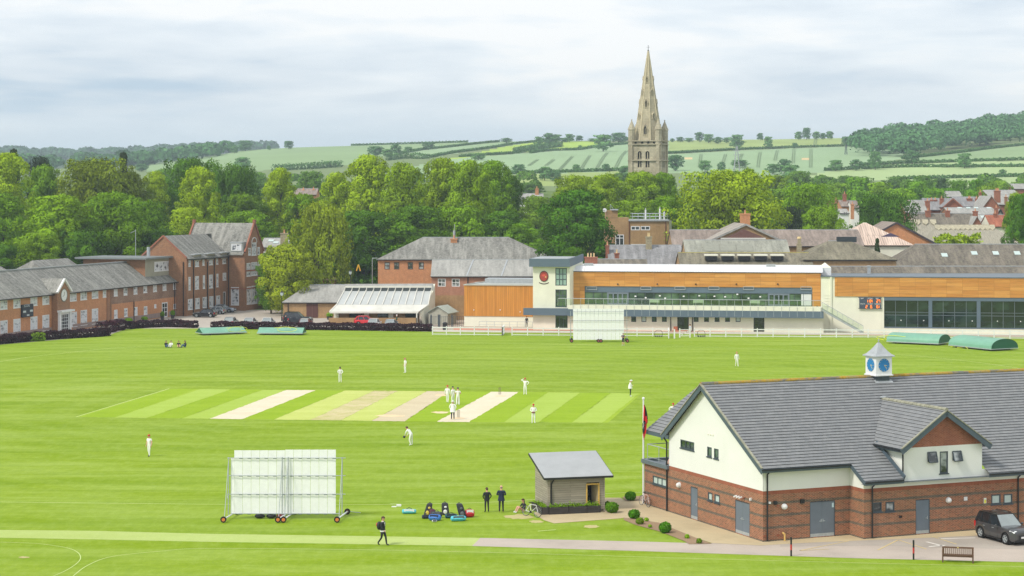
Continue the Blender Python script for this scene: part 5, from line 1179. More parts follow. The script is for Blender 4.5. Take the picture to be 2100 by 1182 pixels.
mb.build('wall',BRICKD,blk)
for h,c,r in hb_l: window(blk,FB,*h,cols=c,rows=r,fm=WHITE,gm=SCHOOLG,fw=.14,bw=.1,depth=.06,sill=True)
window(blk,FB,*hdr,cols=1,rows=1,fm=WHITE,gm=GLASS,fw=.12,depth=.05,name='door'); window(blk,FTs,*hs,cols=2,rows=2,fm=WHITE,gm=SCHOOLG,fw=.16,bw=.14,depth=.06,sill=True)
for h,c,r in tg: window(blk,FT,*h,cols=c,rows=r,fm=WHITE,gm=SCHOOLG,fw=.16,bw=.1,depth=.06,sill=True)
uq = (tg[7][0][0] + tg[7][0][1]) / 2; wq_ = (tg[7][0][1] - tg[7][0][0]) / 2; mb = MB(); pr_ = None
for k in range(13):
 a = math.pi * k / 12; p = FT.p(uq + wq_ * math.cos(a),tg[7][0][3] + wq_ * .8 * math.sin(a),.03)
 if pr_ is not None: mb.bar(pr_,p,.16,.12)
 pr_ = p
mb.build('arch',WHITE,blk)
mb = MB(); ov = .35; t3 = (zr3 - ze3) / hb3; t4 = (tzr - tz) / (tm - T1_)
mb.prism([S(-.1,ov,ze3 - ov * t3 + .05),S(BL + .3,ov,ze3 - ov * t3 + .05),S(BL + .3,-hb3,zr3 + .05),S(-.1,-hb3,zr3 + .05)],Z * .14); mb.prism([S(-.1,-2 * hb3,ze3),S(BL + 4,-2 * hb3,ze3),S(BL + 4,-hb3,zr3 + .05),S(-.1,-hb3,zr3 + .05)],Z * .13)
mb.prism([S(T1_ - ov,3.2,tz - ov * t4),S(T1_ - ov,-8.6,tz - ov * t4),S(tm,-8.6,tzr),S(tm,3.2,tzr)],Z * .14); mb.prism([S(T2_ + ov,3.2,tz - ov * t4),S(T2_ + ov,-8.6,tz - ov * t4),S(tm,-8.6,tzr),S(tm,3.2,tzr)],Z * .13)
mb.build('roof',SLATE,blk)
for b0 in (3.42,-8.6):
 mb = MB()
 for a0 in (T1_,T2_): mb.bar(S(a0,b0,tz + .15),S(tm,b0,tzr + .3),.3,.3)
 mb.hexa([S(tm - .35,b0 - .2,tzr),S(tm + .35,b0 - .2,tzr),S(tm + .35,b0 + .2,tzr),S(tm - .35,b0 + .2,tzr),S(tm - .35,b0 - .2,tzr + .75),S(tm + .35,b0 - .2,tzr + .75),S(tm + .35,b0 + .2,tzr + .75),S(tm - .35,b0 + .2,tzr + .75)]); mb.build('gable_coping',BRICKR,blk)
mb = MB(); mb.bar(S(-.12,0,ze3 + .1),S(-.12,-hb3,zr3 + .2),.2,.25); mb.bar(S(-.12,-2 * hb3,ze3 + .1),S(-.12,-hb3,zr3 + .2),.2,.25); mb.build('gable_coping',BRICKR,blk)
# dormer heads
mb = MB()
for px in (404,432.5,460.5): u = uat(FB,px); hx(mb,FB,u - 2.0,u + 2.0,ze3 + .45,ze3 + .65,-2.6,.45)
hx(mb,FTs,.6,3.0,12.3,12.5,-2.5,.1) ; mb.build('dormer_roof',LEAD,blk)
mb = MB()
for px in (404,432.5,460.5): u = uat(FB,px); hx(mb,FB,u - 1.6,u + 1.6,ze3 - .6,ze3 + .45,-2.6,.03)
mb.build('dormer_wall',plain('dormer_render',C(196,188,170),.8,.1),blk)
hx_ = (uat(FTs,474),uat(FTs,487),10.9,12.3); mb = MB(); hx(mb,FTs,.5,3.1,10.6,12.3,-2.6,-.02); mb.build('dormer_wall',plain('dormer_lead',C(150,152,150),.7,.1),blk); window(blk,FTs,.8,2.8,10.9,12.2,cols=2,rows=1,fm=WHITE,gm=SCHOOLG,fw=.14,bw=.12,depth=-.02)
mb = MB()
for px,zt_p in ((396,ze3),(424.5,9.2),(438.5,ze3)): u = uat(FB,px); mb.tube(FB.p(u,0,.1),FB.p(u,zt_p,.1),.09)
mb.tube(FTs.p(.3,0,.1),FTs.p(.3,tz,.1),.09); mb.tube(FGe.p(2 * hb3 - .6,0,.1),FGe.p(2 * hb3 - .6,9.4,.1),.09); mb.build('downpipes',BLACK,blk)
MB().bar(S(0,.42,ze3 - .3),S(BL,.42,ze3 - .3),.14,.14).build('gutter',BLACK,blk)
mb = MB(); hx(mb,FT,T1_ - .02,T2_ + .02,7.1,7.35,0,.06); hx(mb,FTs,0,3.45,3.9,4.1,0,.06); hx(mb,FT,T1_ - .02,T2_,3.9,4.1,0,.06); mb.build('string_course',BRICKR,blk)
# dark scoreboard fixed to the wing
sbo = thing('scoreboard','black scoreboard with pale blank number windows fixed to the orange brick wing','scoreboard',FWg.p(uat(FWg,53),4,.2)); a0,z1_ = FWg.uz(42.3,625.5); a1,_ = FWg.uz(65,640); _,z0_ = FWg.uz(42.3,651.5)
mb = MB(); hx(mb,FWg,a0,a1,z0_,z1_,.05,.3); bd = mb.build('panel',plain('navy_panel',C(34,44,58),.5,.1),sbo); PALE = plain('pale_panel',C(196,204,206),.6,.15,6); mb = MB(); w2 = a1 - a0; h2 = z1_ - z0_
text(FWg,'SCORE',a0 + w2 * .14,z0_ + h2 * .80,.55,.31,PALE,'caption',bd)
for a,b,c,d in ((.06,.32,.36,.52),(.68,.94,.38,.54),(.4,.62,.08,.2)): mb = MB(); hx(mb,FWg,a0 + a * w2,a0 + b * w2,z0_ + c * h2,z0_ + d * h2,.3,.32); mb.build('number_window',PALE,bd)
# ---------------------------------------------------------------- buildings behind; each stands at its own distance
def house(name,label,pl,pr,ye,yr,D,dep,wm,rm,hl=0,hr=0,rot=0.0,gabl=False,cat='house',wins=(),chim=(),base=None,group=None,fm=WHITE,eave=.25,wz=None,edge=None,sky=()):
 """ridge parallel to the picture (or gable to the front when gabl), set by photo columns, eaves and ridge rows at distance D"""
 zb = zt(0,D) - .6 if base is None else base
 xl,xr = XA(pl,D),XA(pr,D); L_ = xr - xl; o = Vector((xl,D,0)); d = Vector((math.cos(rot),math.sin(rot),0)); fr = Fr(o,d); n = fr.n
 Dr = D + dep / 2; ze_ = ZA(ye,D) - zb; zr_ = (ZA(yr,Dr) if not gabl else ZA(yr,D)) - zb; fr.o = o + Z * zb
 root = thing(name,label,cat,fr.p(L_ / 2,0),group); hs = [hole2(fr,*w_[:4]) for w_ in wins]
 mb = MB()
 if not gabl:
  wallpoly(mb,fr,[(0,0),(L_,0),(L_,ze_),(0,ze_)],hs)
  for u,hh in ((0,hl),(L_,hr)):
   mb.face([fr.p(u,0),fr.p(u,ze_)] + ([fr.p(u,zr_,-dep / 2)] if hh == 0 else []) + [fr.p(u,ze_,-dep),fr.p(u,0,-dep)])
  mb.face([fr.p(0,0,-dep),fr.p(L_,0,-dep),fr.p(L_,ze_,-dep),fr.p(0,ze_,-dep)])
 else:
  wallpoly(mb,fr,[(0,0),(L_,0),(L_,ze_),(L_ / 2,zr_),(0,ze_)],hs); mb.face([fr.p(0,0),fr.p(0,0,-dep),fr.p(0,ze_,-dep),fr.p(0,ze_)]); mb.face([fr.p(L_,0),fr.p(L_,0,-dep),fr.p(L_,ze_,-dep),fr.p(L_,ze_)])
 mb.build('wall',wm,root)
 mb = MB(); T = .14
 if not gabl:
  tn = (zr_ - ze_) / (dep / 2); a = eave
  oL = .15 if hl == 0 else a; oR = .15 if hr == 0 else a
  mb.prism([fr.p(-oL,ze_ - a * tn,a),fr.p(L_ + oR,ze_ - a * tn,a),fr.p(L_ - hr + (oR if hr == 0 else 0),zr_,-dep / 2),fr.p(hl - (oL if hl == 0 else 0),zr_,-dep / 2)],Z * T)
  mb.prism([fr.p(-oL,ze_ - a * tn,-dep - a),fr.p(L_ + oR,ze_ - a * tn,-dep - a),fr.p(L_ - hr + (oR if hr == 0 else 0),zr_,-dep / 2),fr.p(hl - (oL if hl == 0 else 0),zr_,-dep / 2)],Z * (T - .01))
  if hl: mb.prism([fr.p(-oL,ze_ - a * tn,a),fr.p(-oL,ze_ - a * tn,-dep - a),fr.p(hl,zr_,-dep / 2)],Z * T)
  if hr: mb.prism([fr.p(L_ + oR,ze_ - a * tn,a),fr.p(L_ + oR,ze_ - a * tn,-dep - a),fr.p(L_ - hr,zr_,-dep / 2)],Z * T)
 else:
  tn = (zr_ - ze_) / (L_ / 2); a = eave
  mb.prism([fr.p(-a,ze_ - a * tn,.3),fr.p(L_ / 2,zr_,.3),fr.p(L_ / 2,zr_,-dep),fr.p(-a,ze_ - a * tn,-dep)],Z * T); mb.prism([fr.p(L_ + a,ze_ - a * tn,.3),fr.p(L_ / 2,zr_,.3),fr.p(L_ / 2,zr_,-dep),fr.p(L_ + a,ze_ - a * tn,-dep)],Z * (T - .01))
 rf_ = mb.build('roof',rm,root)
 if not gabl:
  mb = MB(); mb.bar(fr.p(hl,zr_ + T,-dep / 2),fr.p(L_ - hr,zr_ + T,-dep / 2),.24,.12)
  for hh,u in ((hl,0),(L_,L_)) if False else (): pass
  mb.build('ridge',edge or LEAD,rf_); MB().bar(fr.p(-.1,ze_ - eave * tn,eave + .05),fr.p(L_ + .1,ze_ - eave * tn,eave + .05),.13,.14).build('gutter',BLACK,root)
 elif edge:
  mb = MB();
  for s_,u in ((0,-a),(1,L_ + a)): mb.bar(fr.p(u,ze_ - a * tn + .02,.33),fr.p(L_ / 2,zr_ + .02,.33),.1,.34)
  mb.build('bargeboard',edge,root)
 for w_,h in zip(wins,hs): window(root,fr,*h,cols=w_[4],rows=w_[5],fm=w_[6] if len(w_) > 6 else fm,gm=CURTAIN,fw=.12,bw=.09,depth=.05)
 for c in chim:
  px,yt,yb,wpx,off,m_ = c[:6]; Dc = D + off; x = XA(px,Dc); zt_ = ZA(yt,Dc); zb_ = ZA(yb,Dc); w2 = wpx / 2 * Dc / F; mb = MB()
  mb.box((x - w2,Dc - .45,zb_ - 1.2),(x + w2,Dc + .45,zt_ - .25)); mb.box((x - w2 - .08,Dc - .53,zt_ - .25),(x + w2 + .08,Dc + .53,zt_)); ch = mb.build('chimney',m_,rf_)
  npot = c[6] if len(c) > 6 else max(1,int(w2 * 2 / .55))
  for k in range(npot): u = lerp(x - w2 + .3,x + w2 - .3,(k + .5) / npot); MB().lathe((u,Dc,zt_),[(.17,0),(.13,.1),(.12,.55),(.16,.6),(.1,.62)],8).build('chimney_pot',c[7] if len(c) > 7 else POT,ch)
 for px,py in sky:
  # rooflights lie in the front slope
  tn = (zr_ - ze_) / (dep / 2); r = Vector(((px - CX) / F,1,-(py - YH) / F)); s_ = D
  for _ in range(30):
   q = Vector((0,0,HC)) + r * s_; want = ZA(0,1) * 0 + (zb + ze_ + ((q - fr.o).dot(-n)) * tn); s_ += (q.z - want) * 1.2
  u = (q - fr.o).dot(d); t_ = (q - fr.o).dot(-n); mb = MB(); P4 = [fr.p(u + a_,ze_ + (t_ + b_) * tn + T + .05,-(t_ + b_)) for a_,b_ in ((-.5,-.5),(.5,-.5),(.5,.5),(-.5,.5))]; mb.prism(P4,Z * .08); mb.build('rooflight',FROST,rf_)
 return root,fr,L_,ze_,zr_,zb
POT = plain('clay_pot',C(206,150,112),.8,.15,5); POTY = plain('buff_pot',C(214,190,140),.8,.15,5); STONE = brickm('rubble_stone',C(176,164,132),C(156,146,118),C(190,180,150),.3,bw=.5,rh=.28,ms=.03)
# brick hall with hipped roof
BW = plain('brown_window',C(86,62,52),.6,.1)
r_,fr,L_,ze_,zr_,zb = house('brick_hall','orange brick hall under a big hipped grey slate roof in front of the tall trees',775,1132,532,488.5,350,13,BRICKO,SLATE,hl=7.6,hr=7.6,cat='building',base=0,
 wins=[(x,x + 11,538,553,1,2,BW) for x in (788.5,808,836,858.5)],chim=[(931,489.5,508,13,5.2,BRICKO,1)])
MB().tube(P(932,486,356),P(932,460,356),.05).tube(P(931.5,488,355.5),P(931.5,473,355.5),.22).tube(P(906,534,352),P(906,520,352),.18).tube(P(943,534,352),P(943,521,352),.05).build('roof_flues',LEAD,r_)
r2,fr,L_,ze_,zr_,zb = house('brick_annexe','orange brick annexe with pale grey roof against the hipped hall',885,1120,567,534.5,333,12,BRICKT,SLATEL,cat='building',base=0,
 wins=[(898,914,572,588,2,2),(926.5,943,572,588,2,2)],edge=LEAD)
mb = MB(); zq = zat(fr,890,606); hx(mb,fr,-.02,L_,0,zq,-.02,.05); mb.build('lower_wall',BRICKY,r2)
for px in (962,1033): a = uat(fr,px); MB().bar(fr.p(a - .4,ze_ + .05,.2),fr.p(a + .6,zr_ + .1,-5.9),.25,.1).build('roof_flashing',LEAD,r2)
MB().tube(fr.p(uat(fr,960),ze_ - .1,.1),fr.p(uat(fr,957),3,.1),.08).build('downpipe',BLACK,r2)
# low stone store with brown doors
r3,fr,L_,ze_,zr_,zb = house('stone_store','low buff stone store with mottled slate roof and brown double doors',581,712,620.5,585.5,338,12.5,BRICKY,SLATEL,hl=3.6,cat='building',base=0)
u0,z1 = fr.uz(628.5,622.5); u1,_ = fr.uz(652,640); mb = MB(); hx(mb,fr,u0,(u0 + u1) / 2 - .02,.1,z1,.0,.08); hx(mb,fr,(u0 + u1) / 2 + .02,u1,.1,z1,0,.08); mb.build('door',plain('maroon_door',C(92,56,50),.7,.1),r3)
MB().tube(fr.p(uat(fr,591),0,.1),fr.p(uat(fr,591),ze_,.1),.08).build('downpipe',BLACK,r3)
rb = thing('parapet_building','flat roofed orange brick building showing just behind the stone store','building',(XA(645,352),352,0)); mb = MB(); x0,x1 = XA(597,352),XA(685,352)
mb.box((x0,352,0),(x1,360,ZA(576,352))); mb.build('wall',BRICKO,rb); mb = MB(); z_ = ZA(575,352); mb.box((x0 - .2,351.8,z_),(x1 + .2,360.2,z_ + .25)); mb.build('coping',plain('stone_coping',C(190,168,130),.9,.15),rb)
# white glass roofed building
Dg = 322; gr = thing('glass_roofed_building','white framed building with long sloping ribbed glass roof behind the red car','building',(XA(780,Dg),Dg,0)); WF = plain('aged_white_frame',C(216,214,204),.6,.08,1)
e0 = P(676,641,Dg - 1.5); e1 = P(858,641,Dg - 1.5); k0,k1 = P(690,627,Dg + .5),P(878,627,Dg + .5); t0,t1 = P(706,598,Dg + 4.5),P(884,598,Dg + 4.5); f0,f1 = P(708,588.5,Dg + 4.6),P(886,588.5,Dg + 4.6); r0,r1 = P(706,584,Dg + 9),P(888,583,Dg + 9)
mb = MB(); mb.prism([k0,k1,t1,t0],Z * .05); mb.build('glass_roof',plain('ribbed_glass',C(182,185,183),.35,.08,.7),gr)
mb = MB(); mb.prism([e0,e1,k1,k0],Z * .12); mb.build('canopy',plain('worn_white_canopy',C(212,210,200),.6,.12,.5),gr)
mb = MB(); n = 12
for i in range(n + 1): a = k0.lerp(k1,i / n); b = t0.lerp(t1,i / n); c = f0.lerp(f1,i / n); mb.bar(a + Z * .1,b + Z * .12,.13,.16); mb.bar(b,c,.12,.12)
mb.bar(e0,e1,.22,.28); mb.bar(k0 + Z * .1,k1 + Z * .1,.1,.1); mb.bar(f0,f1,.2,.3); mb.bar(k0 + Z * .1,e0 + Z * .1,.2,.16); mb.build('frame',WF,gr)
mb = MB(); mb.face([t0,t1,f1,f0]); mb.build('clerestory',GLASS,gr); mb = MB(); mb.prism([f0,f1,r1,r0],Z * .1); mb.build('roof',SLATEL,gr)
xw = e1.x + 2.2; mb = MB(); a_ = P(867,663,Dg); a_.z = 0; b_ = P(888,655,Dg + 9); b_.z = 0; pts = [a_,P(860,642,Dg - 1),P(884,597,Dg + 4.5),P(888,582.5,Dg + 9),b_]; mb.prism(pts,Vector((.35,0,0))); mb.build('end_wall',CREAM,gr)
mb = MB(); xa,xb = XA(689,Dg),XA(860,Dg); mb.box((xa,Dg + .4,0),(xb,Dg + .7,2.2)); mb.build('wall',BRICKY,gr)
mb = MB(); xs = [XA(p,Dg) for p in (685,747,797)]
for x in xs: mb.box((x,Dg - .3,0),(x + .75,Dg + .38,2.2))
mb.build('pier',CREAM,gr); mb = MB()
for p in (716,774,831): x = XA(p,Dg); mb.box((x,Dg + .3,1.0),(x + 2.1,Dg + .42,2.1))
mb.build('shutters',GLASS,gr); mb = MB(); mb.box((XA(676,Dg),Dg - 1.6,0),(XA(856,Dg),Dg - 1.35,1.15)); mb.build('low_wall',BRICKY,gr); mb = MB(); mb.box((XA(855.5,Dg) - .1,Dg - 1.6,0),(XA(855.5,Dg) + .1,Dg - 1.4,2.2)); mb.build('post',WF,gr)
# grey shed, bin and railings beside it
GB = plain('grey_boards',C(158,156,142),.8,.15,2)
D = 322; sh = thing('garden_shed','small weathered grey shed with pale felt roof left of the timber block','shed',(XA(905,D),D,0)); a,b,c = P(879,655,D),P(918,660,D - 2),P(936,652,D + 2)
a.z = b.z = c.z = 0; h1 = 2.0; d_ = a + (c - b); mid = (a + b) / 2; midb = (d_ + c) / 2
mb = MB(); mb.face([a,b,b + Z * h1,mid + Z * (h1 + .95),a + Z * h1]); mb.face([b,c,c + Z * h1,b + Z * h1]); mb.face([c,d_,d_ + Z * h1,midb + Z * (h1 + .95),c + Z * h1]); mb.face([d_,a,a + Z * h1,d_ + Z * h1]); mb.build('wall',GB,sh)
e = (c - b) * .08; s_ = (b - a) * .09; mb = MB(); mb.prism([b - e + s_ + Z * (h1 - .15),c + e + s_ + Z * (h1 - .15),midb + e + Z * (h1 + .98),mid - e + Z * (h1 + .98)],Z * .08); mb.prism([a - e - s_ + Z * (h1 - .15),d_ + e - s_ + Z * (h1 - .15),midb + e + Z * (h1 + .98),mid - e + Z * (h1 + .98)],Z * .07); mb.build('roof',plain('pale_felt',C(166,176,166),.8,.12),sh)
D = 316; rl = thing('railings','dark metal railings and gate posts in front of the grey shed','railings',(XA(915,D),D,0)); mb = MB()
for px in range(882,952,4): x = XA(px,D); mb.tube((x,D,0),(x,D,1.7),.025)
for px in (884,899,902,927): x = XA(px,D); mb.box((x - .1,D - .1,0),(x + .1,D + .1,1.95))
mb.bar((XA(882,D),D,1.6),(XA(950,D),D,1.6),.04); mb.bar((XA(882,D),D,.2),(XA(950,D),D,.2),.04); mb.build('bars',DARKGREY,rl)
D = 309; x = XA(912.5,D); bn = thing('litter_bin','black litter bin beside the railings near the grey shed','bin',(x,D,0)); MB().lathe((x,D,0),[(.3,0),(.36,.05),(.36,.95)],14).build('body',BLACK,bn); MB().lathe((x,D,.95),[(.4,0),(.4,.08),(.2,.25),(0,.27)],14).build('lid',BLACK,bn)
for px,pt_,D,lab in ((578,596,330,'lamp post with glass lantern at the corner of the stone store'),(718.5,553,346,'lamp post with glass lantern rising behind the roofs in front of the trees')):
 x = XA(px,D); top = ZA(pt_,D); lp = thing('lamp_post',lab,'lamp post',(x,D,0),'lamp posts by the school buildings'); MB().tube((x,D,0),(x,D,top - .9),.07,.05).tube((x,D,0),(x,D,.7),.12).build('post',BLACK,lp)
 lm = MB().lathe((x,D,top - .9),[(.1,0),(.22,.1),(.3,.55),(.3,.56)],6).build('lantern',FROST,lp); MB().lathe((x,D,top - .34),[(.34,0),(.08,.22),(.05,.34),(0,.36)],6).build('cap',BLACK,lm)
x = XA(763.5,352); lp = thing('lamp_column','plain grey street light column left of the brick hall','street light',(x,352,0)); MB().tube((x,352,0),(x,352,ZA(530,352)),.09,.06).bar((x,352,ZA(530,352)),(x + .9,352,ZA(530,352) + .05),.25,.12).build('column',LEAD,lp)
# buff brick block with roof masts
D = 372; bb = thing('buff_block','tall buff brick block with railings and white masts on its flat roof','building',(XA(1312,D),D,zt(0,D))); zb = zt(0,D) - 1
FBb = Fr(Vector((XA(1290,D),D,0)),Vector((1,0,0))); z0 = ZA(454,D); hb2 = hole2(FBb,1294,1312,464,472.5),hole2(FBb,1314,1333,464,472.5),hole2(FBb,1294,1325,501,509)
mb = MB(); wallpoly(mb,FBb,[(0,zb),(XA(1372,D) - XA(1290,D),zb),(XA(1372,D) - XA(1290,D),z0),(0,z0)],hb2); xr = XA(1372,D); mb.box((XA(1243,D),D + .4,zb),(XA(1290,D),D + 8,ZA(447,D))); mb.box((XA(1243,D),D + .35,ZA(447,D)),(XA(1267,D),D + 5,ZA(432,D))); mb.face([(xr,D,zb),(xr,D,z0),(xr + .6,D + 10,z0),(xr + .6,D + 10,zb)]); mb.build('wall',BRICKY,bb)
mb = MB(); mb.prism([(xr - .5,D + .02,zb),(xr + .55,D + .8,zb),(xr + .55,D + .8,z0 + .1),(xr - .5,D - .02,z0 + .1)],(0,.4,0)); mb.build('white_end',CREAM,bb)
mb = MB(); mb.box((XA(1289,D),D - .3,z0),(XA(1373,D),D + 9,z0 + .3)); mb.box((XA(1254,D),D,ZA(432,D)),(XA(1268,D),D + 4,ZA(431,D) + .15)); mb.build('roof_edge',LEAD,bb)
for h,c in zip(hb2,(2,2,3)): window(bb,FBb,*h,cols=c,rows=1,fm=WHITE,gm=GLASS,fw=.14,bw=.14,depth=.05)
f2 = Fr(Vector((XA(1243,D),D + .4,0)),Vector((1,0,0))); window(bb,f2,*hole2(f2,1262,1279.5,481.5,506),cols=2,rows=2,rowz=[zat(f2,1270,488.5)],fm=WHITE,gm=GLASS,fw=.14,bw=.12,depth=-.03)
mb = MB(); zz = z0 + .3
for px in (1297,1309,1321,1333,1345,1357,1369): mb.tube(P(px,0,D + .5) * Vector((1,1,0)).normalized().length * 0 + Vector((XA(px,D),D + .5,zz)),(XA(px,D),D + .5,zz + 1.1),.05)
for k in (.55,1.1): mb.tube((XA(1297,D),D + .5,zz + k),(XA(1371,D),D + .5,zz + k),.05); mb.tube((XA(1297,D),D + 7,zz + k),(XA(1371,D),D + 7,zz + k),.05)
mb.build('roof_railing',STEEL,bb)
for px,yt in ((1325.5,427),(1355,424.5),(1364,426)): MB().tube((XA(px,D),D + 2,zz),(XA(px,D),D + 2,ZA(yt + 4,D)),.16).tube((XA(px,D),D + 2,ZA(yt + 4,D)),(XA(px,D),D + 2,ZA(yt,D)),.05).build('mast',WHITE,bb)
MB().path([(XA(1252,D),D + 1,ZA(432,D)),(XA(1252,D),D + 1,ZA(419,D)),(XA(1258,D),D + 1,ZA(429,D))],.04).build('aerial',STEEL,bb); MB().lathe((XA(1240,D),D,ZA(431.5,D)),[(0,.05),(.4,0)],14,ax=(0,-1,0)).build('satellite_dish',WHITE,bb)
MB().tube((XA(1290.5,D),D - .08,zb),(XA(1290.5,D),D - .08,z0),.08).tube((XA(1365,D),D - .08,zb),(XA(1365,D),D - .08,z0),.08).build('downpipes',plain('rust_pipe',C(112,70,50),.8),bb)
# roofs directly behind the white building
house('slate_house','slate roofed house below the buff block with a stone chimney on its ridge',1250,1402,546,504.5,336,13,BRICKR,TILEV,base=0,chim=[(1330.5,485,514,12,5.5,STONE,2,POTY),(1245.5,503,530,7,4,BRICKR,1),(1265,519,533,9,1,BRICKR,1,POTY)])
house('tiled_outbuilding','low brown tiled roof right behind the left end of the white roof',1222,1327,549,533,322,7,BRICKR,TILEB,base=0,chim=[(1212,527,541,26,-1,BRICKR,3,POTY)],cat='outbuilding')
house('long_brown_hall','long brown grey roof with five dark vents behind the white roofed pavilion',1397,1668,549,520,322,11,BRICKY,SLATEB,base=0,cat='building',edge=plain('ochre_ridge',C(176,166,96),.9,.2))
hs_,fr,L_,ze_,zr_,zb = house('grey_slate_hall','grey slate hall roof with three panels of glass strips above the dark vents',1407,1619,521,494,330,8,BRICKY,slatem('grey_green_slate',C(142,142,132),C(156,156,144),C(176,176,156),.5),base=0,cat='building')
tn = (zr_ - ze_) / 4
for i,(a_,b_) in enumerate(((1445.5,1477),(1479,1511),(1513,1545))): ua,ub = uat(fr,a_),uat(fr,b_); MB().prism([fr.p(ua,ze_ + .5 * tn + .17,-.5),fr.p(ub,ze_ + .5 * tn + .17,-.5),fr.p(ub,ze_ + 2.7 * tn + .17,-2.7),fr.p(ua,ze_ + 2.7 * tn + .17,-2.7)],Z * .06).build('rooflight_panel',plain('old_patent_glass',C(140,140,126),.4,.15,2) if i == 0 else bpy.data.materials['old_patent_glass'],hs_)
for i,px in enumerate((1459,1493,1527,1561,1595)):
 D = 323.5; x = XA(px,D); z = ZA(529,D); mb = MB(); mb.box((x - .95,D,z - .4),(x + .95,D + 1.6,z + .3)); v = mb.build('roof_vent',BLACK,bpy.data.objects['long_brown_hall']); MB().box((x - 1.05,D - .3,z + .3),(x + 1.05,D + 1.8,z + .55)).build('vent_cap',CREAM,v)
D = 307.5; x0,x1 = XA(1684,D),XA(1704.5,D); stt = thing('stair_tower','small white square tower with a low pyramid top at the roof junction','tower',(x0,D,0)); z_ = ZA(549,D); mb = MB(); mb.box((x0,D,0),(x1,D + 2.5,z_)); mb.build('wall',WHITE,stt); mb = MB(); xm = (x0 + x1) / 2
for a_,b_ in (((x0,D),(x1,D)),((x1,D),(x1,D + 2.5)),((x1,D + 2.5),(x0,D + 2.5)),((x0,D + 2.5),(x0,D))): mb.face([(*a_,z_),(*b_,z_),(xm,D + 1.25,z_ + .75)])
mb.build('roof',CREAM,stt)
D = 334; po = thing('stone_chimney_stack','single rubble stone chimney stack with a buff pot beside the pyramid roof','chimney',(XA(1639,D),D,0)); MB().box((XA(1634,D),D - .4,0),(XA(1643.5,D),D + .4,ZA(500,D))).box((XA(1636,D),D - .3,ZA(500,D)),(XA(1642,D),D + .3,ZA(491,D))).build('stack',STONE,po); MB().lathe((XA(1639,D),D,ZA(491,D)),[(.15,0),(.4,.1),(.3,.4),(.15,.45)],8).build('chimney_pot',POTY,po)
house('stone_hip_house','house with pyramid shaped brown roof behind the right end of the white roof',1649,1838,533,496,324,15,BRICKY,SLATEB,hl=5.2,hr=6.4,base=0,cat='building')
D = 331.5; MB().box((XA(1716,D),D - .4,ZA(497,D)),(XA(1756,D),D + .4,ZA(486,D))).build('ridge_vent',plain('navy_box',C(44,52,58),.5),bpy.data.objects['stone_hip_house'])
house('long_dark_roof_range','long dark brown tiled roof range with three square rooflights at the right',1838,2300,547,502.5,330,13,BRICKY,TILEB,hl=4.4,base=0,cat='building',sky=[(1998,522),(2042,522),(2086,522),(1937,526)])
house('low_dark_range','lowest grey tiled roof strip directly behind the timber band of the sports hall',1700,2300,572,548,313,8,BRICKY,TILEB,base=0,cat='outbuilding',chim=[(1782,545,570,5,-.4,LEAD,0)])
# further back
for px,yt,yb,D_,m_,lab in ((1511,300,352,1000,LEAD,'pale lattice pylon on the far fields above the huge yellow green tree'),(1735,297,322,1300,DARKGREY,'small dark lattice pylon in the crop left of the wood')):
 x = XA(px,D_); z0_ = zt(x,D_); z1_ = ZA(yt,D_); pyl = thing('pylon',lab,'pylon',(x,D_,z0_)); mb = MB(); n = 7; w_ = (z1_ - z0_) * .11
 for sx,sy in ((-1,-1),(1,-1),(1,1),(-1,1)): mb.bar((x + sx * w_,D_ + sy * w_,z0_),(x + sx * .25,D_ + sy * .25,z1_),.22)
 for i in range(n):
  a_,b_ = w_ * (1 - i / n) + .2,w_ * (1 - (i + 1) / n) + .2; za_,zb_ = lerp(z0_,z1_,i / n),lerp(z0_,z1_,(i + 1) / n); s_ = (-1) ** i; mb.bar((x - s_ * a_,D_ - a_,za_),(x + s_ * b_,D_ - b_,zb_),.14)
 for f_ in (.72,.85): z_ = lerp(z0_,z1_,f_); mb.bar((x - w_ * 1.1,D_,z_),(x + w_ * 1.1,D_,z_),.25)
 mb.build('lattice',m_,pyl)
house('long_pink_roof_hall','long dusty pink roof stretching across behind the grey slate hall',1380,1770,505,473,350,12,BRICKY,TILEP,base=0,cat='building')
gh,fr,L_,ze_,zr_,zb = house('gablet_house','house with ribbed grey roof, brown boarded gable and broad brick chimney',1457,1602,494,461,345,18,BRICKY,slatem('ribbed_grey',C(158,150,142),C(170,162,152),None,bw=.4,rh=.8),base=0,hl=0,gabl=True,cat='building',edge=SLATEL,chim=[(1528,438,462,20,8,BRICKO,1)])
D = 344.6; MB().prism([P(1488,488,D),P(1568,488,D),P(1525,470,D)],(0,-.15,0)).build('boarded_gable',plain('brown_boards',C(112,78,70),.8,.1),gh); MB().bar(P(1478,489.5,D - .2),P(1570,489.5,D - .2),.2,.25).build('ledge',WF,gh)
gp,fr,L_,ze_,zr_,zb = house('ribbed_pink_house','pale pink ribbed metal roof with small purple gable left of the brown brick gable',1717,1872,503,459,352,14,CREAM,slatem('pink_ribs',C(208,184,168),C(214,192,176),None,bw=.42,rh=40,ms=.06),base=0,hl=5.8,hr=7.0,cat='building',edge=CREAM)
D = 349; MB().prism([P(1806,486,D),P(1846,486,D),P(1826,478,D)],(0,-.15,0)).build('purple_gable',plain('purple_panel',C(88,78,104),.7),gp)
gb,fr,L_,ze_,zr_,zb = house('brown_gable_house','broad orange brick gable with dark bargeboards rising behind the pink roof',1744,1932,508,457.5,362,14,BRICKO,TILEP,base=0,gabl=True,cat='building',edge=plain('dark_barge',C(66,58,62),.6))
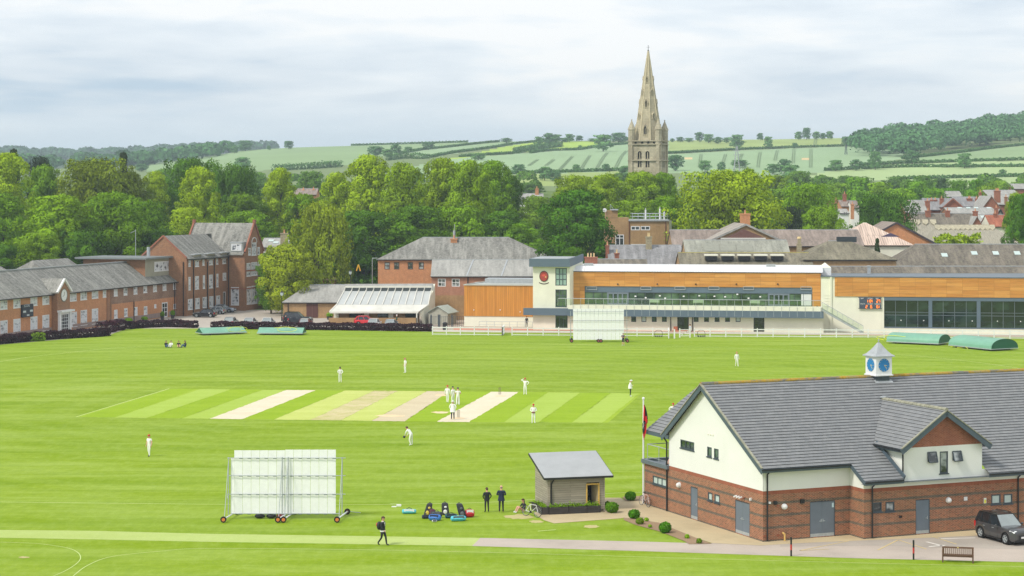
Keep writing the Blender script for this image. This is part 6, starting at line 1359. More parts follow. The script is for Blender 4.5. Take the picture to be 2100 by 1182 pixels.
# thatched cottages
THATCH = NT('thatch'); f_ = THATCH.noise(THATCH.coord('UV',scale=(3,.5,1)),1.6,6,.7); THATCH = THATCH.fin(THATCH.ramp(f_,[(.3,C(126,122,110)),(.5,C(156,150,134)),(.75,C(178,170,150))]),.95)
def thatched(label,pl,pr,ye,yr,D,dep,hl_,hr_):
 r_,fr,L_,ze_,zr_,zb = house('thatched_cottage',label,pl,pr,ye,yr,D,dep,CREAM,THATCH,hl=hl_,hr=hr_,base=zt(0,D) - 1,group='thatched cottages',eave=.7,edge=THATCH)
 mb = MB(); n = int(L_ / 1.4)
 for i in range(n): u = lerp(hl_ - .3,L_ - hr_ + .3,(i + .5) / n); mb.prism([fr.p(u - .66,zr_ + .34,-dep / 2 + .12),fr.p(u + .66,zr_ + .34,-dep / 2 + .12),fr.p(u + .62,zr_ - .3,-dep / 2 + 1.0),fr.p(u,zr_ - .75,-dep / 2 + 1.45),fr.p(u - .62,zr_ - .3,-dep / 2 + 1.0)],Z * .16)
 mb.build('thatch_ridge',plain('ridge_thatch',C(176,168,144),.95,.2),[c for c in KIDS[r_.name] if c.name.startswith('roof')][0]); return r_
thatched('wide grey thatched cottage with scalloped ridge at the right, above the long dark range',1912,2088,499,466,405,11,2,4); thatched('smaller tan thatched cottage with a tiny eyebrow window left of the wide one',1868,1928,490,455,425,10,0,0)
# town houses
TH = 'brick town houses to the right of the church'
T_ = lambda *a,**k: house('town_house',*a,group=TH,**k)
T_('long mossy brown tiled town house roof above the thatched ridges',1876,2002,468,439,440,10,BRICKR,TILEB,chim=[(1903,432,446,10,4,BRICKR),(1943,432,440,9,4,BRICKR),(2000,433,447,9,5,BRICKR)])
T_('brick gabled town house next to the slate roof with one rooflight',1991,2016,466,445,438,9,BRICKR,SLATEL,gabl=True)
T_('pale slate town house with one white rooflight between two brick chimneys',2010,2046,464,441,445,10,BRICKR,SLATEL,sky=[(2016,447)],chim=[(2043,426,446,7,5,BRICKR)])
T_('town house with a rusty red tiled roof and cream wall below it',2032,2070,465,442,436,10,CREAM,TILER,chim=[(2041,438,450,6,4,BRICKR)])
T_('long low town house with smooth blue grey roof and a row of white rooflights',1947,2044,440,427,462,10,BRICKD,SLATEL,sky=[(1968,428.5),(1986,428.5),(2002,428.5),(2028,428.5)])
T_('white gabled town house with a black bargeboard at the right',2040,2062,452,430,458,9,OFFWHITE,SLATEL,gabl=True,edge=BLACK)
T_('broad grey slate town house above the big dark tree, beside tall chimneys',1858,1902,436,412,470,11,BRICKR,SLATEL,chim=[(1902,412,430,9,3,BRICKR),(1862,416,422,6,5,BRICKR,2)])
T_('town house with three separate chimney stacks in a row',1900,1936,431,408,482,10,BRICKR,TILEV,chim=[(1910,410,422,6,4,BRICKR),(1918,410,420,6,4,BRICKR),(1931,407,422,7,2,BRICKR)])
T_('town house with slanting red brick gable edge in the middle of the roofs',1936,1972,424,408,478,10,BRICKR,TILEV,gabl=True,edge=BRICKR)
T_('town house with a grey roof and squat paired brick chimneys',1962,2010,424,405,490,10,BRICKR,TILEV,chim=[(1988,407,420,10,3,BRICKR),(2003,407,421,5,2,BRICKR),(2010,395,408,5,5,BRICKR)])
T_('large red brick gabled town house with tall broad chimney near the right edge',2016,2050,425,403,480,12,BRICKR,SLATEL,gabl=True,chim=[(2045,391,406,12,6,BRICKR,3)])
T_('grey slate town house to the right of the broad chimney with dark stack',2044,2084,420,401,492,10,BRICKR,SLATEL,chim=[(2063,404,417,5,0,BRICKD)])
T_('pale grey roofed town house highest at the far right among trees',2026,2090,402,391,545,11,BRICKR,SLATEL)
T_('small pale boxy town house behind the roofs left of the highest trees',1942,1974,404,393.5,560,9,OFFWHITE,SLATEL)
T_('dark roofed town house at the extreme right edge',2078,2125,388,378,640,10,BRICKR,SLATEL)
T_('white town cottage with two small windows between the two leafy trees',1722,1741,438,430,470,8,OFFWHITE,SLATEL,wins=[(1730.5,1733,435.5,440,1,1,BLACK),(1734.5,1737,435.5,440,1,1,BLACK)])
T_('terracotta town house with steep roof left of the dark spreading tree',1726,1748,424,412,500,9,BRICKO,TILEP,chim=[(1732,398,408,7,4,BRICKR),(1748,419,440,6,-12,BRICKO,1)])
T_('brown roofed town house with white upper wall touching the dark spreading tree',1748,1762,427,413,495,9,OFFWHITE,TILEP)
T_('little brick town house with reddish chimney group next to the leafy trees',1706,1724,420,414,508,9,BRICKR,TILER,chim=[(1714,410,418,8,3,BRICKR)])
# glimpses among the trees on the left and centre
house('white_cottage','white walled cottage with brick chimneys glimpsed between trees left of the spire',1064,1114,412,398,560,9,OFFWHITE,SLATEL,chim=[(1069,389,402,4,4,BRICKR),(1101,387,400,7,4,BRICKO)])
house('grey_gable_house','grey steep slate gable glimpsed through the limes',708,744,400,372,520,12,STONE,TILEV,gabl=True,cat='house')
house('brick_villa','brick house glimpsed between tall trees with two chimneys',600,648,400,388,540,10,BRICKO,TILEP,chim=[(622,389,398,6,4,POT),(643,388,398,6,4,POT)])
house('white_roofed_house','pale roofed house with stone chimney right of the school block gable',536,588,508,490,372,10,CREAM,SLATEL,chim=[(583,478,500,15,-2,STONE,1,POT)],base=0,sky=[(556,496),(566,500)])

# ---------------------------------------------------------------- church tower and spire
D = 480; zb = zt(XA(1330,D),D); LIME = brickm('church_limestone',C(204,194,166),C(186,178,152),C(166,158,136),.4,bw=.75,rh=.42,ms=.02,stainc=C(136,126,104))
th = R(-17.5); cdv = Vector((math.cos(th),math.sin(th),0)); crn = P(1353,0,D); crn.z = 0; side = 64 * D / F; cnv = Vector((cdv.y,-cdv.x,0)); crn = Vector((XA(1353,D),D,0))
chu = thing('church','pale stone church tower with tall octagonal spire and four corner pinnacles','church',crn + Z * zb); hs = side / 2; CC = crn - cdv * hs - cnv * hs
def oct_(c,r,z,n=8,rot=22.5): return [c + cdv * r * math.cos(R(rot + 360 / n * k)) + cnv * r * math.sin(R(rot + 360 / n * k)) + Z * z for k in range(n)]
zP = ZA(289,D); zC = ZA(296,D)
faces = [Fr(CC + cnv * hs - cdv * hs,cdv,cnv),Fr(CC + cdv * hs + cnv * hs,-cnv,cdv),Fr(CC + cdv * hs - cnv * hs,-cdv,-cnv),Fr(CC - cdv * hs - cnv * hs,cnv,-cdv)]
mb = MB(); w0,w1_ = ZA(343.5,D),ZA(310,D); lan = [(side * .27,side * .40),(side * .53,side * .66)]
for fr in faces: wallpoly(mb,fr,[(0,zb),(side,zb),(side,zP),(0,zP)],[(a,b,w0,w1_) for a,b in lan] + [(side * k_ - .3,side * k_ + .3,zC + .15,zC + .8) for k_ in (.2,.42,.62,.82)],reveal=.5)
for fr in faces:   # clasping buttresses
 for u in (.42,side - .42): hx(mb,fr,u - .42,u + .42,zb,zC,-.1,.32)
mb.build('tower',LIME,chu)
mb = MB()
for fr in faces:
 for z in (zC,ZA(329,D),zP): hx(mb,fr,-.3,side + .3,z - .14,z + .14,-.05,.38)
mb.build('string_course',LIME,chu)
for fr in faces[:2] + faces[3:]:
 for a,b in lan:
  u = (a + b) / 2; mb = MB(); hx(mb,fr,u - .1,u + .1,w0,w1_ - .3,-.4,-.2); hx(mb,fr,a,b,(w0 + w1_) / 2 - .1,(w0 + w1_) / 2 + .1,-.4,-.2)
  for q in range(7): hx(mb,fr,a,b,w0 + .3 + q * .5,w0 + .38 + q * .5,-.45,-.35) if False else None
  pw = (b - a) / 2
  mb.face([fr.p(a,w1_,.02),fr.p(a,w1_ - pw,.02),fr.p(a + pw * .25,w1_ - pw * .35,.02),fr.p(u,w1_,.02)]); mb.face([fr.p(b,w1_,.02),fr.p(b,w1_ - pw,.02),fr.p(b - pw * .25,w1_ - pw * .35,.02),fr.p(u,w1_,.02)])
  wl = mb.build('belfry_window',LIME,chu); MB().face([fr.p(a,w0,-.49),fr.p(b,w0,-.49),fr.p(b,w1_,-.49),fr.p(a,w1_,-.49)]).build('louvre',BLACK,wl)
 MB().face([fr.p(.3,zC,-.48),fr.p(side - .3,zC,-.48),fr.p(side - .3,zC + .9,-.48),fr.p(.3,zC + .9,-.48)]).build('parapet_shade_sheet',BLACK,chu)  # black sheet painting the shade behind the parapet openings
for sx in (-1,1):
 for sy in (-1,1):
  c = CC + cdv * (hs - .45) * sx + cnv * (hs - .45) * sy; mb = MB(); A = oct_(c,.85,zP - 1); B = oct_(c,.85,ZA(266,D)); E = oct_(c,.98,ZA(266,D)); E2 = oct_(c,.98,ZA(265,D)); T2 = oct_(c,.05,ZA(246,D))
  for q,w_ in ((A,B),(B,E),(E,E2),(E2,T2)):
   for k in range(8): mb.face([q[k],q[(k + 1) % 8],w_[(k + 1) % 8],w_[k]])
  mb.ball(c + Z * ZA(245.5,D),.17,n=6); mb.build('pinnacle',LIME,chu)
SPIRE = brickm('spire_limestone',C(204,192,162),C(188,178,148),C(168,158,132),.35,bw=.8,rh=.45,ms=.02,stainc=C(150,140,116))
mb = MB(); q = oct_(CC,hs * .93,zP); w_ = oct_(CC,.1,ZA(102,D))
lv = [0,.2,.4,.6,.8,1]
for a,b in zip(lv,lv[1:]):
 for k in range(8): mb.face([q[k].lerp(w_[k],a),q[(k + 1) % 8].lerp(w_[(k + 1) % 8],a),q[(k + 1) % 8].lerp(w_[(k + 1) % 8],b),q[k].lerp(w_[k],b)])
sp = mb.build('spire',SPIRE,chu); mb = MB()
for k in range(8): mb.bar(q[k],w_[k],.2)
mb.build('spire_ribs',plain('pale_rib_stone',C(204,192,160),.9,.15),sp)
for lz,ww,hh,dirs in ((268,.95,2.9,4),(213,.7,2.2,4),(163,.55,1.7,4),(238,.6,1.6,-4),(188,.5,1.4,-4)):     # lucarnes on the spire faces
 z = ZA(lz,D); t_ = (z - zP) / (ZA(102,D) - zP); rad = hs * .93 * math.cos(R(22.5)) * (1 - t_)
 for k in range(4):
  a = R(90 * k + (0 if dirs > 0 else 45)); dn = cdv * math.cos(a) + cnv * math.sin(a); f = Fr(CC + dn * (rad - hh * .0),Vector((-dn.y,dn.x,0)),dn); base = z - hh / 2; f.o.z = 0
  if dn.dot(Vector((0,1,0))) > .75: continue
  mb = MB(); off = .28; dd = .9
  for s_ in (-1,1): mb.hexa([f.p(s_ * ww * .5 - .1,base,-dd),f.p(s_ * ww * .5 + .1,base,-dd),f.p(s_ * ww * .5 + .1,base,off),f.p(s_ * ww * .5 - .1,base,off),f.p(s_ * ww * .5 - .1,base + hh * .7,-dd - .3),f.p(s_ * ww * .5 + .1,base + hh * .7,-dd - .3),f.p(s_ * ww * .5 + .1,base + hh * .7,off),f.p(s_ * ww * .5 - .1,base + hh * .7,off)])
  for s_ in (-1,1): mb.prism([f.p(s_ * (ww * .5 + .2),base + hh * .62,off + .05),f.p(0,base + hh + .25,off + .05),f.p(0,base + hh + .05,off + .05),f.p(s_ * ww * .5,base + hh * .58,off + .05)],-dn * (dd + .4))
  mb.bar(f.p(0,base,off - .05),f.p(0,base + hh * .7,off - .05),.1); l_ = mb.build('lucarne',SPIRE,sp); MB().face([f.p(-ww * .45,base + .1,off - .15),f.p(ww * .45,base + .1,off - .15),f.p(ww * .45,base + hh * .65,off - .15),f.p(0,base + hh * .95,off - .15),f.p(-ww * .45,base + hh * .65,off - .15)]).build('opening',BLACK,l_)
c = CC + Z * ZA(102,D); MB().tube(c,c + Z * 1.4,.06).ball(c + Z * .1,.22,n=8).bar(c + Z * .9 - cdv * .4,c + Z * .9 + cdv * .35,.05).build('weathervane',DARKGREY,sp)
# ---------------------------------------------------------------- trees
def crown(name,kind,nleaf,seed,size,mt=LEAF,lobes=34,rag=.25,fill=.12,asp=1.2):
 """a crown inside a unit box (width 1, height 1, base at z 0) made of many leaf faces over uneven lobes"""
 g = np.random.default_rng(seed); L_ = []
 if kind == 'round': prof = lambda z: math.sqrt(max(0,1 - (2 * z - .96) ** 2)) ** .8
 elif kind == 'lime': prof = lambda z: (.95 * (1 - z) ** .42 * (.62 + .5 * z)) / .72 if z > .08 else .55
 elif kind == 'spread': prof = lambda z: (math.sqrt(max(0,1 - ((z - .42) / .6) ** 2)))
 elif kind == 'cone': prof = lambda z: (1 - z) * .95 + .04
 elif kind == 'birch': prof = lambda z: (math.sqrt(max(0,1 - ((z - .38) / .64) ** 2))) ** .9
 for i in range(lobes):
  z = (i + .5) / lobes; z = .04 + .93 * z; a = i * 2.39996 + g.uniform(-.5,.5); pr = prof(z) * .5
  r = g.uniform(.13,.22) if kind not in ('cone','birch') else g.uniform(.07,.12)
  rr = max(0,pr - r * .5) * g.uniform(.7,1.14)
  L_.append((rr * math.cos(a),rr * math.sin(a),min(z,1 - r / asp),r))
  if i % 2: L_.append((rr * .45 * math.cos(a + 2),rr * .45 * math.sin(a + 2),min(z + .03,1 - r / asp),r * 1.1))
  for k in range(2): b = a + g.uniform(-.9,.9); q_ = g.uniform(.05,.09); L_.append(((rr + r * .75) * math.cos(b),(rr + r * .75) * math.sin(b),min(z + g.uniform(-.3,.7) * r / asp,1 - q_),q_))
 L_ = np.array(L_); w_ = L_[:,3] ** 2; w_ /= w_.sum(); idx = g.choice(len(L_),nleaf,p=w_); q = L_[idx]
 u = g.normal(0,1,(nleaf,3)); u[:,2] += .3; u /= np.linalg.norm(u,axis=1)[:,None]
 sub = .9 + .1 * np.sin(u[:,0] * 9 + idx * 1.7) * np.cos(u[:,1] * 8 + idx) + .07 * np.sin(u[:,2] * 13 + idx * 2.1)
 rad = q[:,3] * np.where(g.uniform(0,1,nleaf) < fill,g.uniform(.3,.9,nleaf),g.uniform(.88,1.04,nleaf)) * (sub + rag * .25 * g.normal(0,1,nleaf))
 sc3 = np.array([1,1,.9 / asp]) if kind not in ('birch',) else np.array([1,1,1.3])
 if kind == 'cone': sc3 = np.array([1.25,1.25,.5])
 p = q[:,:3] + u * rad[:,None] * sc3
 if kind == 'birch': p[:,2] -= g.uniform(0,.07,nleaf) * (np.hypot(p[:,0],p[:,1]) > .15)
 ctr = np.array([0,0,.45]); out_ = p - ctr; out_ /= np.linalg.norm(out_,axis=1)[:,None]
 nrm = u * .75 + out_ * .35
 if kind == 'birch': nrm[:,2] *= .3
 tone = .5 + .3 * np.sin(idx * 12.9898) + g.normal(0,.13,nleaf)
 p[:,2] *= asp; nrm[:,2] /= asp; me = leafmesh(name,p,nrm,size,mt,.24,1.3,tone)
 co = np.empty(len(me.vertices) * 3,dtype=np.float32); me.vertices.foreach_get('co',co); co[2::3] /= asp; me.vertices.foreach_set('co',co); me.update(); return me
def trunkmesh(name,seed,spread_=.3,h=.75,r=.028,n=9):
 g = random.Random(seed); mb = MB(); top = Vector((g.uniform(-.03,.03),g.uniform(-.03,.03),h)); mb.tube((0,0,-.04),top * .45,r * 1.3,r * .9,8); mb.tube(top * .45,top,r * .9,r * .3,8)
 for i in range(n):
  z = .15 + .5 * i / n; a = i * 2.4 + g.uniform(-.4,.4); s_ = Vector((0,0,z)) + Vector((top.x,top.y,0)) * z; e_ = Vector((math.cos(a) * spread_ * g.uniform(.6,1.1),math.sin(a) * spread_ * g.uniform(.6,1.1),z + g.uniform(.12,.3))); m_ = s_.lerp(e_,.5) + Vector((0,0,.03)); mb.tube(s_,m_,r * .5,r * .33,6); mb.tube(m_,e_,r * .33,r * .1,6)
  e2 = m_ + Vector((math.cos(a + .8) * .12,math.sin(a + .8) * .12,.1)); mb.tube(m_,e2,r * .25,r * .08,5)
 me = bpy.data.meshes.new(name); me.from_pydata([tuple(v) for v in mb.v],[],mb.f); me.materials.append(BARK); me.update(); return me
CR = {}
for kd,n_,sz,vs,lb,ap in (('lime',34000,.024,4,40,2.1),('round',28000,.023,4,26,1.15),('tall',34000,.024,4,36,1.9),('spread',32000,.019,3,32,1.1),('birch',20000,.022,1,60,1),('cone',7000,.045,1,46,1)):
 CR[kd] = [crown('foliage','round' if kd == 'tall' else kd,n_,11 + 7 * i + len(kd),sz,lobes=lb,asp=ap) for i in range(vs)]
CR['dark'] = [crown('foliage','spread',15000,91,.028,LEAFD,44),crown('foliage','spread',15000,97,.028,LEAFD,44)]; CR['darkcone'] = [crown('foliage','cone',7000,93,.045,LEAFD,46)]
CR['far'] = [crown('foliage','round',2200,201 + i,.075,lobes=16,rag=.4) for i in range(4)]; CR['mid'] = [crown('foliage','round',7000,301 + i,.042,lobes=26) for i in range(4)]
TRK = [trunkmesh('trunk',3),trunkmesh('trunk',5),trunkmesh('trunk',8)]; tcount = 0
def tree(label,px,ytop,wpx,D,kind='lime',col=(1,1,1),name='tree',group=None,base=None,lift=.06,dark=False):
 global tcount
 x = XA(px,D); g_ = zt(x,D) if base is None else base; h = ZA(ytop,D) - g_; w_ = wpx * D / F; tcount += 1; rz = (tcount * 1.7) % 6.28
 root = thing(name,label,'tree',(x,D,g_),group)
 if kind == 'round' and h / w_ > 1.45: kind = 'tall'
 if kind == 'lime' and h / w_ < 1.5: kind = 'round'
 ms = CR[kind]; f = bpy.data.objects.new('foliage',ms[tcount % len(ms)]); COL.objects.link(f); f.parent = root; f.location = (0,0,h * lift); f.scale = (w_,w_,h * (1 - lift)); f.rotation_euler = (0,0,rz); f.color = (*col,1)
 t = bpy.data.objects.new('trunk',TRK[tcount % 3]); COL.objects.link(t); t.parent = root; s_ = min(h,w_ * 1.5); t.scale = (w_ * .9,w_ * .9,h); t.rotation_euler = (0,0,rz); return root
GL,GD,GM,GY,GO = (1.25,1.2,1),(.34,.50,.8),(.66,.82,.8),(1.15,1.2,1.0),(.68,.62,.9)  # GD tint also darkens gap trees to paint shade between crowns
BG = 'tall trees behind the school'
for row in (
 # left, back row
 ('tall bright green tree at the left edge, tallest of that corner',12,312,130,400,'lime',GL),('second bright crown at the left edge, lower and partly in front of the tallest',5,395,110,372,'lime',GM),
 ('small dark pointed conifer peeping over the bright trees at the far left',28,299,46,440,'darkcone',(.9,1,.9)),('dark ragged pine just right of the small pointed conifer',84,318,60,450,'dark',(.8,.9,1.2)),
 ('mid green dome shaped tree under the dark ragged pine',92,336,80,425,'round',GM),('broad olive brown tree with drooping outline, widest of the left skyline',196,321,170,420,'spread',GO),
 ('narrow dark spire shaped conifer standing behind the broad olive tree',253,306,44,445,'darkcone',(.9,1,.9)),('dull olive tree filling in to the right of the narrow conifer',268,352,80,425,'round',GO),
 ('bright young looking tree right of the olive ones',318,350,70,430,'lime',GL),('wide flat topped dark tree left of the bright tree above the three storey block',392,321,130,440,'spread',GD),
 ('bright green tree rising directly above the three storey block',408,340,95,405,'lime',GL),('dark spreading tree with bare limbs right above the block roof',478,334,120,432,'spread',GD),('low dark tree tucked beneath the spreading tree with bare limbs',500,395,110,420,'round',(.5,.6,.8)),
 ('bright lime tree with pointed top above the yellow green shrubby tree',573,343,88,425,'lime',GL),('bright low tree between the block gable and the birch',505,432,120,395,'round',GM),
 # left, front row
 ('big round bright tree in the front row behind the clock gable wing',120,398,160,362,'round',(.8,.92,.8)),('small lumpy tree in front of the big round one, low behind the slate roof',80,474,105,352,'round',(.75,.85,.9)),('low dark bush like tree at the far left behind the wing roof',12,500,90,350,'round',GD),
 ('dense round tree in the middle of the front row behind the wing',232,392,130,366,'round',(.66,.82,.8)),('darker round tree at the right end of the front row beside the block',300,410,105,376,'round',(.48,.64,.8)),('bright feathery tree between the front row and the block',380,425,100,392,'lime',GL),
 ('lower dark tree hidden between the front row trees and the roof ridge',170,470,120,356,'round',GD),('small dark tree close above the attic room roof',330,470,90,372,'round',GD),
 # centre
 ('tall weeping birch in front of the limes, above the stone store',652,420,128,352,'birch',(.98,.86,1.1)),('yellow green bushy tree right of the block, behind the parked van',592,500,112,345,'round',(1.15,.98,1)),('dark rounded tree between the block and the yellow green one',556,515,60,350,'round',(.45,.62,.8)),
 ('leafy tree hiding most of the brick house left of the birch',618,397,110,425,'round',GM),('bright lime tree standing behind the birch top',690,352,90,415,'lime',GL),('tallest bright lime in the centre left with a lobed crown',755,316,115,408,'lime',GL),('bright lime second from the tallest, slightly lower',826,332,105,398,'lime',(.95,.98,.9)),
 ('broad bright lime right of centre above the hall roof',905,323,115,410,'lime',(1,1,.9)),('full crowned lime joining the broad one on its right',962,326,110,400,'lime',(.86,.94,.85)),('darker lime at the right end of the central lime row',1012,328,100,420,'lime',GM),('small dark tree closing the lime row towards the white cottage',1046,358,60,428,'round',GD),
 ('shade darkened tree under the limes behind the hall roof on the left',745,430,130,378,'round',(.34,.50,.7)),('shade darkened tree under the limes in the middle behind the hall roof',850,420,140,380,'round',(.40,.56,.7)),('leafy green tree under the limes behind the hall chimney',950,420,140,384,'round',(.66,.82,.8)),('dark green tree at the lower right of the lime row',1030,430,110,388,'round',(.38,.56,.8)),('shade darkened tree filling the gap left of the birch',700,470,80,372,'round',GD),  # gap trees carry darkened leaves, painting the shade between crowns
 ('pale blue green loose tree just left of the big dark maple',1098,400,85,420,'round',(.72,.82,1.6)),('green rounded tree in front of the pale one, behind the hall roof end',1070,455,90,385,'round',(.6,.8,.9)),
 ('big dark green maple towering over the cream tower',1182,386,150,346,'round',(.30,.50,.85)),('small leafy tree at the foot of the big dark maple',1178,505,60,332,'round',(.34,.50,.7)),
 # around the church
 ('bright tree behind the big dark maple, left of the church',1180,358,110,440,'round',(1.0,1.0,.9)),('bright full tree nearer the church tower on its left',1243,354,100,432,'round',(.95,.98,.9)),('bright tree covering the foot of the church tower',1312,349,100,436,'round',(.92,.98,.9)),('darker tree at the right foot of the church tower',1360,352,75,440,'round',(.62,.78,.8)),
 ('lower bright tree between the dark maple and the buff block masts',1290,410,110,402,'round',(.8,.9,.85)),('dark lower tree right behind the roof masts',1370,400,90,400,'round',(.6,.76,.8)),
 ('huge yellow green spreading tree right of the church with visible limbs',1494,346,225,372,'spread',(1.05,1.0,.8)),('bright small crown poking above the huge yellow green tree',1536,343,50,420,'round',(.9,.95,.9)),
 ('mid green wide tree right of the huge spreading one',1656,372,120,420,'spread',(.70,.88,.8)),('dark shadowy conifer like tree between the two wide trees',1622,420,60,395,'dark',(.9,1,1)),('bright leafy tree low in front, above the pink roof',1690,420,95,366,'round',(.72,.86,1)),
 ('large dark grey green tree above the ribbed pink roof',1815,394,130,388,'spread',(.30,.46,1.0)),('dark green tree cut by the right edge of the picture',2100,395,75,372,'round',(.34,.55,.8)),('yellow green crown rising behind the dark tree at the right edge',2085,393,50,425,'round',(1,1,.9))):
 tree(*row[:6],col=row[6],group=BG)
tree('tiny dark conifer between the pyramid roof and the pink ribbed roof',1799,486,24,340,'darkcone',(.9,1.1,.9),base=4)
# trees in and beyond the town
MT = 'trees between the town and the far fields'
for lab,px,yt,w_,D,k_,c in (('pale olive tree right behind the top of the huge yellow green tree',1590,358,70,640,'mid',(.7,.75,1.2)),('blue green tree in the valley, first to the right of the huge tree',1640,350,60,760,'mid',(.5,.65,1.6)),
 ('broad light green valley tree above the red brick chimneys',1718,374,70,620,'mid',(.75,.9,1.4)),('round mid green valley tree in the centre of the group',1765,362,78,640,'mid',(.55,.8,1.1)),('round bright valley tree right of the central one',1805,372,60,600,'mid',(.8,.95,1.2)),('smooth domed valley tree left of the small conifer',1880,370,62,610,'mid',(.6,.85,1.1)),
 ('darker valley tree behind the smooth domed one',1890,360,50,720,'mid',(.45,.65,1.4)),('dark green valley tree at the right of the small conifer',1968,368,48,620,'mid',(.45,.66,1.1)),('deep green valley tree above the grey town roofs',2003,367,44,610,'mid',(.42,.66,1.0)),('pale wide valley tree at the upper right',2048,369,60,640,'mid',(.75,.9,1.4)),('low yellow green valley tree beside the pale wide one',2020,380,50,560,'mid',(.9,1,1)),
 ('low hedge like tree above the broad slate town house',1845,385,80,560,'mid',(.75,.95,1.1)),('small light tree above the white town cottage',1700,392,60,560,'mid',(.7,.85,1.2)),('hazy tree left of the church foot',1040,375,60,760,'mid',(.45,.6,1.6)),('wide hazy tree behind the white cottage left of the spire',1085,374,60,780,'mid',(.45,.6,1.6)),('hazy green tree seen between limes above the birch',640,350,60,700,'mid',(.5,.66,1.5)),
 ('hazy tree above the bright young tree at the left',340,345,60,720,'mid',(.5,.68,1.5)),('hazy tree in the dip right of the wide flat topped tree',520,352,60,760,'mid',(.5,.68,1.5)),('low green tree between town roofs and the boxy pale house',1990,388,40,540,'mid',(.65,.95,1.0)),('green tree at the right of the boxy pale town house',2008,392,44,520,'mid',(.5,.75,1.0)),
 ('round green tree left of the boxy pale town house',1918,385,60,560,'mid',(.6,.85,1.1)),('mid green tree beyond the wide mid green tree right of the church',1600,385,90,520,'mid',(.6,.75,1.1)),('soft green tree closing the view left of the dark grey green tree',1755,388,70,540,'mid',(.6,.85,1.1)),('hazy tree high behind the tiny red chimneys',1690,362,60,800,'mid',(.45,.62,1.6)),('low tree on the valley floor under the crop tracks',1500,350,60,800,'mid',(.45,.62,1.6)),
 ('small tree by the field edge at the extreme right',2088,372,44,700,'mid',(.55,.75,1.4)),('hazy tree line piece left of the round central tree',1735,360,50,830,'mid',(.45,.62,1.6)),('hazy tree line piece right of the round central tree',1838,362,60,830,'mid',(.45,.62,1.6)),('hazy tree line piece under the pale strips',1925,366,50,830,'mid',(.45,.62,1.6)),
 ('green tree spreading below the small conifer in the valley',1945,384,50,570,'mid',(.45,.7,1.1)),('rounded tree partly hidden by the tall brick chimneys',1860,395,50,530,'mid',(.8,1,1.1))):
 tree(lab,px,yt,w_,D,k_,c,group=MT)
tree('small dark conifer in the valley above the town roofs',1931,364,50,640,'darkcone',(1.3,1.8,1.6),group=MT)
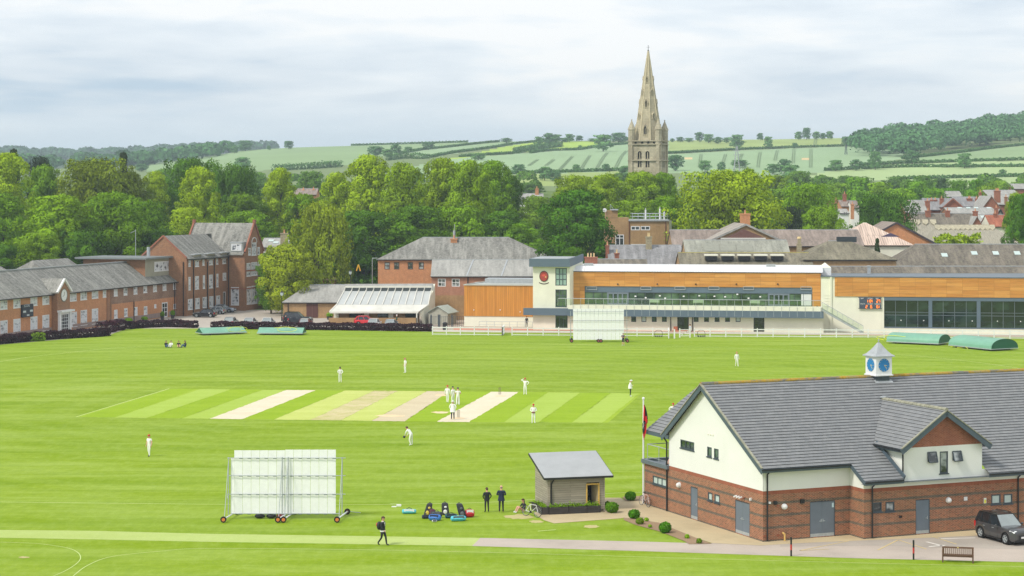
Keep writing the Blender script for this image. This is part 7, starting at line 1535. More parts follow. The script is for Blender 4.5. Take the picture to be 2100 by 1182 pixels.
# hillside trees
HT = 'scattered trees on the far hillside'
spots = ((503,288,310,30,'large round hill tree on the skyline at the left end of the green hill'),(481,299,315,17,'small hill tree touching the left side of the large round skyline tree'),(592,289,302,19,'lone dark tree on the bare skyline of the green hill'),(497,322,350,31,'haze tinted hill tree low below the large skyline tree'),(290,336,352,26,'pale hill tree far left above the olive tree'),
 (552,299,303,8,'tiny bush on the skyline left of the lone dark tree'),(770,300,321,30,'wide hill tree at the left of a group of four'),(794,306,322,22,'small hill tree close to the wide one in the group of four'),(811,296,317,20,'upright hill tree third in the group of four'),(838,301,313,17,'dark rounded hill tree at the right end of the group of four'),(879,291,308,23,'hill tree on its own in the hedge right of the group of four'),
 (981,314,329,28,'dark hill tree directly above the broad bright lime'),(1038,283,291,20,'low bushy tree on the skyline above the bright green field'),(1104,280,306,16,'narrow thin tree in the bright green field, left of the tall leaning one'),(1126,273,302,30,'tall leaning open crowned tree in the bright green field'),(1141,276,292,24,'skyline tree directly behind the tall leaning one'),(1157,283,290,20,'low skyline tree in the middle of the row right of the leaning tree'),(1168,275,289,20,'second skyline tree right of the tall leaning one'),(1188,278,290,16,'small skyline tree alone right of the leaning tree row'),
 (1237,276,311,40,'biggest hill tree, rounded, left of the spire'),(1268,272,294,34,'dark skyline tree immediately left of the spire'),(1216,284,291,22,'low skyline bush left of the biggest hill tree'),(1284,281,291,12,'small skyline bush touching the tower edge'),(1190,298,308,10,'tiny round tree at the end of the short hedge'),(1064,337,359,28,'open crowned tree at the foot of the striped crop, far left of the spire'),(1117,342,371,30,'rounded pale tree at the foot of the striped crop'),(1138,352,373,26,'paler tree touching the right of the rounded pale tree'),
 (1182,337,353,15,'small round tree on the lower crop hedge, left one of a pair'),(1243,336,352,15,'small round tree on the lower crop hedge, right one of a pair'),(1283,340,369,28,'leafy hill tree low beside the left of the tower'),(1385,318,351,32,'dark hill tree immediately right of the tower'),(1446,329,353,24,'pale hill tree right of the bare soil patch'),(1480,332,353,15,'thin see through hill tree beside the pale one'),(1516,328,345,34,'flat topped pale hill tree above the huge yellow green tree'),
 (1434,271,292,17,'taller skyline tree right of the spire'),(1453,275,294,20,'skyline tree second right of the taller one'),(1473,281,295,18,'low skyline tree in the row right of the spire'),(1490,282,294,14,'lowest skyline tree in the row right of the spire'),(1395,281,292,16,'rounded skyline bush just right of the spire'),(1413,283,292,18,'low skyline bush between the rounded bush and the taller tree'),(1379,284,292,9,'tiny skyline bush closest to the right of the spire'),(1511,276,306,30,'large tree standing over the long hedge right of the spire'),
 (1559,273,287,14,'small skyline tree alone between two hedgerow trees'),(1575,280,306,18,'upright tree on the long hedge under the lone skyline tree'),(1630,293,305,12,'little round tree on the long hedge'),(1638,270,283,16,'skyline tree first of a cluster of five on the hill'),(1654,262,284,17,'tallest skyline tree of the cluster of five'),(1674,270,282,16,'low wide skyline tree third of the cluster of five'),(1688,273,282,12,'lowest skyline tree of the cluster of five'),(1702,269,283,15,'last skyline tree of the cluster of five'),
 (1734,280,300,16,'left tree of three standing on the hedge before the wood'),(1753,276,301,24,'biggest tree of three standing on the hedge before the wood'),(1769,282,298,13,'right small tree of three standing on the hedge before the wood'),(1799,262,297,30,'tall dark tree on the skyline at the start of the wood'),(1832,267,292,26,'dark flat topped skyline tree near the wood'),
 (1714,328,352,26,'rounded tree in the pale crop, left of a pair above the valley'),(1755,327,350,23,'rounded tree in the pale crop, right of a pair above the valley'),(1795,310,349,24,'tall tree in front of the wood corner'),(1871,308,337,29,'pale rounded tree at the lower edge of the wood'),(1978,314,346,27,'lone upright tree between the pale strips at the far right'),(2056,347,362,13,'small lone tree on the lowest strip at the far right'),(1585,336,358,26,'dark low tree beside the tall valley tree'),(1608,326,357,28,'dark topped tree right of centre under the crop tracks'),(1622,338,371,36,'big pale tree on the valley edge below the crop tracks'))
for i,(px,yt,yb,w_,lab) in enumerate(spots):
 q = HG(px,min(yb,378));
 if q.y > 1690: q = Vector((XA(px,1660),1660,zt(XA(px,1660),1660)))
 tree(lab,px,yt,w_ * 1.08,q.y,'far',((.44,.64,4.6),(.54,.76,5),(.40,.58,4.4),(.62,.86,5.4))[i % 4],group=HT,lift=.1,name='hill_tree')  # tints lifted in blue to paint distance haze into the leaves
# distant woods, each read as one mass
def wood(name,label,pts_,n,size,col,hmin=8,hmax=14,kind='stuff',per=130):
 P_,N_ = [],[]
 for (x,y,z) in pts_:
  h = random.uniform(hmin,hmax); r = h * random.uniform(.45,.75); u = rng.normal(0,1,(per,3)); u[:,2] = np.abs(u[:,2]) * 1.1 - .2; u /= np.linalg.norm(u,axis=1)[:,None]
  p = u * np.array([r,r,h * .55]) * rng.uniform(.85,1.05,per)[:,None] + np.array([x,y,z + h * .5]); P_.append(p); N_.append(u)
 me = leafmesh(name,np.concatenate(P_),np.concatenate(N_),size,LEAF,.4,1.2); o = leafobj(name,me,None,col); put(o,label,'wood',None,kind); return o
pl = [(1752,312),(1775,300),(1800,292),(1850,286),(1900,281),(2000,272),(2200,255),(2200,290),(2000,303),(1930,312),(1870,322),(1790,325)]
pts_ = []
while len(pts_) < 260:
 D = random.uniform(1150,1690); px = random.uniform(1745,2210); x = XA(px,D); z = zt(x,D); py = YH + (HC - z) * F / D
 if inpoly(px,py,pl): pts_.append((x,D,z))
wood('hilltop_wood','dense haze tinted wood covering the hilltop at the far right',pts_,0,1.7,(.38,.60,4.6,1),per=330)  # leaf tint made bluer and lighter to paint in distance haze
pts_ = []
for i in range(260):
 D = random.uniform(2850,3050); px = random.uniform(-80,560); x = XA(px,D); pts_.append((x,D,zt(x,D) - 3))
wood('distant_wood','long hazy blue wood on the far skyline at the left',pts_,0,4.2,(.28,.44,4.0,1),12,20)  # blue of the far haze is put into the leaf tint
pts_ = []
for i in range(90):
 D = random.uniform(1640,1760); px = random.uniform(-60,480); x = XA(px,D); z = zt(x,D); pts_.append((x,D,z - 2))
wood('distant_wood','nearer hazy wood below the far skyline at the left',pts_,0,3.0,(.32,.52,3.6,1),9,15)  # haze painted into this wood's leaf tint as well
pts_ = []
for i in range(230):
 D = random.uniform(470,900); px = random.uniform(-60,2150); x = XA(px,D)
 if 1700 < px < 2080 and D < 600: continue
 if 1290 < px < 1372: continue
 pts_.append((x,D,zt(x,D)))
wood('understorey','low mass of leafy cover on the ground between the town and the fields',pts_,0,1.1,(.42,.58,1.1,1),4,7,per=260)
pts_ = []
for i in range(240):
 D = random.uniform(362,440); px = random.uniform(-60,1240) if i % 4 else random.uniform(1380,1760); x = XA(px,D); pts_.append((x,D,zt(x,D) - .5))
wood('shrubbery','shade darkened shrubs and undergrowth beneath the tall trees',pts_,0,.7,(.24,.36,.7,1),5,8,per=420)  # leaf tint darkened to paint deep shade under the trees
hedge('garden_hedge','bright green clipped hedge bank behind the lamp post and low roofs','hedge',[Vector((XA(700,356),356,0)),Vector((XA(775,356),356,0))],4,4.6,260,.4,LEAF,(.9,1.0,1,1)); hedge('garden_bush','yellow green bank of shrubs between the thatch and the long dark range','bush',[Vector((XA(1918,372),372,ZA(503,372))),Vector((XA(2008,372),372,ZA(503,372)))],3,1.7,260,.35,LEAF,(1.15,1.1,.8,1),rag=.6)
# ---------------------------------------------------------------- sight screens
def sightscreen(name_label,px0,px1,pyb,depth,hgt,group,near):
 A = G(px0,pyb); B = G(px1,pyb); d = (B - A); Lw = d.length; d.normalize(); n = Vector((d.y,-d.x,0)); r = thing('sight_screen',name_label,'sight screen',(A + B) / 2,group)
 def q(u,o,z): return A + d * u + n * o + Z * z
 zb = .30; half = Lw / 2; nb = 12; ins = .3
 tilt = .10
 mb = MB(); wv = (Lw - 2 * ins) / nb
 for i in range(nb):
  u0 = ins + i * wv; top = hgt + .55 - (.04 if i < 6 else 0) ; b0 = zb + .03
  if not near: top = hgt + .45
  mb.prism([q(u0 + .012,.02,b0),q(u0 + wv - .012,-.03,b0),q(u0 + wv - .012,-.03 - tilt,top),q(u0 + .012,.02 - tilt,top)],-n * .03)
 if near and True:
  mb.prism([q(ins - .22,.01,zb + .05),q(ins,.01,zb + .05),q(ins,-tilt,hgt + .02),q(ins - .22,-tilt,hgt + .02)],-n * .03)
 mb.build('white_boards',WHITEBOARD,r)
 fo = .12 if near else -.12; sgn = 1 if near else -1; wr_ = .2 if near else .25
 mb = MB(); rows = [zb + .05,zb + (hgt - zb) * .36,zb + (hgt - zb) * .69,hgt + .02]; ex = .35
 for z in rows:
  for (u0,u1) in ((-ex * .4 if z > 1 else .1,half - .12),(half - .12,Lw + ex if z > 1 else Lw)): mb.tube(q(u0,fo - tilt * (z - zb) / (hgt - zb),z),q(u1,fo - tilt * (z - zb) / (hgt - zb),z),.025)
 if not near:
  for z in rows[1:]: mb.tube(q(ins,.07,z - .01),q(Lw - ins,.07,z - .01),.024)
 mb.build('rails',STEEL if near else GREYMETAL,r)
 mb = MB(); mb2 = MB()
 for i in range(nb):
  for z in rows:
   if near: u = ins + (i + .82) * wv; mb2.bar(q(u - .12,fo + .0 - tilt * (z - zb) / (hgt - zb),z - .03),q(u + .12,fo - tilt * (z - zb) / (hgt - zb),z - .03),.03,.05)
 if near: mb2.build('clips',GREYMETAL,r)
 for u in (-.05,half - .17,half + .22,Lw + .12):
  mb = MB(); fb = .95 * sgn; mb.tube(q(u,fo,zb),q(u,fo - tilt,hgt + .08),.035); mb.tube(q(u - .1 * sgn,fb * 1.3,.25),q(u,fo - tilt,hgt - .1),.024); mb.tube(q(u,fo,zb + 1.4),q(u - .04,fb * .42,.5 + .9),.018) if near else None
  mb.build('upright',STEEL,r)
 ax_dir = (n * 1.0 + (d * .42 if False else d * 0))
 for u in (.05,half - .06,half + .3,Lw + .13):
  sk = -.45 if near else 0      # the axle beams splay sideways
  a = q(u - .2 if near else u,1.6 if near else 1.0,wr_ + .02); b = q(u + .2 if near else u,-1.5 if near else -1.0,wr_ + .02); mb = MB(); mb.tube(a,b,.05); ab = mb.build('axle',WHITE if near else STEEL,r)
  for e_,o_ in ((a,n),(b,-n)):
   mb = MB(); mb.lathe(e_ + o_ * .07,[(wr_ * .4,-.07),(wr_ * .9,-.07),(wr_,-.03),(wr_,.03),(wr_ * .9,.07),(wr_ * .57,.07)],20,ax=n); wh = mb.build('wheel',RUBBER,r)
   mb = MB(); mb.lathe(e_ + o_ * .07,[(0,.055 if o_ == n else -.055),(wr_ * .57,.066 if o_ == n else -.066)],16,ax=n); mb.lathe(e_ + o_ * .07,[(0,.08),(.035,.08),(.035,.02)],10,ax=n); mb.build('hub',ORANGE if near else plain('faded_red_hub',C(150,80,70),.6),wh)
 if near: MB().tube(q(Lw + .35,-1.6,.22),q(Lw + 1.2,-1.8,.1),.025).build('tow_bar',STEEL,r)
 return r,q,Lw
ssg = None
sc_,sq_,sL = sightscreen('large near sight screen of white boards on a wheeled steel frame with orange hubs',470.5,698,1064,0,3.98,ssg,True)
sightscreen('far sight screen of white boards standing by the boundary before the cream building',1171,1284,702,0,4.35,ssg,False)
for i,(u,lab,c) in enumerate(((2.0,'dark flat bag lying under the left half of the near sight screen',BLACK),(2.75,'second dark flat bag under the near sight screen',BLACK),(3.35,'dark red bag under the near sight screen beside the middle wheels',plain('dark_red_cloth',C(120,44,40),.8,.1)))):
 b = thing('bag',lab,'bag',sq_(u,-.1,0),'bags under the near sight screen'); MB().ball(sq_(u,-.1,.16),.36 if i < 2 else .25,.22,.16,12,jit=.06).build('body',c,b,smooth=True); MB().path([sq_(u - .2,-.1,.28),sq_(u,-.1,.38),sq_(u + .2,-.1,.28)],.02).build('strap',BLACK,b)

# ---------------------------------------------------------------- rain covers
CVG = plain('cover_canvas',C(116,166,142),.5,.12,.8); CVG2 = plain('cover_canvas_end',C(24,92,66),.55,.08,1); HOSE = plain('yellow_hose',C(222,226,60),.5,.05)
def cover(label,pa,pb,wdt,hgt,arch,grp):
 A,B = G(*pa),G(*pb); d = (B - A); L_ = d.length; d.normalize(); n = Vector((d.y,-d.x,0)); r = thing('rain_cover',label,'rain cover',(A + B) / 2,grp)
 def q(u,o,z): return A + d * u - n * (wdt / 2 - o) + Z * z
 prof = [(wdt / 2 * math.cos(math.pi - math.pi * k / 14),.32 + hgt * math.sin(math.pi * k / 14) ** .8) for k in range(15)] if arch else [(-wdt / 2,.3),(0,.3 + hgt),(wdt / 2,.3)]
 mb = MB()
 for (a,za),(b,zb2) in zip(prof,prof[1:]): mb.face([q(0,a,za),q(L_,a,za),q(L_,b,zb2),q(0,b,zb2)])
 mb.build('canvas',CVG,r,smooth=False)
 for u in (.03,L_ - .03): MB().face([q(u,a,z) for a,z in prof]).build('canvas_end',CVG2,r)
 mb = MB(); mb.bar(q(0,wdt / 2,.27),q(L_,wdt / 2,.27),.08,.12); mb.bar(q(0,-wdt / 2,.27),q(L_,-wdt / 2,.27),.08,.12); mb.bar(q(0,-wdt / 2,.27),q(0,wdt / 2,.27),.08,.1); mb.bar(q(L_,-wdt / 2,.27),q(L_,wdt / 2,.27),.08,.1); mb.build('frame',STEEL,r)
 for fu in (.18,.82):
  for o in (-wdt / 2 + .15,wdt / 2 - .05): MB().lathe(q(L_ * fu,o,.14),[(0,-.05),(.14,-.05),(.14,.05),(0,.05)],12,ax=n).build('wheel',RUBBER,r)
 return r,q,L_
cg = 'rain covers parked by the boundary'
def hose(q,u,o,z,k,parent,ru=.8,tail=None):
 pts = [q(u + ru * (1 + .15 * i) * math.cos(i * .8),o + .05 + (.35 if False else .0) + .02 * i,z + .36 * math.sin(i * .8)) for i in range(k)]
 MB().path(curve(pts,3),.035).build('hose',HOSE,parent)
r,q,L_ = cover('ridged green rain cover on the left, near the gap in the purple hedge',(416,688.5),(506,685.3),3.4,.75,False,cg); hose(q,L_ - 1.6,1.25,.75,12,r); MB().path(curve([q(L_ - .8,1.3,.6),q(L_ + .3,1.4,.25),q(L_ + .5,1.5,.08),q(L_ - .3,1.6,.06)],5),.035).build('hose',HOSE,r)
r,q,L_ = cover('ridged green rain cover second from the left, under the line of car roofs',(527,687.4),(620,688),3.3,.75,False,cg); hose(q,L_ * .62,1.1,.85,12,r)
r,q,L_ = cover('domed green rain cover lying along the white fence behind the clock turret',(1818,704.5),(1925,709.5),4.4,1.15,True,cg); hose(q,1.1,1.6,.75,14,r,1.0)
r,q,L_ = cover('domed green rain cover farthest right with its dark green end showing',(1945,712),(2033,721),4.8,1.3,True,cg); MB().path(curve([q(.1,2.2,.3),q(.6,2.4,.05),q(1.2,2.3,.3),q(1.8,2.35,.04),q(3.4,2.4,.25),q(4.2,2.6,.04)],6),.035).build('hose',HOSE,r)

# ---------------------------------------------------------------- white boundary fence, gate, mats
def fence(label,pts,step,grp='white post and rail fences'):
 P_ = [G(*p) for p in pts]; r = thing('post_and_rail_fence',label,'fence',P_[0],grp)
 mb = MB()
 for a,b in zip(P_,P_[1:]):
  for z,h in ((1.12,.14),(.62,.12),(.12,.10)): mb.bar(a + Z * z,b + Z * z,.05,h)
 mb.build('rails',WHITE,r)
 for a,b in zip(P_,P_[1:]):
  n = max(1,round((b - a).length / step))
  for i in range(n + (b is P_[-1])): p = a.lerp(b,i / n); q_ = MB(); q_.box((p.x - .07,p.y - .07,0),(p.x + .07,p.y + .07,1.28)); q_.face([(p.x - .07,p.y - .07,1.28),(p.x + .07,p.y - .07,1.28),(p.x,p.y,1.36)]); q_.build('post',WHITE,r)
fence('white post and rail fence from the end of the purple hedge to the first gap',[(887,687),(1030,688.5)],2.3); fence('white post and rail fence between the first gap and the open gate',[(1050,688.5),(1371,690.5)],2.35); fence('white post and rail fence running from the gate to the right behind the domed covers',[(1424,691),(1813,693),(2300,697)],2.35)
for pts,lab in (([(1371,691),(1371.5,694.5)],'short return of white fence at the left of the open gate'),([(1030,688.5),(1034,684)],'short angled white fence end beside the first gap')): fence(lab,pts,.6)
gt = thing('field_gate','white wooden gate standing open onto the field below the glazed door','gate',G(1393,693)); a,b = G(1394,692.5),G(1415,692.5); mb = MB()
for z in (.25,.55,.85,1.15): mb.bar(a + Z * z,b + Z * z,.05,.09)
mb.bar(a + Z * .2,b + Z * 1.15,.05,.08); mb.build('bars',WHITE,gt)
for p in (a,b): MB().box((p.x - .09,p.y - .09,0),(p.x + .09,p.y + .09,1.35)).build('post',WHITE,gt)
p = G(1383,694.5); MB().box((p.x - .1,p.y - .1,0),(p.x + .1,p.y + .1,1.35)).build('post',WHITE,gt)
for px,lab in ((1350.5,'low black hooped frame on the grass left of the open gate'),(1438,'low black hooped frame on the grass right of the open gate')):
 c = G(px,692); fr_b = thing('hoop_frame',lab,'frame',c,'hooped frames by the gate'); mb = MB(); mb.path(curve([c + Vector((-.58,0,.05)),c + Vector((-.55,0,.7)),c + Vector((-.3,0,1.0)),c + Vector((.3,0,1.0)),c + Vector((.55,0,.7)),c + Vector((.58,0,.05))],4),.03); mb.bar(c + Vector((-.6,0,.32)),c + Vector((.6,0,.32)),.03,.06); mb.build('hoop',BLACK,fr_b)
 for k in (-.4,-.13,.13,.4): MB().ball(c + Vector((k,-.05,.14)),.11,n=8).build('ball',BLACK,fr_b)
st_ = thing('entrance_steps','brick red step block in front of the glazed door behind the fence','steps',FW.p(uat(FW,1389),0,1)); mb = MB(); hx(mb,FW,uat(FW,1380),uat(FW,1418),0,.18,.02,1.4); mb.build('lower_step',plain('paver',C(186,120,94),.9),st_); mb = MB(); hx(mb,FW,uat(FW,1382),uat(FW,1390),.18,.75,.1,.8); mb.build('planter_block',plain('paver2',C(178,108,80),.9),st_)

# ---------------------------------------------------------------- stumps
for px,py,lab in ((940,856.5,'near set of cricket stumps beside the umpire at the batting end'),(1025,809,'far set of cricket stumps at the top end of the cream pitch')):
 c = G(px,py,.01); r = thing('wicket',lab,'stumps',c,'cricket stumps')
 for k in (-.1,0,.1): MB().tube(c + Vector((k,0,0)),c + Vector((k,0,.71)),.022,n=8).build('stump',plain('stump_wood',C(120,104,84),.6) if 'stump_wood' not in bpy.data.materials else bpy.data.materials['stump_wood'],r)
 for k in (-.05,.05): MB().tube(c + Vector((k - .05,0,.72)),c + Vector((k + .05,0,.72)),.012,n=6).build('bail',bpy.data.materials['stump_wood'],r)

# ---------------------------------------------------------------- flagpole and flag
c = G(1319.5,1034); r = thing('flagpole','tall white flagpole at the back corner of the brick pavilion','flagpole',c); hp = ZA(819,c.y); MB().tube(c,c + Z * hp,.075,.05,12).build('pole',WHITE,r); MB().ball(c + Z * (hp + .05),.1,n=12).build('finial',WHITE,r)
FR_ = plain('red_flag',C(214,36,36),.8,.08,3); FK = plain('black_flag',C(30,32,34),.8,.1,3)
fl = thing('flag','limp red and black flag hanging down the flagpole','flag',c + Z * (hp - .5)); ztop_f = ZA(830,c.y); zbot_f = ZA(903,c.y)
mb = MB(); nz,nxx = 22,8
def fpt(i,j):
 z = lerp(ztop_f,zbot_f,i / nz); wv = .04 + .28 * math.sin(math.pi * min(1,i / nz * 1.05)) ** .7; u = j / nxx; fold = .07 * math.sin(u * 9 + i * .5); return c + Vector((.02 - wv * (.35 if i > 11 else .12) + u * wv,-.08 + fold,z))
i0 = len(mb.v)
for i in range(nz):
 for j in range(nxx):
  black = (i < 7 and j > 3) or (7 <= i < 9 and j > 5) or (10 <= i < 17 and j < 4 + (i % 2)) or (i == 17 and j < 2)
  mb.face([fpt(i,j),fpt(i,j + 1),fpt(i + 1,j + 1),fpt(i + 1,j)],1 if black else 0)
mb.build('cloth',[FR_,FK],fl,smooth=True)

# ---------------------------------------------------------------- bench and marker posts
WOOD = plain('dark_teak',C(104,74,62),.6,.15,4); a,b = G(1932,1153.5),G(1997,1156); d = (b - a); L_ = d.length; d.normalize(); n = Vector((d.y,-d.x,0)); r = thing('park_bench','brown slatted wooden bench on the grass edge seen from behind','bench',(a + b) / 2)
def q(u,o,z): return a + d * u + n * o + Z * z
for u in (.04,L_ - .04):
 MB().bar(q(u,0,0),q(u,.06,.92),.07).build('back_leg',WOOD,r); MB().bar(q(u,-.48,0),q(u,-.48,.62),.07).build('front_leg',WOOD,r); MB().bar(q(u,.06,.63),q(u,-.52,.63),.07,.05).build('armrest',WOOD,r)
mb = MB(); mb.bar(q(0,.06,.90),q(L_,.06,.90),.05,.09); mb.bar(q(0,.03,.46),q(L_,.03,.46),.04,.07)
for k in range(15): u = lerp(.1,L_ - .1,k / 14); mb.bar(q(u,.035,.48),q(u,.06,.87),.055,.02,up=n)
mb.build('backrest',WOOD,r); mb = MB()
for k in range(6): mb.bar(q(.03,-.03 - .085 * k,.42),q(L_ - .03,-.03 - .085 * k,.42),.065,.03)
mb.bar(q(0,0,.37),q(L_,0,.37),.04,.07); mb.build('seat',WOOD,r); MB().bar(q(L_ / 2 - .04,.09,.9),q(L_ / 2 + .04,.09,.9),.01,.05,up=Z).build('plaque',GOLD,r)
for px,pb,pt_,lab in ((1622.5,1141,1102,'thin black and red marker post on the verge before the double doors'),(1873.5,1148,1108,'thin black and red marker post on the verge left of the bench')):
 c = G(px,pb); r = thing('marker_post',lab,'post',c,'marker posts along the drive'); h = ZA(pt_,c.y); MB().tube(c,c + Z * h,.055,n=10).build('post',BLACK,r); MB().tube(c + Z * h * .33,c + Z * h * .62,.058,n=10).build('red_band',plain('red_band',C(190,50,46),.5) if 'red_band' not in bpy.data.materials else bpy.data.materials['red_band'],r)

# ---------------------------------------------------------------- bicycles
def bicycle(label,base,ang,lean,frame_m,group=None):
 r = thing('bicycle',label,'bicycle',base,group); d = Vector((math.cos(ang),math.sin(ang),0)); s_ = Vector((-d.y,d.x,0)); upv = (Z * math.cos(lean) + s_ * math.sin(lean)).normalized()
 def q(x,z,y=0): return Vector(base) + d * x + upv * z + s_ * y
 ax = d.cross(upv)
 for nm,x in (('front_wheel',.52),('rear_wheel',-.52)):
  mb = MB(); c = q(x,.34); n_ = 28; pts = [c + d * .33 * math.cos(2 * math.pi * k / n_) + upv * .33 * math.sin(2 * math.pi * k / n_) for k in range(n_ + 1)]; mb.path(pts,.018,6); w_ = mb.build(nm,RUBBER,r)
  mb = MB()
  for k in range(14): mb.tube(c,pts[k * 2],.003,n=3,caps=False)
  mb.tube(c - ax * .04,c + ax * .04,.025); rim = [c + (p - c) * .93 for p in pts]; mb.path(rim,.009,4); mb.build('spokes',STEEL,w_)
 mb = MB(); bb_,st,hd,fw,rw = q(-.08,.30),q(-.2,.78),q(.34,.78),q(.52,.34),q(-.52,.34); h2 = q(.38,.66)
 for a,b in ((bb_,st),(bb_,h2),(st,hd),(rw,bb_),(rw,st),(fw,h2),(h2,hd)): mb.tube(a,b,.018)
 mb.build('frame',frame_m,r); MB().ball(q(-.22,.92),.13,.06,.035,8).tube(st,q(-.22,.9),.012).build('saddle',BLACK,r)
 MB().path([q(.34,.92,-.22),q(.42,.95,-.1),q(.36,.93,0),q(.42,.95,.1),q(.34,.92,.22)],.014).tube(hd,q(.36,.93),.014).build('handlebar',BLACK,r); MB().lathe(q(-.08,.30),[(0,.03),(.09,.03)],12,ax=ax).bar(q(-.08,.3,.05),q(.04,.18,.05),.02).bar(q(-.08,.3,-.05),q(-.2,.42,-.05),.02).build('crank',BLACK,r)
 return r
WB = plain('pale_bike_paint',C(226,226,224),.35)
pa = F_g.p(F_g.uz(1333,1030)[0],0,.42); bicycle('white and red road bicycle leaning on the pavilion brick wall beside the flagpole',(pa.x,pa.y,.01),math.atan2(-pg.y,-pg.x),.12,plain('pinkish_bike',C(220,196,190),.35))
bicycle('pale road bicycle leaning by the left side of the timber hut',(G(1090,1060).x,G(1090,1060).y,.01),R(-42),.12,WB)
ib = Ff.p(dh[0] + .32,.06,-1.0); bicycle('dark bicycle hanging in the shade inside the open door of the hut',(ib.x,ib.y,.55),R(70),.1,STEEL)

# ---------------------------------------------------------------- kit bags
TEAL = plain('turquoise_nylon',C(90,190,210),.5,.1,6); NAVY = plain('navy_nylon',C(36,44,74),.6,.1,5); BLU = plain('blue_nylon',C(60,120,200),.6,.1,5); RED = plain('red_nylon',C(200,34,50),.5,.08,5); BLK = plain('black_nylon',C(38,40,44),.6,.15,6); GYN = plain('grey_nylon',C(90,94,98),.6,.1,5)
def bag(label,px,py,l,w_,h,ang,m1,m2,stand=False,top=None):
 c = G(px,py); r = thing('kit_bag',label,'bag',c,'cricket kit bags on the grass'); d = Vector((math.cos(ang),math.sin(ang),0)); s_ = Vector((-d.y,d.x,0))
 def q(x,y,z): return c + d * x + s_ * y + Z * z
 mb = MB()
 if stand:   # upright wheelie bag, rounded top
  ln_ = random.uniform(-.3,.3); l *= .86; prof = [(0,1.0),(.08,1.06),(.6,1.0),(.9,.92),(1.0,.7)]; P_ = [[q(sx * w_ / 2 * k + ln_ * z * l,sy * .17 * k + .12 * z,z * l + .02) for sx,sy in ((-1,-.7),(-.7,-1),(.7,-1),(1,-.7),(1,.7),(.7,1),(-.7,1),(-1,.7))] for z,k in prof]
 else:       # duffel lying down
  prof = [(0,.55),(.06,.9),(.3,1.0),(.7,.98),(.94,.85),(1.0,.5)]; P_ = [[q((t - .5) * l,w_ / 2 * k * math.cos(a),max(.01,h / 2 + h / 2 * k * math.sin(a))) for a in [2 * math.pi * j / 10 for j in range(10)]] for t,k in prof]
 n_ = len(P_[0])
 for A,B in zip(P_,P_[1:]):
  for k in range(n_): mb.face([A[k],A[(k + 1) % n_],B[(k + 1) % n_],B[k]])
 mb.face(P_[0]); mb.face(P_[-1]); mb.build('body',m1,r,smooth=not stand)
 mb = MB()
 if stand: mb.ball(q(ln_ * l * .3,-.19,l * .3),w_ * .3,.05,l * .2,10); mb.ball(q(ln_ * l * .68 + .04,-.12,l * .7),w_ * .22,.05,l * .1,8)
 else: mb.bar(q(-l * .36,-w_ * .38,h * .72),q(l * .36,-w_ * .38,h * .72),.05,h * .5)
 mb.build('pocket',m2,r); MB().path([q(-l * .2,0,h),q(0,0,h + .1),q(l * .2,0,h)] if not stand else [q(ln_ * l - w_ * .2,.14,l),q(ln_ * l,.16,l + .1),q(ln_ * l + w_ * .2,.14,l)],.02).build('handle',BLK,r)
 return r
bag('turquoise and white cricket bag lying alone at the left of the group',839,1054,.95,.34,.32,.05,TEAL,WHITE); bag('black standing cricket bag with yellow and white markings, leftmost of the upright ones',875,1059,.95,.42,.3,0,BLK,plain('yellow_mark',C(214,190,80),.5),True)
bag('dark maroon rucksack leaning behind the blue bag',888,1060,.55,.4,.36,.3,plain('maroon_nylon',C(88,44,60),.6),BLK,True); bag('black holdall beside the maroon rucksack',895,1062,.75,.42,.42,-.15,BLK,GYN); bag('small navy bag on the ground in front of the black and yellow bag',873,1064,.5,.3,.26,.1,NAVY,BLK)
bag('bright blue cricket bag slumped in the front of the group',892,1068,.8,.48,.42,-.3,BLU,NAVY); bag('small white item lying in front of the bright blue bag',891,1071,.32,.2,.14,.1,WHITE,NAVY); bag('black and white bag standing alone between the two clusters',914,1056,.88,.46,.3,0,BLK,WHITE,True)
bag('tall plain black wheeled bag leaning in the right cluster',950,1062,1.05,.46,.34,.1,BLK,GYN,True); bag('shiny red helmet bag at the right end of the group',963,1061,.62,.5,.52,.2,RED,WHITE); bag('black and turquoise bag lying in front of the tall black bag',925,1063,.8,.34,.3,.1,plain('petrol_nylon',C(30,84,100),.5),BLK); bag('grey and turquoise striped bag lying in front at the right',940,1069,1.0,.42,.36,.22,TEAL,GYN)
for px,lab in ((808,'small white plate lying on the boundary line, left one'),(818,'small white box on the boundary line, right one')): c = G(px,1038.5 if px > 810 else 1040); put(MB().box((c.x - .16,c.y - .1,0),(c.x + .16,c.y + .1,.05 if px < 810 else .12)).build('white_box',WHITE,None),lab,'box','white boxes on the line')
c = G(930,1068)
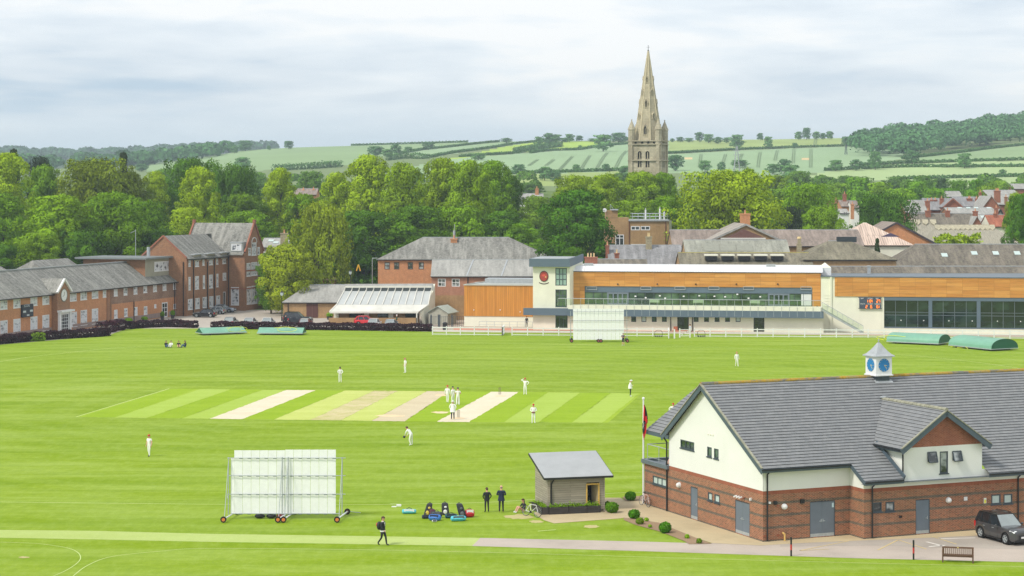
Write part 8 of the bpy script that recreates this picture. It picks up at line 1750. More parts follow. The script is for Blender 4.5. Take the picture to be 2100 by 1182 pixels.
# ---------------------------------------------------------------- planters by the school
for px,py,w_,h_,lab,k_ in ((745 / 5.25,0,0,0,'',0),):
 pass
def potplant(label,px,pyb,wpx,hpx,D0,col=(.6,.85,.8,1)):
 c = G(px,pyb); D = c.y; r_ = thing('pot_plant',label,'pot plant',c,'pot plants outside the school wing'); w_ = wpx / 2 * D / F; h = hpx * D / F
 MB().lathe(c,[(w_ * .7,0),(w_ * .9,h * .42),(w_ * .95,h * .45),(0,h * .44)],14).build('pot',PLB,r_); n = 700; u = rng.normal(0,1,(n,3)); u /= np.linalg.norm(u,axis=1)[:,None]; p = u * rng.uniform(.7,1,n)[:,None] * np.array([w_,w_,h * .33]) + np.array([0,0,h * .7]); leafobj('plant',leafmesh('plant',p,u,.14,LEAF,.6),r_,col)
potplant('big square pot with a rounded green shrub by the end of the purple bush',263.5,668,17,15,0,(.75,.95,.8,1)); potplant('second big pot with a rounded shrub further along the brick wing',296.5,661,14,11,0,(.75,.95,.8,1)); potplant('tall pot plant left of the white glazed side door',333,656.5,9,17,0,(.5,.7,.8,1)); potplant('tall pot plant right of the white glazed side door',354,654,9,17,0,(.5,.7,.8,1)); potplant('dark round pot with a small shrub right of the block by the fence',554,633,11,20,0,(.6,.8,.8,1)); potplant('small green plant beside the worn white canopy',676,656,14,14,0,(.8,1,.8,1))
fg = thing('garden_screen','grey metal screen fence beside the end of the brick block','screen',G(548,634)); a = G(543,635); b = G(556,630); mb = MB(); mb.prism([a,b,b + Z * 3,a + Z * 3],(0,.1,0)); mb.build('panel',plain('grey_screen',C(138,142,136),.7),fg)
yd = thing('yellow_barrier','yellow frame glimpsed under the trees left of the street light','barrier',(XA(734,350),350,0)); MB().path([P(731,556,350),P(735,543,350),P(739,556,350)],.12).build('frame',plain('yellow_orange',C(222,170,40),.6),yd)
# ---------------------------------------------------------------- people
SKIN = plain('skin',C(214,164,138),.6,.05,4); HAIRB = plain('brown_hair',C(78,52,38),.8,.15,20); HAIRG = plain('grey_hair',C(130,122,112),.8,.15,20); WCL = plain('cricket_whites',C(244,244,238,.95),.85,.04,3)
BKC = plain('black_cloth',C(34,36,42),.85,.12,4); NVC = plain('navy_cloth',C(28,38,66),.85,.12,4); RCAP = plain('red_cap',C(196,34,34),.8,.08,5); GCAP = plain('green_cap',C(24,66,52),.8,.08,5); NCAP = plain('navy_helmet',C(28,36,56),.4,.08,5)
TAN = plain('tan_leather',C(176,116,66),.6,.1,5); GRC = plain('green_cloth',C(32,80,56),.85,.1,4); JEAN = plain('blue_denim',C(66,96,140),.85,.15,6); PALEB = plain('pale_blue_cloth',C(196,206,220),.85,.05,4)
J0 = dict(pel=(0,0,.96),ch=(0,.01,1.28),nk=(0,0,1.50),hd=(0,.03,1.66),sL=(-.19,0,1.44),sR=(.19,0,1.44),eL=(-.25,-.03,1.16),eR=(.25,-.03,1.16),wL=(-.26,.06,.90),wR=(.26,.06,.90),
  hL=(-.09,0,.92),hR=(.09,0,.92),kL=(-.11,.03,.50),kR=(.11,.03,.50),aL=(-.12,-.02,.09),aR=(.12,-.02,.09),tL=(-.14,.15,.04),tR=(.14,.15,.04))
RAD = dict(pel=.155,ch=.165,nk=.062,hd=.105,sL=.075,sR=.075,eL=.05,eR=.05,wL=.034,wR=.034,hL=.1,hR=.1,kL=.068,kR=.068,aL=.05,aR=.05,tL=.04,tR=.04)
ED = [('pel','ch'),('ch','nk'),('nk','hd'),('ch','sL'),('ch','sR'),('sL','eL'),('sR','eR'),('eL','wL'),('eR','wR'),('pel','hL'),('pel','hR'),('hL','kL'),('hR','kR'),('kL','aL'),('kR','aR'),('aL','tL'),('aR','tR')]
ZONE = {('pel','ch'): 1,('ch','nk'): 1,('nk','hd'): 0,('ch','sL'): 1,('ch','sR'): 1,('sL','eL'): 1,('sR','eR'): 1,('eL','wL'): 4,('eR','wR'): 4,('pel','hL'): 2,('pel','hR'): 2,('hL','kL'): 2,('hR','kR'): 2,('kL','aL'): 2,('kR','aR'): 2,('aL','tL'): 3,('aR','tR'): 3}
def pose(**k): d = dict(J0); d.update(k); return d
STAND = pose(); BEHIND = pose(eL=(-.30,-.12,1.2),wL=(-.08,-.2,1.0),eR=(.30,-.12,1.2),wR=(.08,-.2,1.0)); HIPS = pose(eL=(-.40,-.06,1.22),wL=(-.2,.04,1.02),eR=(.40,-.06,1.22),wR=(.2,.04,1.02))
WALK = pose(kL=(-.09,.16,.52),aL=(-.09,.22,.09),tL=(-.1,.39,.05),kR=(.1,-.02,.5),aR=(.1,-.3,.14),tR=(.1,-.16,.04),eL=(-.25,-.14,1.18),wL=(-.24,-.16,.92),eR=(.25,.06,1.18),wR=(.22,.22,.98))
WALK2 = pose(kL=(-.1,.10,.5),aL=(-.12,.12,.08),tL=(-.13,.28,.04),kR=(.1,.0,.5),aR=(.13,-.18,.1),tR=(.14,-.03,.04))
BENT = pose(ch=(0,.22,1.20),nk=(0,.36,1.36),hd=(0,.46,1.46),sL=(-.19,.3,1.32),sR=(.19,.3,1.32),eL=(-.26,.42,1.06),eR=(.26,.42,1.06),wL=(-.16,.52,.84),wR=(.18,.5,.84),kL=(-.14,.1,.5),kR=(.14,.02,.5))
FRONTH = pose(eL=(-.3,0,1.17),wL=(-.06,.26,1.12),eR=(.3,0,1.17),wR=(.08,.27,1.1)); SHADE = pose(eL=(-.42,.02,1.28),wL=(-.22,.03,1.05),eR=(.42,.08,1.56),wR=(.12,.14,1.68)); CROSS = pose(eL=(-.3,.02,1.2),wL=(.1,.2,1.2),eR=(.3,.02,1.2),wR=(-.1,.2,1.22))
LOOKDN = pose(hd=(0,.1,1.63),eR=(.26,.02,1.18),wR=(.16,.26,1.2)); POCKET = pose(eL=(-.32,-.06,1.17),wL=(-.2,.06,.95),eR=(.32,-.06,1.17),wR=(.2,.06,.95))
SIT = pose(pel=(0,0,.13),ch=(0,-.04,.48),nk=(0,0,.70),hd=(0,.06,.86),sL=(-.19,-.02,.64),sR=(.19,-.02,.64),eL=(-.26,.14,.42),eR=(.26,.14,.42),wL=(-.12,.34,.38),wR=(.12,.34,.38),hL=(-.09,.06,.13),hR=(.09,.06,.13),kL=(-.14,.42,.46),kR=(.14,.42,.46),aL=(-.12,.62,.09),aR=(.12,.62,.09),tL=(-.13,.78,.04),tR=(.13,.78,.04))
BCACHE = {}
def bodymesh(key,P_,mats,sleeve):
 k_ = (key,tuple(m.name for m in mats),sleeve)
 if k_ in BCACHE: return BCACHE[k_]
 names = list(P_); me = bpy.data.meshes.new('person'); me.from_pydata([P_[n] for n in names],[(names.index(a),names.index(b)) for a,b in ED],[]); o = bpy.data.objects.new('tmp',me); COL.objects.link(o)
 md = o.modifiers.new('s','SKIN'); md.use_smooth_shade = True
 for i,n in enumerate(names):
  sv = me.skin_vertices[0].data[i]; r = RAD[n]; sv.radius = (r,r * (.8 if n in ('pel','ch') else 1)); sv.use_root = (n == 'pel')
 o.modifiers.new('u','SUBSURF').levels = 1; o.modifiers['u'].render_levels = 1
 dg = bpy.context.evaluated_depsgraph_get(); dg.update(); m2 = bpy.data.meshes.new_from_object(o.evaluated_get(dg)); bpy.data.objects.remove(o); bpy.data.meshes.remove(me)
 mb = MB(); segs = [(Vector(P_[a]),Vector(P_[b]),(a,b)) for a,b in ED]
 mb.v = [tuple(v.co) for v in m2.vertices]
 for p in m2.polygons:
  c = Vector((0,0,0))
  for i in p.vertices: c += m2.vertices[i].co
  c /= len(p.vertices); best = None
  for a,b,e in segs:
   ab = b - a; t = max(0,min(1,(c - a).dot(ab) / ab.length_squared)); dd = (c - (a + ab * t)).length / (RAD[e[0]] * (1 - t) + RAD[e[1]] * t)
   if best is None or dd < best[0]: best = (dd,e,t)
  z_ = ZONE[best[1]]
  if z_ == 4: z_ = 1 if sleeve > best[2] else 0
  if best[1] in (('sL','eL'),('sR','eR')) and sleeve < 0 and best[2] > .55: z_ = 0
  if best[1] == ('ch','nk') and best[2] > .85: z_ = 0
  mb.f.append(tuple(p.vertices)); mb.m.append(z_)
 # hands: palm with four bent fingers and a thumb; a nose and ears on the head
 for s_,w_,e_ in ((-1,'wL','eL'),(1,'wR','eR')):
  w0 = Vector(P_[w_]); d = (w0 - Vector(P_[e_])).normalized(); sd = Vector((s_ * .2,.9,0)); sd = (sd - d * sd.dot(d)).normalized(); nr = d.cross(sd)
  mb.hexa([w0 + sd * a * .036 + nr * b * .013 + d * c for c in (.0,.09) for a,b in ((-1,-1),(1,-1),(1,1),(-1,1))],0)
  for j in range(4):
   o_ = w0 + d * .085 + sd * (-.027 + .018 * j); l = (.062,.075,.07,.055)[j]; k2 = o_ + d * l * .55 - nr * s_ * .008; mb.tube(o_,k2,.009,.008,5); mb.tube(k2,k2 + (d * .75 - nr * s_ * .6).normalized() * l * .5,.008,.006,5)
  o_ = w0 + d * .02 + sd * .034; k2 = o_ + (d * .6 + sd * .8).normalized() * .04; mb.tube(o_,k2,.011,.009,5); mb.tube(k2,k2 + (d * .9 + sd * .3).normalized() * .03,.009,.007,5)
 h = Vector(P_['hd']); mb.ball(h + Vector((0,.01,.01)),.085,.105,.125,12); nn0 = len(mb.m)
 mb.hexa([h + Vector(q) for q in ((-.012,.1,-.02),(.012,.1,-.02),(.012,.135,-.025),(-.012,.135,-.025),(-.008,.1,.03),(.008,.1,.03),(.006,.11,.03),(-.006,.11,.03))],0)
 for s_ in (-1,1): mb.ball(h + Vector((s_ * .088,0,0)),.014,.022,.032,6); mb.ball(h + Vector((s_ * .033,.098,.02)),.012,.008,.008,6,m=5)
 mb.hexa([h + Vector(q) for q in ((-.024,.09,-.062),(.024,.09,-.062),(.024,.107,-.062),(-.024,.107,-.062),(-.024,.09,-.052),(.024,.09,-.052),(.024,.107,-.052),(-.024,.107,-.052))],6)
 bpy.data.meshes.remove(m2); BCACHE[k_] = mb; return mb
LIP = plain('lips',C(170,96,88),.6)
def person(label,px,py,pz,key,ang,shirt,trous,shoes=None,head='cap',hm=RCAP,sleeve=1.0,ht=1.78,cat='person',group=None,extra=None,lip=False,zofs=0.0):
 c = G(px,py) if not isinstance(px,Vector) else px; s_ = ht / 1.78; r = thing('person',label,cat,c,group)
 shoes = shoes or WHITE; mb = bodymesh(key,pz,(SKIN,shirt,trous,shoes),sleeve); rot = Matrix.Rotation(ang,3,'Z'); T = lambda v: c + rot @ (Vector(v) * s_) + Z * zofs
 m3 = MB(); m3.v = [tuple(T(v)) for v in mb.v]; m3.f = list(mb.f); m3.m = list(mb.m); m3.build('body',[SKIN,shirt,trous,shoes,SKIN,BLACK,LIP],r,smooth=True); h = Vector(pz['hd'])
 def add(fn,nm,mt,sm_=True): q_ = MB(); fn(q_); q_.v = [tuple(T(v)) for v in q_.v]; return q_.build(nm,mt,r,smooth=sm_)
 def dome(q_,k=1.0,low=-.01):
  for a in range(6):
   for b in range(14):
    def pt(i,j): th = math.pi / 2 * i / 6; ph = 2 * math.pi * j / 14; return h + Vector((.098 * k * math.sin(th) * math.cos(ph),.12 * k * math.sin(th) * math.sin(ph) - .005,low + .035 + .112 * k * math.cos(th)))
    q_.face([pt(a,b),pt(a,b + 1),pt(a + 1,b + 1),pt(a + 1,b)])
 if head in ('cap','helmet'): add(lambda q_: (dome(q_,1.04 if head == 'cap' else 1.15,.0),q_.prism([h + Vector((-.07,.09,.04)),h + Vector((.07,.09,.04)),h + Vector((.05,.19,.02)),h + Vector((-.05,.19,.02))],(0,0,.012))),'cap' if head == 'cap' else 'helmet',hm)
 if head == 'helmet': add(lambda q_: [q_.path([h + Vector((.1 * math.cos(t),.13 * math.sin(t) + .03,z)) for t in [math.pi * k / 8 for k in range(9)]],.006,4) for z in (-.03,-.06)],'grille',STEEL)
 if head == 'hat': add(lambda q_: (dome(q_,1.05),q_.lathe(h + Vector((0,0,.045)),[(.1,.01),(.19,0),(.19,.01),(.1,.02)],16)),'sun_hat',hm)
 if head == 'hair': add(lambda q_: (dome(q_,1.06,-.005),q_.ball(h + Vector((0,-.055,-.01)),.085,.07,.1,10)),'hair',hm)
 if head == 'bald': add(lambda q_: q_.ball(h + Vector((0,-.03,-.02)),.092,.085,.075,10),'hair',hm)
 if head == 'long': add(lambda q_: (dome(q_,1.08,-.005),q_.ball(h + Vector((0,-.07,-.09)),.1,.07,.2,10)),'hair',hm)
 if head == 'bun': add(lambda q_: (dome(q_,1.06,-.005),q_.ball(h + Vector((0,-.13,.04)),.05,.05,.05,8),q_.ball(h + Vector((0,-.05,0)),.088,.07,.09,10)),'hair',hm)
 if extra:
  for e in extra: e(add,pz)
 return r
def pads(add,pz):
 for s_,k,a in ((-1,'kL','aL'),(1,'kR','aR')):
  K,A_ = Vector(pz[k]),Vector(pz[a]); add(lambda q_: (q_.hexa([A_ + Vector((x,y,0)) for x,y in ((-.08,.03),(.08,.03),(.07,.12),(-.07,.12))] + [K + Vector((x,y,.16)) for x,y in ((-.09,.04),(.09,.04),(.08,.13),(-.08,.13))]),),'pad',WHITE,False)
def bat(add,pz): w0 = Vector(pz['wR']) + Vector((0,.02,-.08)); add(lambda q_: (q_.tube(w0 + Vector((0,0,.12)),w0 - Vector((0,0,.12)),.016),q_.hexa([w0 + Vector((x,y,z)) for z in (-.68,-.12) for x,y in ((-.05,-.02),(.05,-.02),(.05,.02),(-.05,.02))])),'bat',plain('willow',C(176,128,88),.6) if 'willow' not in bpy.data.materials else bpy.data.materials['willow'],False)
def coat(add,pz,mt=WCL,z0=.72,z1=1.3,r0=.27,r1=.2): add(lambda q_: q_.lathe((0,0,0),[(r0,z0),(r0 * .93,z0 + .2),(r1,z1 - .15),(r1 * .85,z1)],16),'coat',mt)
def jacket(mt,z0=.84,r0=.20): return lambda add,pz: add(lambda q_: [q_.face([Vector((r_a * math.cos(t) * 1.05,r_a * math.sin(t) * .78,z)) for z,r_a,t in ((za,ra,2 * math.pi * k / 14),(za,ra,2 * math.pi * (k + 1) / 14),(zb,rb,2 * math.pi * (k + 1) / 14),(zb,rb,2 * math.pi * k / 14))]) for k in range(14) for za,ra,zb,rb in ((z0,r0,1.08,.17),(1.08,.17,1.34,.205))],'jacket',mt)
def hand_ball(add,pz): add(lambda q_: q_.ball(Vector(pz['wL']) + Vector((0,.05,-.08)),.075),'helmet_in_hand',NCAP)
def cap_in_hand(add,pz): add(lambda q_: q_.ball(Vector(pz['wL']) + Vector((-.05,.06,-.12)),.12,.12,.1),'held_helmet',NCAP)
fg_ = 'cricketers in white'
person('fielder in whites and a red cap walking, alone near the left edge of the field',306,936.5,WALK2,'walk2',R(150),WCL,WCL,BLACK,sleeve=-1,group=fg_); person('fielder in whites with dark hair, hands behind, left of two far fielders',697.5,785,BEHIND,'behind',R(15),WCL,WCL,head='hair',hm=HAIRB,group=fg_)
person('fielder in whites with a reddish cap standing sideways, right of two far fielders',831,765,STAND,'stand',R(120),WCL,WCL,head='cap',hm=plain('faded_cap',C(190,120,100),.8),sleeve=.0,group=fg_); person('fielder in whites bending forward with a dark helmet, in front of the square',843.5,914,BENT,'bent',R(60),WCL,WCL,head='hair',hm=HAIRB,group=fg_,extra=[cap_in_hand])
person('fielder in whites and red cap, leftmost of the three gathered by the umpire',917.5,826.5,WALK2,'walk2',R(-20),WCL,WCL,group=fg_); person('player in whites and dark green cap, middle of the three by the umpire',929,829,STAND,'stand',R(40),WCL,WCL,hm=GCAP,group=fg_)
person('batsman in whites with helmet, pads and bat, right of the three by the umpire',939,831.5,FRONTH,'fronth',R(10),WCL,WCL,head='helmet',hm=NCAP,sleeve=-1,group=fg_,extra=[pads,bat]); person('umpire in white coat, hat and black trousers standing by the near stumps',928.5,861,POCKET,'pocket',R(0),WCL,BKC,WHITE,head='hat',hm=WHITE,group='umpires',extra=[coat],ht=1.8)
person('umpire in white coat and hat with black trousers looking down, far right of the square',1292.5,813.5,LOOKDN,'lookdn',R(-95),WCL,BKC,WHITE,head='hat',hm=WHITE,group='umpires',extra=[lambda a,p: coat(a,p,WCL,.84,1.3,.22,.19)]); person('fielder in whites raising one arm to the red cap beyond the far stumps',1077,809.5,SHADE,'shade',R(170),WCL,WCL,group=fg_)
person('fielder in whites with red cap and maroon waistband holding hands together',1094,868,FRONTH,'fronth',R(180),WCL,WCL,group=fg_,extra=[lambda add,pz: add(lambda q_: q_.lathe((0,0,.93),[(.165,0),(.17,.05),(.165,.1)],14),'waistband',plain('maroon_trim',C(140,46,46),.8))]); person('fielder in whites with a faded cap walking far out, above the timber hut',1511,751.5,WALK2,'walk2',R(190),WCL,WCL,hm=bpy.data.materials['faded_cap'],group=fg_)
person('fielder in whites and red cap with hands on hips, half hidden by the pavilion roof',1380.5,866,HIPS,'hips',R(180),WCL,WCL,group=fg_)
def rucksack(add,pz): add(lambda q_: (q_.ball((0,-.26,1.2),.19,.15,.27,12)),'rucksack',BLK); add(lambda q_: q_.ball((-.02,-.42,1.24),.08,.06,.14,8),'red_pocket',RED)
def shirttail(add,pz): add(lambda q_: q_.lathe((0,0,.86),[(.175,0),(.165,.09)],14),'shirt_hem',WHITE); add(lambda q_: q_.prism([(-.05,.125,1.42),(.05,.125,1.42),(0,.15,1.2)],(0,.02,0)),'shirt_front',WHITE,False); add(lambda q_: q_.lathe((0,0,1.44),[(.085,0),(.075,.06)],12),'collar',WHITE)
person('schoolboy in black jacket and trousers with a rucksack walking on the foreground path',785,1119,WALK,'walk',R(-118),BKC,BKC,BLACK,head='hair',hm=HAIRB,ht=1.76,extra=[rucksack,shirttail,jacket(BKC,.95,.185)])
person('woman in a black suit with brown hair tied up, standing on the boundary line',998.5,1051,POCKET,'pocket',R(20),BKC,BKC,BLACK,head='bun',hm=HAIRB,ht=1.66,extra=[jacket(BKC,.86,.2)]); person('man in a navy blazer and tan shoes seen from behind, beside the woman in black',1028,1051,FRONTH,'fronth',R(0),NVC,BKC,TAN,head='bald',hm=HAIRG,ht=1.8,extra=[jacket(NVC,.78,.23)])
person('girl in black sitting on the grass hugging her knees by the hut bicycle',1074,1051,SIT,'sit',R(115),BKC,SKIN,WHITE,head='long',hm=HAIRB,ht=1.65)
sg = 'friends sitting in a row on the grass'
for px,py,a,sh_,tr_,hm_,hd_,lab in ((340.5,713,-150,BKC,JEAN,HAIRB,'long','person in black top and jeans sitting on the grass, leftmost of the four'),(351,713,170,WCL,WCL,HAIRB,'hair','person in a white top sitting on the grass, second of the four'),(366.5,713,-170,BKC,SKIN,HAIRB,'hair','person in a dark top with bare legs sitting, third of the four'),(380,713,130,NVC,JEAN,HAIRB,'long','person in blue sitting sideways on the grass, rightmost of the four')):
 person(lab,px,py,SIT,'sit',R(a),sh_,tr_,BLACK,head=hd_,hm=hm_,group=sg,ht=1.7)
person('person in black shorts and top standing with folded arms before the far sight screen',1278,709,CROSS,'cross',R(175),NVC,BKC,WHITE,head='hair',hm=HAIRG,ht=1.75,sleeve=-1,extra=[lambda add,pz: [add(lambda q_: q_.tube(Vector(pz[k]),Vector(pz[a]),.064,.05,10),'bare_leg',SKIN) for k,a in (('kL','aL'),('kR','aR'))]])
person('person in black standing by the ramp rail under the cream tower',1080,671.5,STAND,'stand',R(200),BKC,BKC,BLACK,head='hair',hm=HAIRB,ht=1.75); person('person in a pale blue shirt standing at the open gate post',1415.5,689,STAND,'stand',R(100),PALEB,PALEB,BLACK,head='hair',hm=HAIRB,ht=1.75)
person('gardener in green with white hair beside the red car',794,664.5,FRONTH,'fronth',R(-90),GRC,BKC,BLACK,head='hair',hm=plain('white_hair',W(.7),.8),ht=1.75,group='people in green by the glass roofed building'); person('second person in green beyond the silver car, facing right',813.5,668,WALK2,'walk2',R(-90),GRC,BKC,BLACK,head='hair',hm=bpy.data.materials['white_hair'],ht=1.75,group='people in green by the glass roofed building')
person('person in black carrying something red behind the hedge near the dark van',586,668,STAND,'stand',R(200),BKC,BKC,BLACK,head='hair',hm=HAIRB,ht=1.7,extra=[lambda add,pz: add(lambda q_: q_.ball((-.4,.1,1.05),.12,.1,.16,8),'red_bag',RED)])
person('person sitting on the pavilion balcony at the back corner',PV(1.0,13.3,3.0),0,SIT,'sit',R(100),plain('grey_cloth',C(150,140,130),.8),SKIN,BLACK,head='hair',hm=HAIRB,ht=1.7)
# ---------------------------------------------------------------- cars
def car(label,pos,ang,col,kind='hatch',group='parked cars',Lc=4.1,Wc=1.76,Hc=1.52,name='parked_car',roofcol=None,detail=True):
 """nose toward +x; stations along the length"""
 r = thing(name,label,'car',pos,group); ca,sa_ = math.cos(ang),math.sin(ang)
 def T(x,y,z): return Vector((pos[0] + ca * x - sa_ * y,pos[1] + sa_ * x + ca * y,pos[2] + z))
 h = Lc / 2; W2 = Wc / 2; gl = .19 if kind != 'suv' else .23; belt = Hc * .60; hood = Hc * .575 if kind != 'suv' else Hc * .60
 paint = NT('car_paint'); paint.b.inputs['Coat Weight'].default_value = .8; paint.b.inputs['Coat Roughness'].default_value = .05; paint = paint.fin(col,.35,metal=.3)
 rp = paint
 if roofcol: rp = NT('car_roof_paint'); rp.b.inputs['Coat Weight'].default_value = .8; rp = rp.fin(roofcol,.3)
 wb = Lc * .31; wr = .33 if kind != 'suv' else .35; arch = wr + .07
 # lower body: (x, half width, sill z, shoulder z)
 st = [(-h,.70,.42,belt * .86),(-h + .06,.84,.30,belt * .96),(-h + .25,.95,gl + .05,belt),(-wb - arch,.985,gl,belt)]
 n_a = 7
 def archz(x,cx): d_ = abs(x - cx); return gl if d_ >= arch else max(gl,wr + math.sqrt(max(0,arch * arch - d_ * d_)) * .98)
 xs = []
 for k in range(-n_a,n_a + 1): xs.append(-wb + arch * math.sin(math.pi / 2 * k / n_a))
 for k in range(1,6): xs.append(lerp(-wb + arch,wb - arch,k / 6))
 for k in range(-n_a,n_a + 1): xs.append(wb + arch * math.sin(math.pi / 2 * k / n_a))
 cb = h * .30                                         # foot of the windscreen
 for x in xs:
  z_ = belt if x < cb else lerp(belt,hood - .06,(x - cb) / (h - cb)); st.append((x,1.0,max(archz(x,-wb),archz(x,wb)),z_))
 st += [(h - .22,.95,gl + .02,hood - .09),(h - .07,.84,.28,hood - .16),(h,.70,.36,hood - .26)]; st.sort(key=lambda s_: s_[0])
 mb = MB(); prev = None
 for x,wf,z0,z1 in st:
  w_ = W2 * wf; zc = z1 + (.03 if x < cb else .06 * (1 - abs(x - (cb + h) / 2) / h)); zm = (max(z0,gl) + z1) / 2
  row = [T(x,-w_ * .97,z0),T(x,-w_,min(z1 - .02,max(z0 + .01,lerp(z0,z1,.45)))),T(x,-w_ * .965,z1 - .06 if z1 - .06 > z0 else z1 - .01),T(x,-w_ * .88,z1),T(x,-w_ * .4,zc),T(x,w_ * .4,zc),T(x,w_ * .88,z1),T(x,w_ * .965,z1 - .06 if z1 - .06 > z0 else z1 - .01),T(x,w_,min(z1 - .02,max(z0 + .01,lerp(z0,z1,.45)))),T(x,w_ * .97,z0)]
  if prev:
   for k in range(9): mb.face([prev[k],prev[k + 1],row[k + 1],row[k]])
  else: mb.face(row)
  prev = row
 mb.face(prev[::-1]); body = mb.build('body',paint,r,smooth=False)
 for p in body.data.polygons: p.use_smooth = True
 mbu = MB(); mbu.hexa([T(-h + .1,-W2 * .8,.2),T(h - .1,-W2 * .8,.2),T(h - .1,W2 * .8,.2),T(-h + .1,W2 * .8,.2),T(-h + .1,-W2 * .8,.5),T(h - .1,-W2 * .8,.5),T(h - .1,W2 * .8,.5),T(-h + .1,W2 * .8,.5)]); mbu.build('underbody',BLACK,r)
 # greenhouse
 tf = h * .30; rb_ = -h + (.16 if kind in ('suv','hatch','van') else .75); rf_x = h * (.02 if kind != 'van' else .1); rr_x = -h + (.42 if kind in ('suv','van') else .62 if kind == 'hatch' else 1.15)
 B_ = [(tf + .12,.86),(rb_,.84)]; zr_ = Hc - .05
 P8 = [T(tf + .1,-W2 * .86,belt - .0),T(rb_,-W2 * .86,belt - .02),T(rr_x,-W2 * .68,zr_ - .02),T(rf_x,-W2 * .68,zr_),T(tf + .1,W2 * .86,belt),T(rb_,W2 * .86,belt - .02),T(rr_x,W2 * .68,zr_ - .02),T(rf_x,W2 * .68,zr_)]
 side = lambda s_: P8[:4] if s_ < 0 else P8[4:]
 WG = plain('car_glass',C(30,34,38),.05,.05,1,spec=1) if 'car_glass' not in bpy.data.materials else bpy.data.materials['car_glass']; WS = plain('windscreen_glass',C(140,148,148),.05,.1,1,spec=1) if 'windscreen_glass' not in bpy.data.materials else bpy.data.materials['windscreen_glass']  # windscreen colour is pale to paint the sky reflected in it
 mb = MB(); mb.face([P8[0],P8[4],P8[7],P8[3]]); mb.build('windscreen',WS,r); mb = MB(); mb.face([P8[1],P8[5],P8[6],P8[2]]); mb.build('rear_window',WG if kind == 'suv' else WS,r)
 for s_ in (-1,1):
  q4 = side(s_); mb = MB(); mb.face(q4); mb.build('side_window',WG,r)
  out_ = Vector((-sa_ * s_,ca * s_,0)) * .012
  mb = MB()
  for a,b,w_ in ((q4[0],q4[3],.09),(q4[1],q4[2],.16 if kind != 'sedan' else .1),(q4[0].lerp(q4[1],.40),q4[3].lerp(q4[2],.42),.07),(q4[0].lerp(q4[1],.78),q4[3].lerp(q4[2],.86),.06)): mb.bar(a + out_,b + out_,w_,.03,up=out_)
  mb.bar(q4[3] + out_,q4[2] + out_,.03,.09,up=Z); mb.build('pillars',BLACK if kind == 'suv' else paint,r)
 mb = MB(); zt3 = zr_; rw_ = W2 * .68
 rowsx = [(rf_x + .02,zt3 - .005,1),(lerp(rf_x,rr_x,.3),zt3 + .03,1.02),(lerp(rf_x,rr_x,.7),zt3 + .03,1.02),(rr_x - .04,zt3 - .02,1)]; prev = None
 for x,z,k in rowsx:
  row = [T(x,rw_ * k * f,z + (.02 if abs(f) < .7 else 0) + .012) for f in (-1.03,-.6,0,.6,1.03)]
  if prev:
   for j in range(4): mb.face([prev[j],prev[j + 1],row[j + 1],row[j]])
  prev = row
 mb.build('roof',rp,r,smooth=True)
 if kind in ('suv','van'):
  for s_ in (-1,1): MB().bar(T(rf_x - .1,s_ * rw_ * .92,zt3 + .1),T(rr_x + .1,s_ * rw_ * .92,zt3 + .08),.035).build('roof_rail',BLACK,r)
 # wheels
 for x in (-wb,wb):
  for s_ in (-1,1):
   c = T(x,s_ * (W2 - .09),wr); axv = Vector((-sa_ * s_,ca * s_,0)); mb = MB(); mb.lathe(c,[(wr * .62,.08),(wr * .9,.085),(wr,.05),(wr,-.1),(wr * .5,-.1)],22,ax=axv); wh = mb.build('wheel',RUBBER,r)
   mb = MB(); mb.lathe(c,[(wr * .64,.075),(wr * .6,.03),(0,.02)],18,ax=axv); mb.build('rim_back',BLACK,wh); mb = MB(); e1 = axv.orthogonal().normalized(); e2 = axv.cross(e1)
   for k in range(5): a = 2 * math.pi * k / 5 + .3; mb.bar(c + axv * .07,c + axv * .07 + (e1 * math.cos(a) + e2 * math.sin(a)) * wr * .6,.07,.02,up=axv)
   mb.lathe(c,[(wr * .66,.08),(wr * .58,.085),(wr * .56,.06)],18,ax=axv); mb.build('rim',STEEL,wh)
   mb = MB(); mb.lathe(T(x,s_ * (W2 * .75),wr),[(0,0),(arch * .97,0),(arch * .97,W2 * .2)],18,ax=axv); mb.build('wheel_arch',BLACK,r)
 HL = plain('headlight_glass',C(226,230,230),.1,.05,spec=1) if 'headlight_glass' not in bpy.data.materials else bpy.data.materials['headlight_glass']; TL = plain('tail_light_red',C(180,24,24),.2,.05) if 'tail_light_red' not in bpy.data.materials else bpy.data.materials['tail_light_red']
 for s_ in (-1,1):
  MB().prism([T(h - .05,s_ * W2 * .42,hood - .27),T(h - .06,s_ * W2 * .82,hood - .24),T(h - .36,s_ * W2 * .975,hood - .14),T(h - .1,s_ * W2 * .6,hood - .15)],(0,0,.05)).build('headlight',HL,r)
  MB().hexa([T(x,y * s_,z) for z in (belt * .66,belt * 1.0) for x,y in ((-h - .005,W2 * .6),(-h + .12,W2 * .96),(-h + .2,W2 * .9),(-h + .1,W2 * .5))]).build('tail_light',TL,r)
  mm = MB(); mm.ball(T(tf - .12,s_ * (W2 + .1),belt + .07),.08,.08,.07,10); mm.bar(T(tf - .1,s_ * W2 * .86,belt + .02),T(tf - .12,s_ * (W2 + .06),belt + .05),.04); mm.build('mirror',paint,r)
  for x in (.05,-h * .42): MB().bar(T(x - .09,s_ * (W2 + .004),belt - .14),T(x + .09,s_ * (W2 + .004),belt - .14),.02,.03).build('door_handle',paint if kind != 'suv' else STEEL,r)
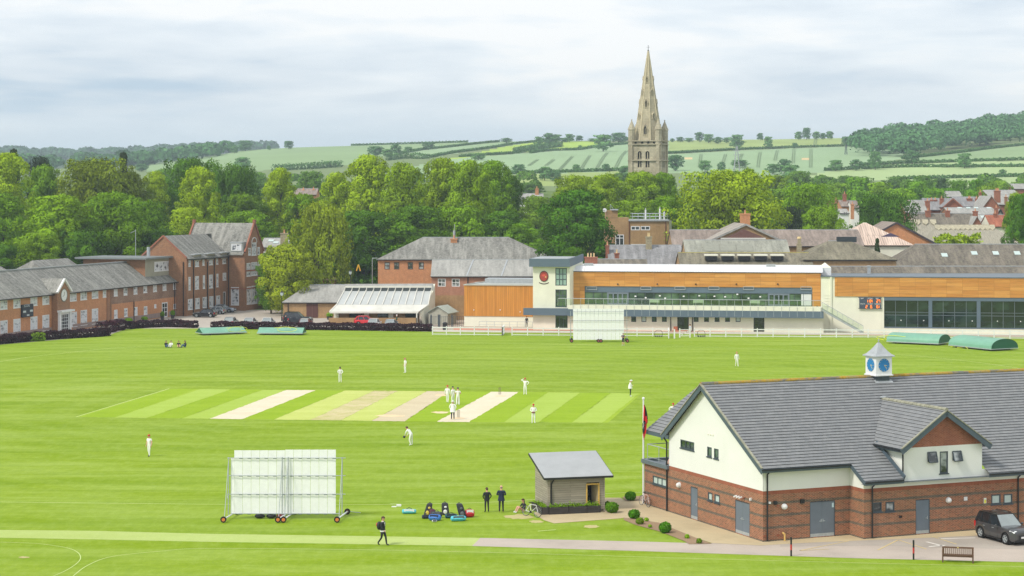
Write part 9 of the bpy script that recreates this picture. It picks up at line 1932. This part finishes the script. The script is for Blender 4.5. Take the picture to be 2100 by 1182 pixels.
  if detail:
   mb = MB()
   for x0 in (tf - .12,-h * .12,-h * .5): mb.bar(T(x0,s_ * (W2 * .998),gl + .1),T(x0 + .02,s_ * (W2 * .975),belt - .03),.01,.012,up=Vector((ca,sa_,0)))
   mb.bar(T(-wb + arch,s_ * (W2 * .995),gl + .03),T(wb - arch,s_ * (W2 * .995),gl + .03),.03,.1); mb.build('sill_trim',BLACK,r)
 MB().hexa([T(x,y,z) for z in (.34,hood - .36) for x,y in ((h + .002,-W2 * .5),(h + .012,-W2 * .5),(h + .012,W2 * .5),(h + .002,W2 * .5))]).build('grille',BLACK,r); MB().hexa([T(x,y,z) for z in (.44,.55) for x,y in ((h + .013,-.26),(h + .025,-.26),(h + .025,.26),(h + .013,.26))]).build('number_plate',WHITE,r)
 MB().hexa([T(x,y,z) for z in (.52,.63) for x,y in ((-h - .02,-.26),(-h - .005,-.26),(-h - .005,.26),(-h - .02,.26))]).build('rear_plate',plain('yellow_plate',C(222,190,40),.5) if 'yellow_plate' not in bpy.data.materials else bpy.data.materials['yellow_plate'],r)
 return r
a,b = G(2014,1104),G(2062,1117); dr = (b - a).normalized(); ang = math.atan2(dr.y,dr.x); nrm_ = Vector((-dr.y,dr.x,0)); ctr = (a + b) / 2 + nrm_ * .78
car('dark grey compact off road car parked by the pavilion wall at the right edge',(ctr.x,ctr.y,.015),ang,C(104,104,106,.45),'suv',None,4.1,1.77,1.66,roofcol=C(28,30,34))
def cpos(px,py): q_ = G(px,py,.012); return (q_.x,q_.y,.012)
SV = C(176,184,188,.8); car('small black hatchback nearest in the row beside the three storey block',cpos(420,651),R(172),C(24,26,32),'hatch',Lc=4.0,Hc=1.45); car('silver hatchback squeezed in the middle of the three beside the block',cpos(440,644.5),R(172),SV,'hatch',Lc=4.0,Hc=1.42); car('silver blue car rearmost of the three beside the block',cpos(458,641),R(-12),C(150,164,180,.8),'sedan',Lc=4.5,Hc=1.45)
car('pale silver car whose roof shows over the hedge, first from the left',cpos(474,669),R(85),SV,'hatch',Lc=4.1,Hc=1.5); car('silver car with red lights over the hedge, second from the left',cpos(514,669.5),R(85),C(206,206,206),'hatch',Lc=4.1,Hc=1.45); car('low white car over the hedge, third from the left',cpos(550,669.5),R(85),C(222,224,222),'sedan',Lc=4.2,Hc=1.42)
car('large black off road van parked by the stone store doors',cpos(611,664.5),R(-6),C(26,32,42),'suv',Lc=4.8,Wc=1.95,Hc=1.95); car('small red and white topped car in front of the black van, behind the hedge',cpos(626,671),R(88),C(150,40,44),'hatch',Lc=3.7,Hc=1.4,roofcol=C(222,216,214)); car('bright red hatchback in front of the glass roofed building',cpos(753,668),R(-4),C(216,24,36),'hatch',Lc=4.2,Hc=1.6); car('white car partly hiding the red hatchback',cpos(768,672),R(84),C(228,228,228),'hatch',Lc=4.0,Hc=1.45); car('silver car right of the white one behind the hedge',cpos(802,673),R(84),C(170,180,184,.8),'sedan',Lc=4.4,Hc=1.42)
# ---------------------------------------------------------------- the air
hz_ = MB().box((-14000,-260,-1.6),(14000,4300,125)).build('haze',NT('haze_air').m); hz_['kind'] = 'stuff'; hz_['label'] = 'thin pale haze in the air over the whole landscape'
m_ = hz_.data.materials[0]; t_ = m_.node_tree; t_.nodes.remove(t_.nodes['Principled BSDF']); v_ = t_.nodes.new('ShaderNodeVolumePrincipled')
v_.inputs['Color'].default_value = (.78,.92,1,1); v_.inputs['Density'].default_value = 0.0002; v_.inputs['Anisotropy'].default_value = .2; t_.links.new(v_.outputs[0],t_.nodes['Material Output'].inputs['Volume'])
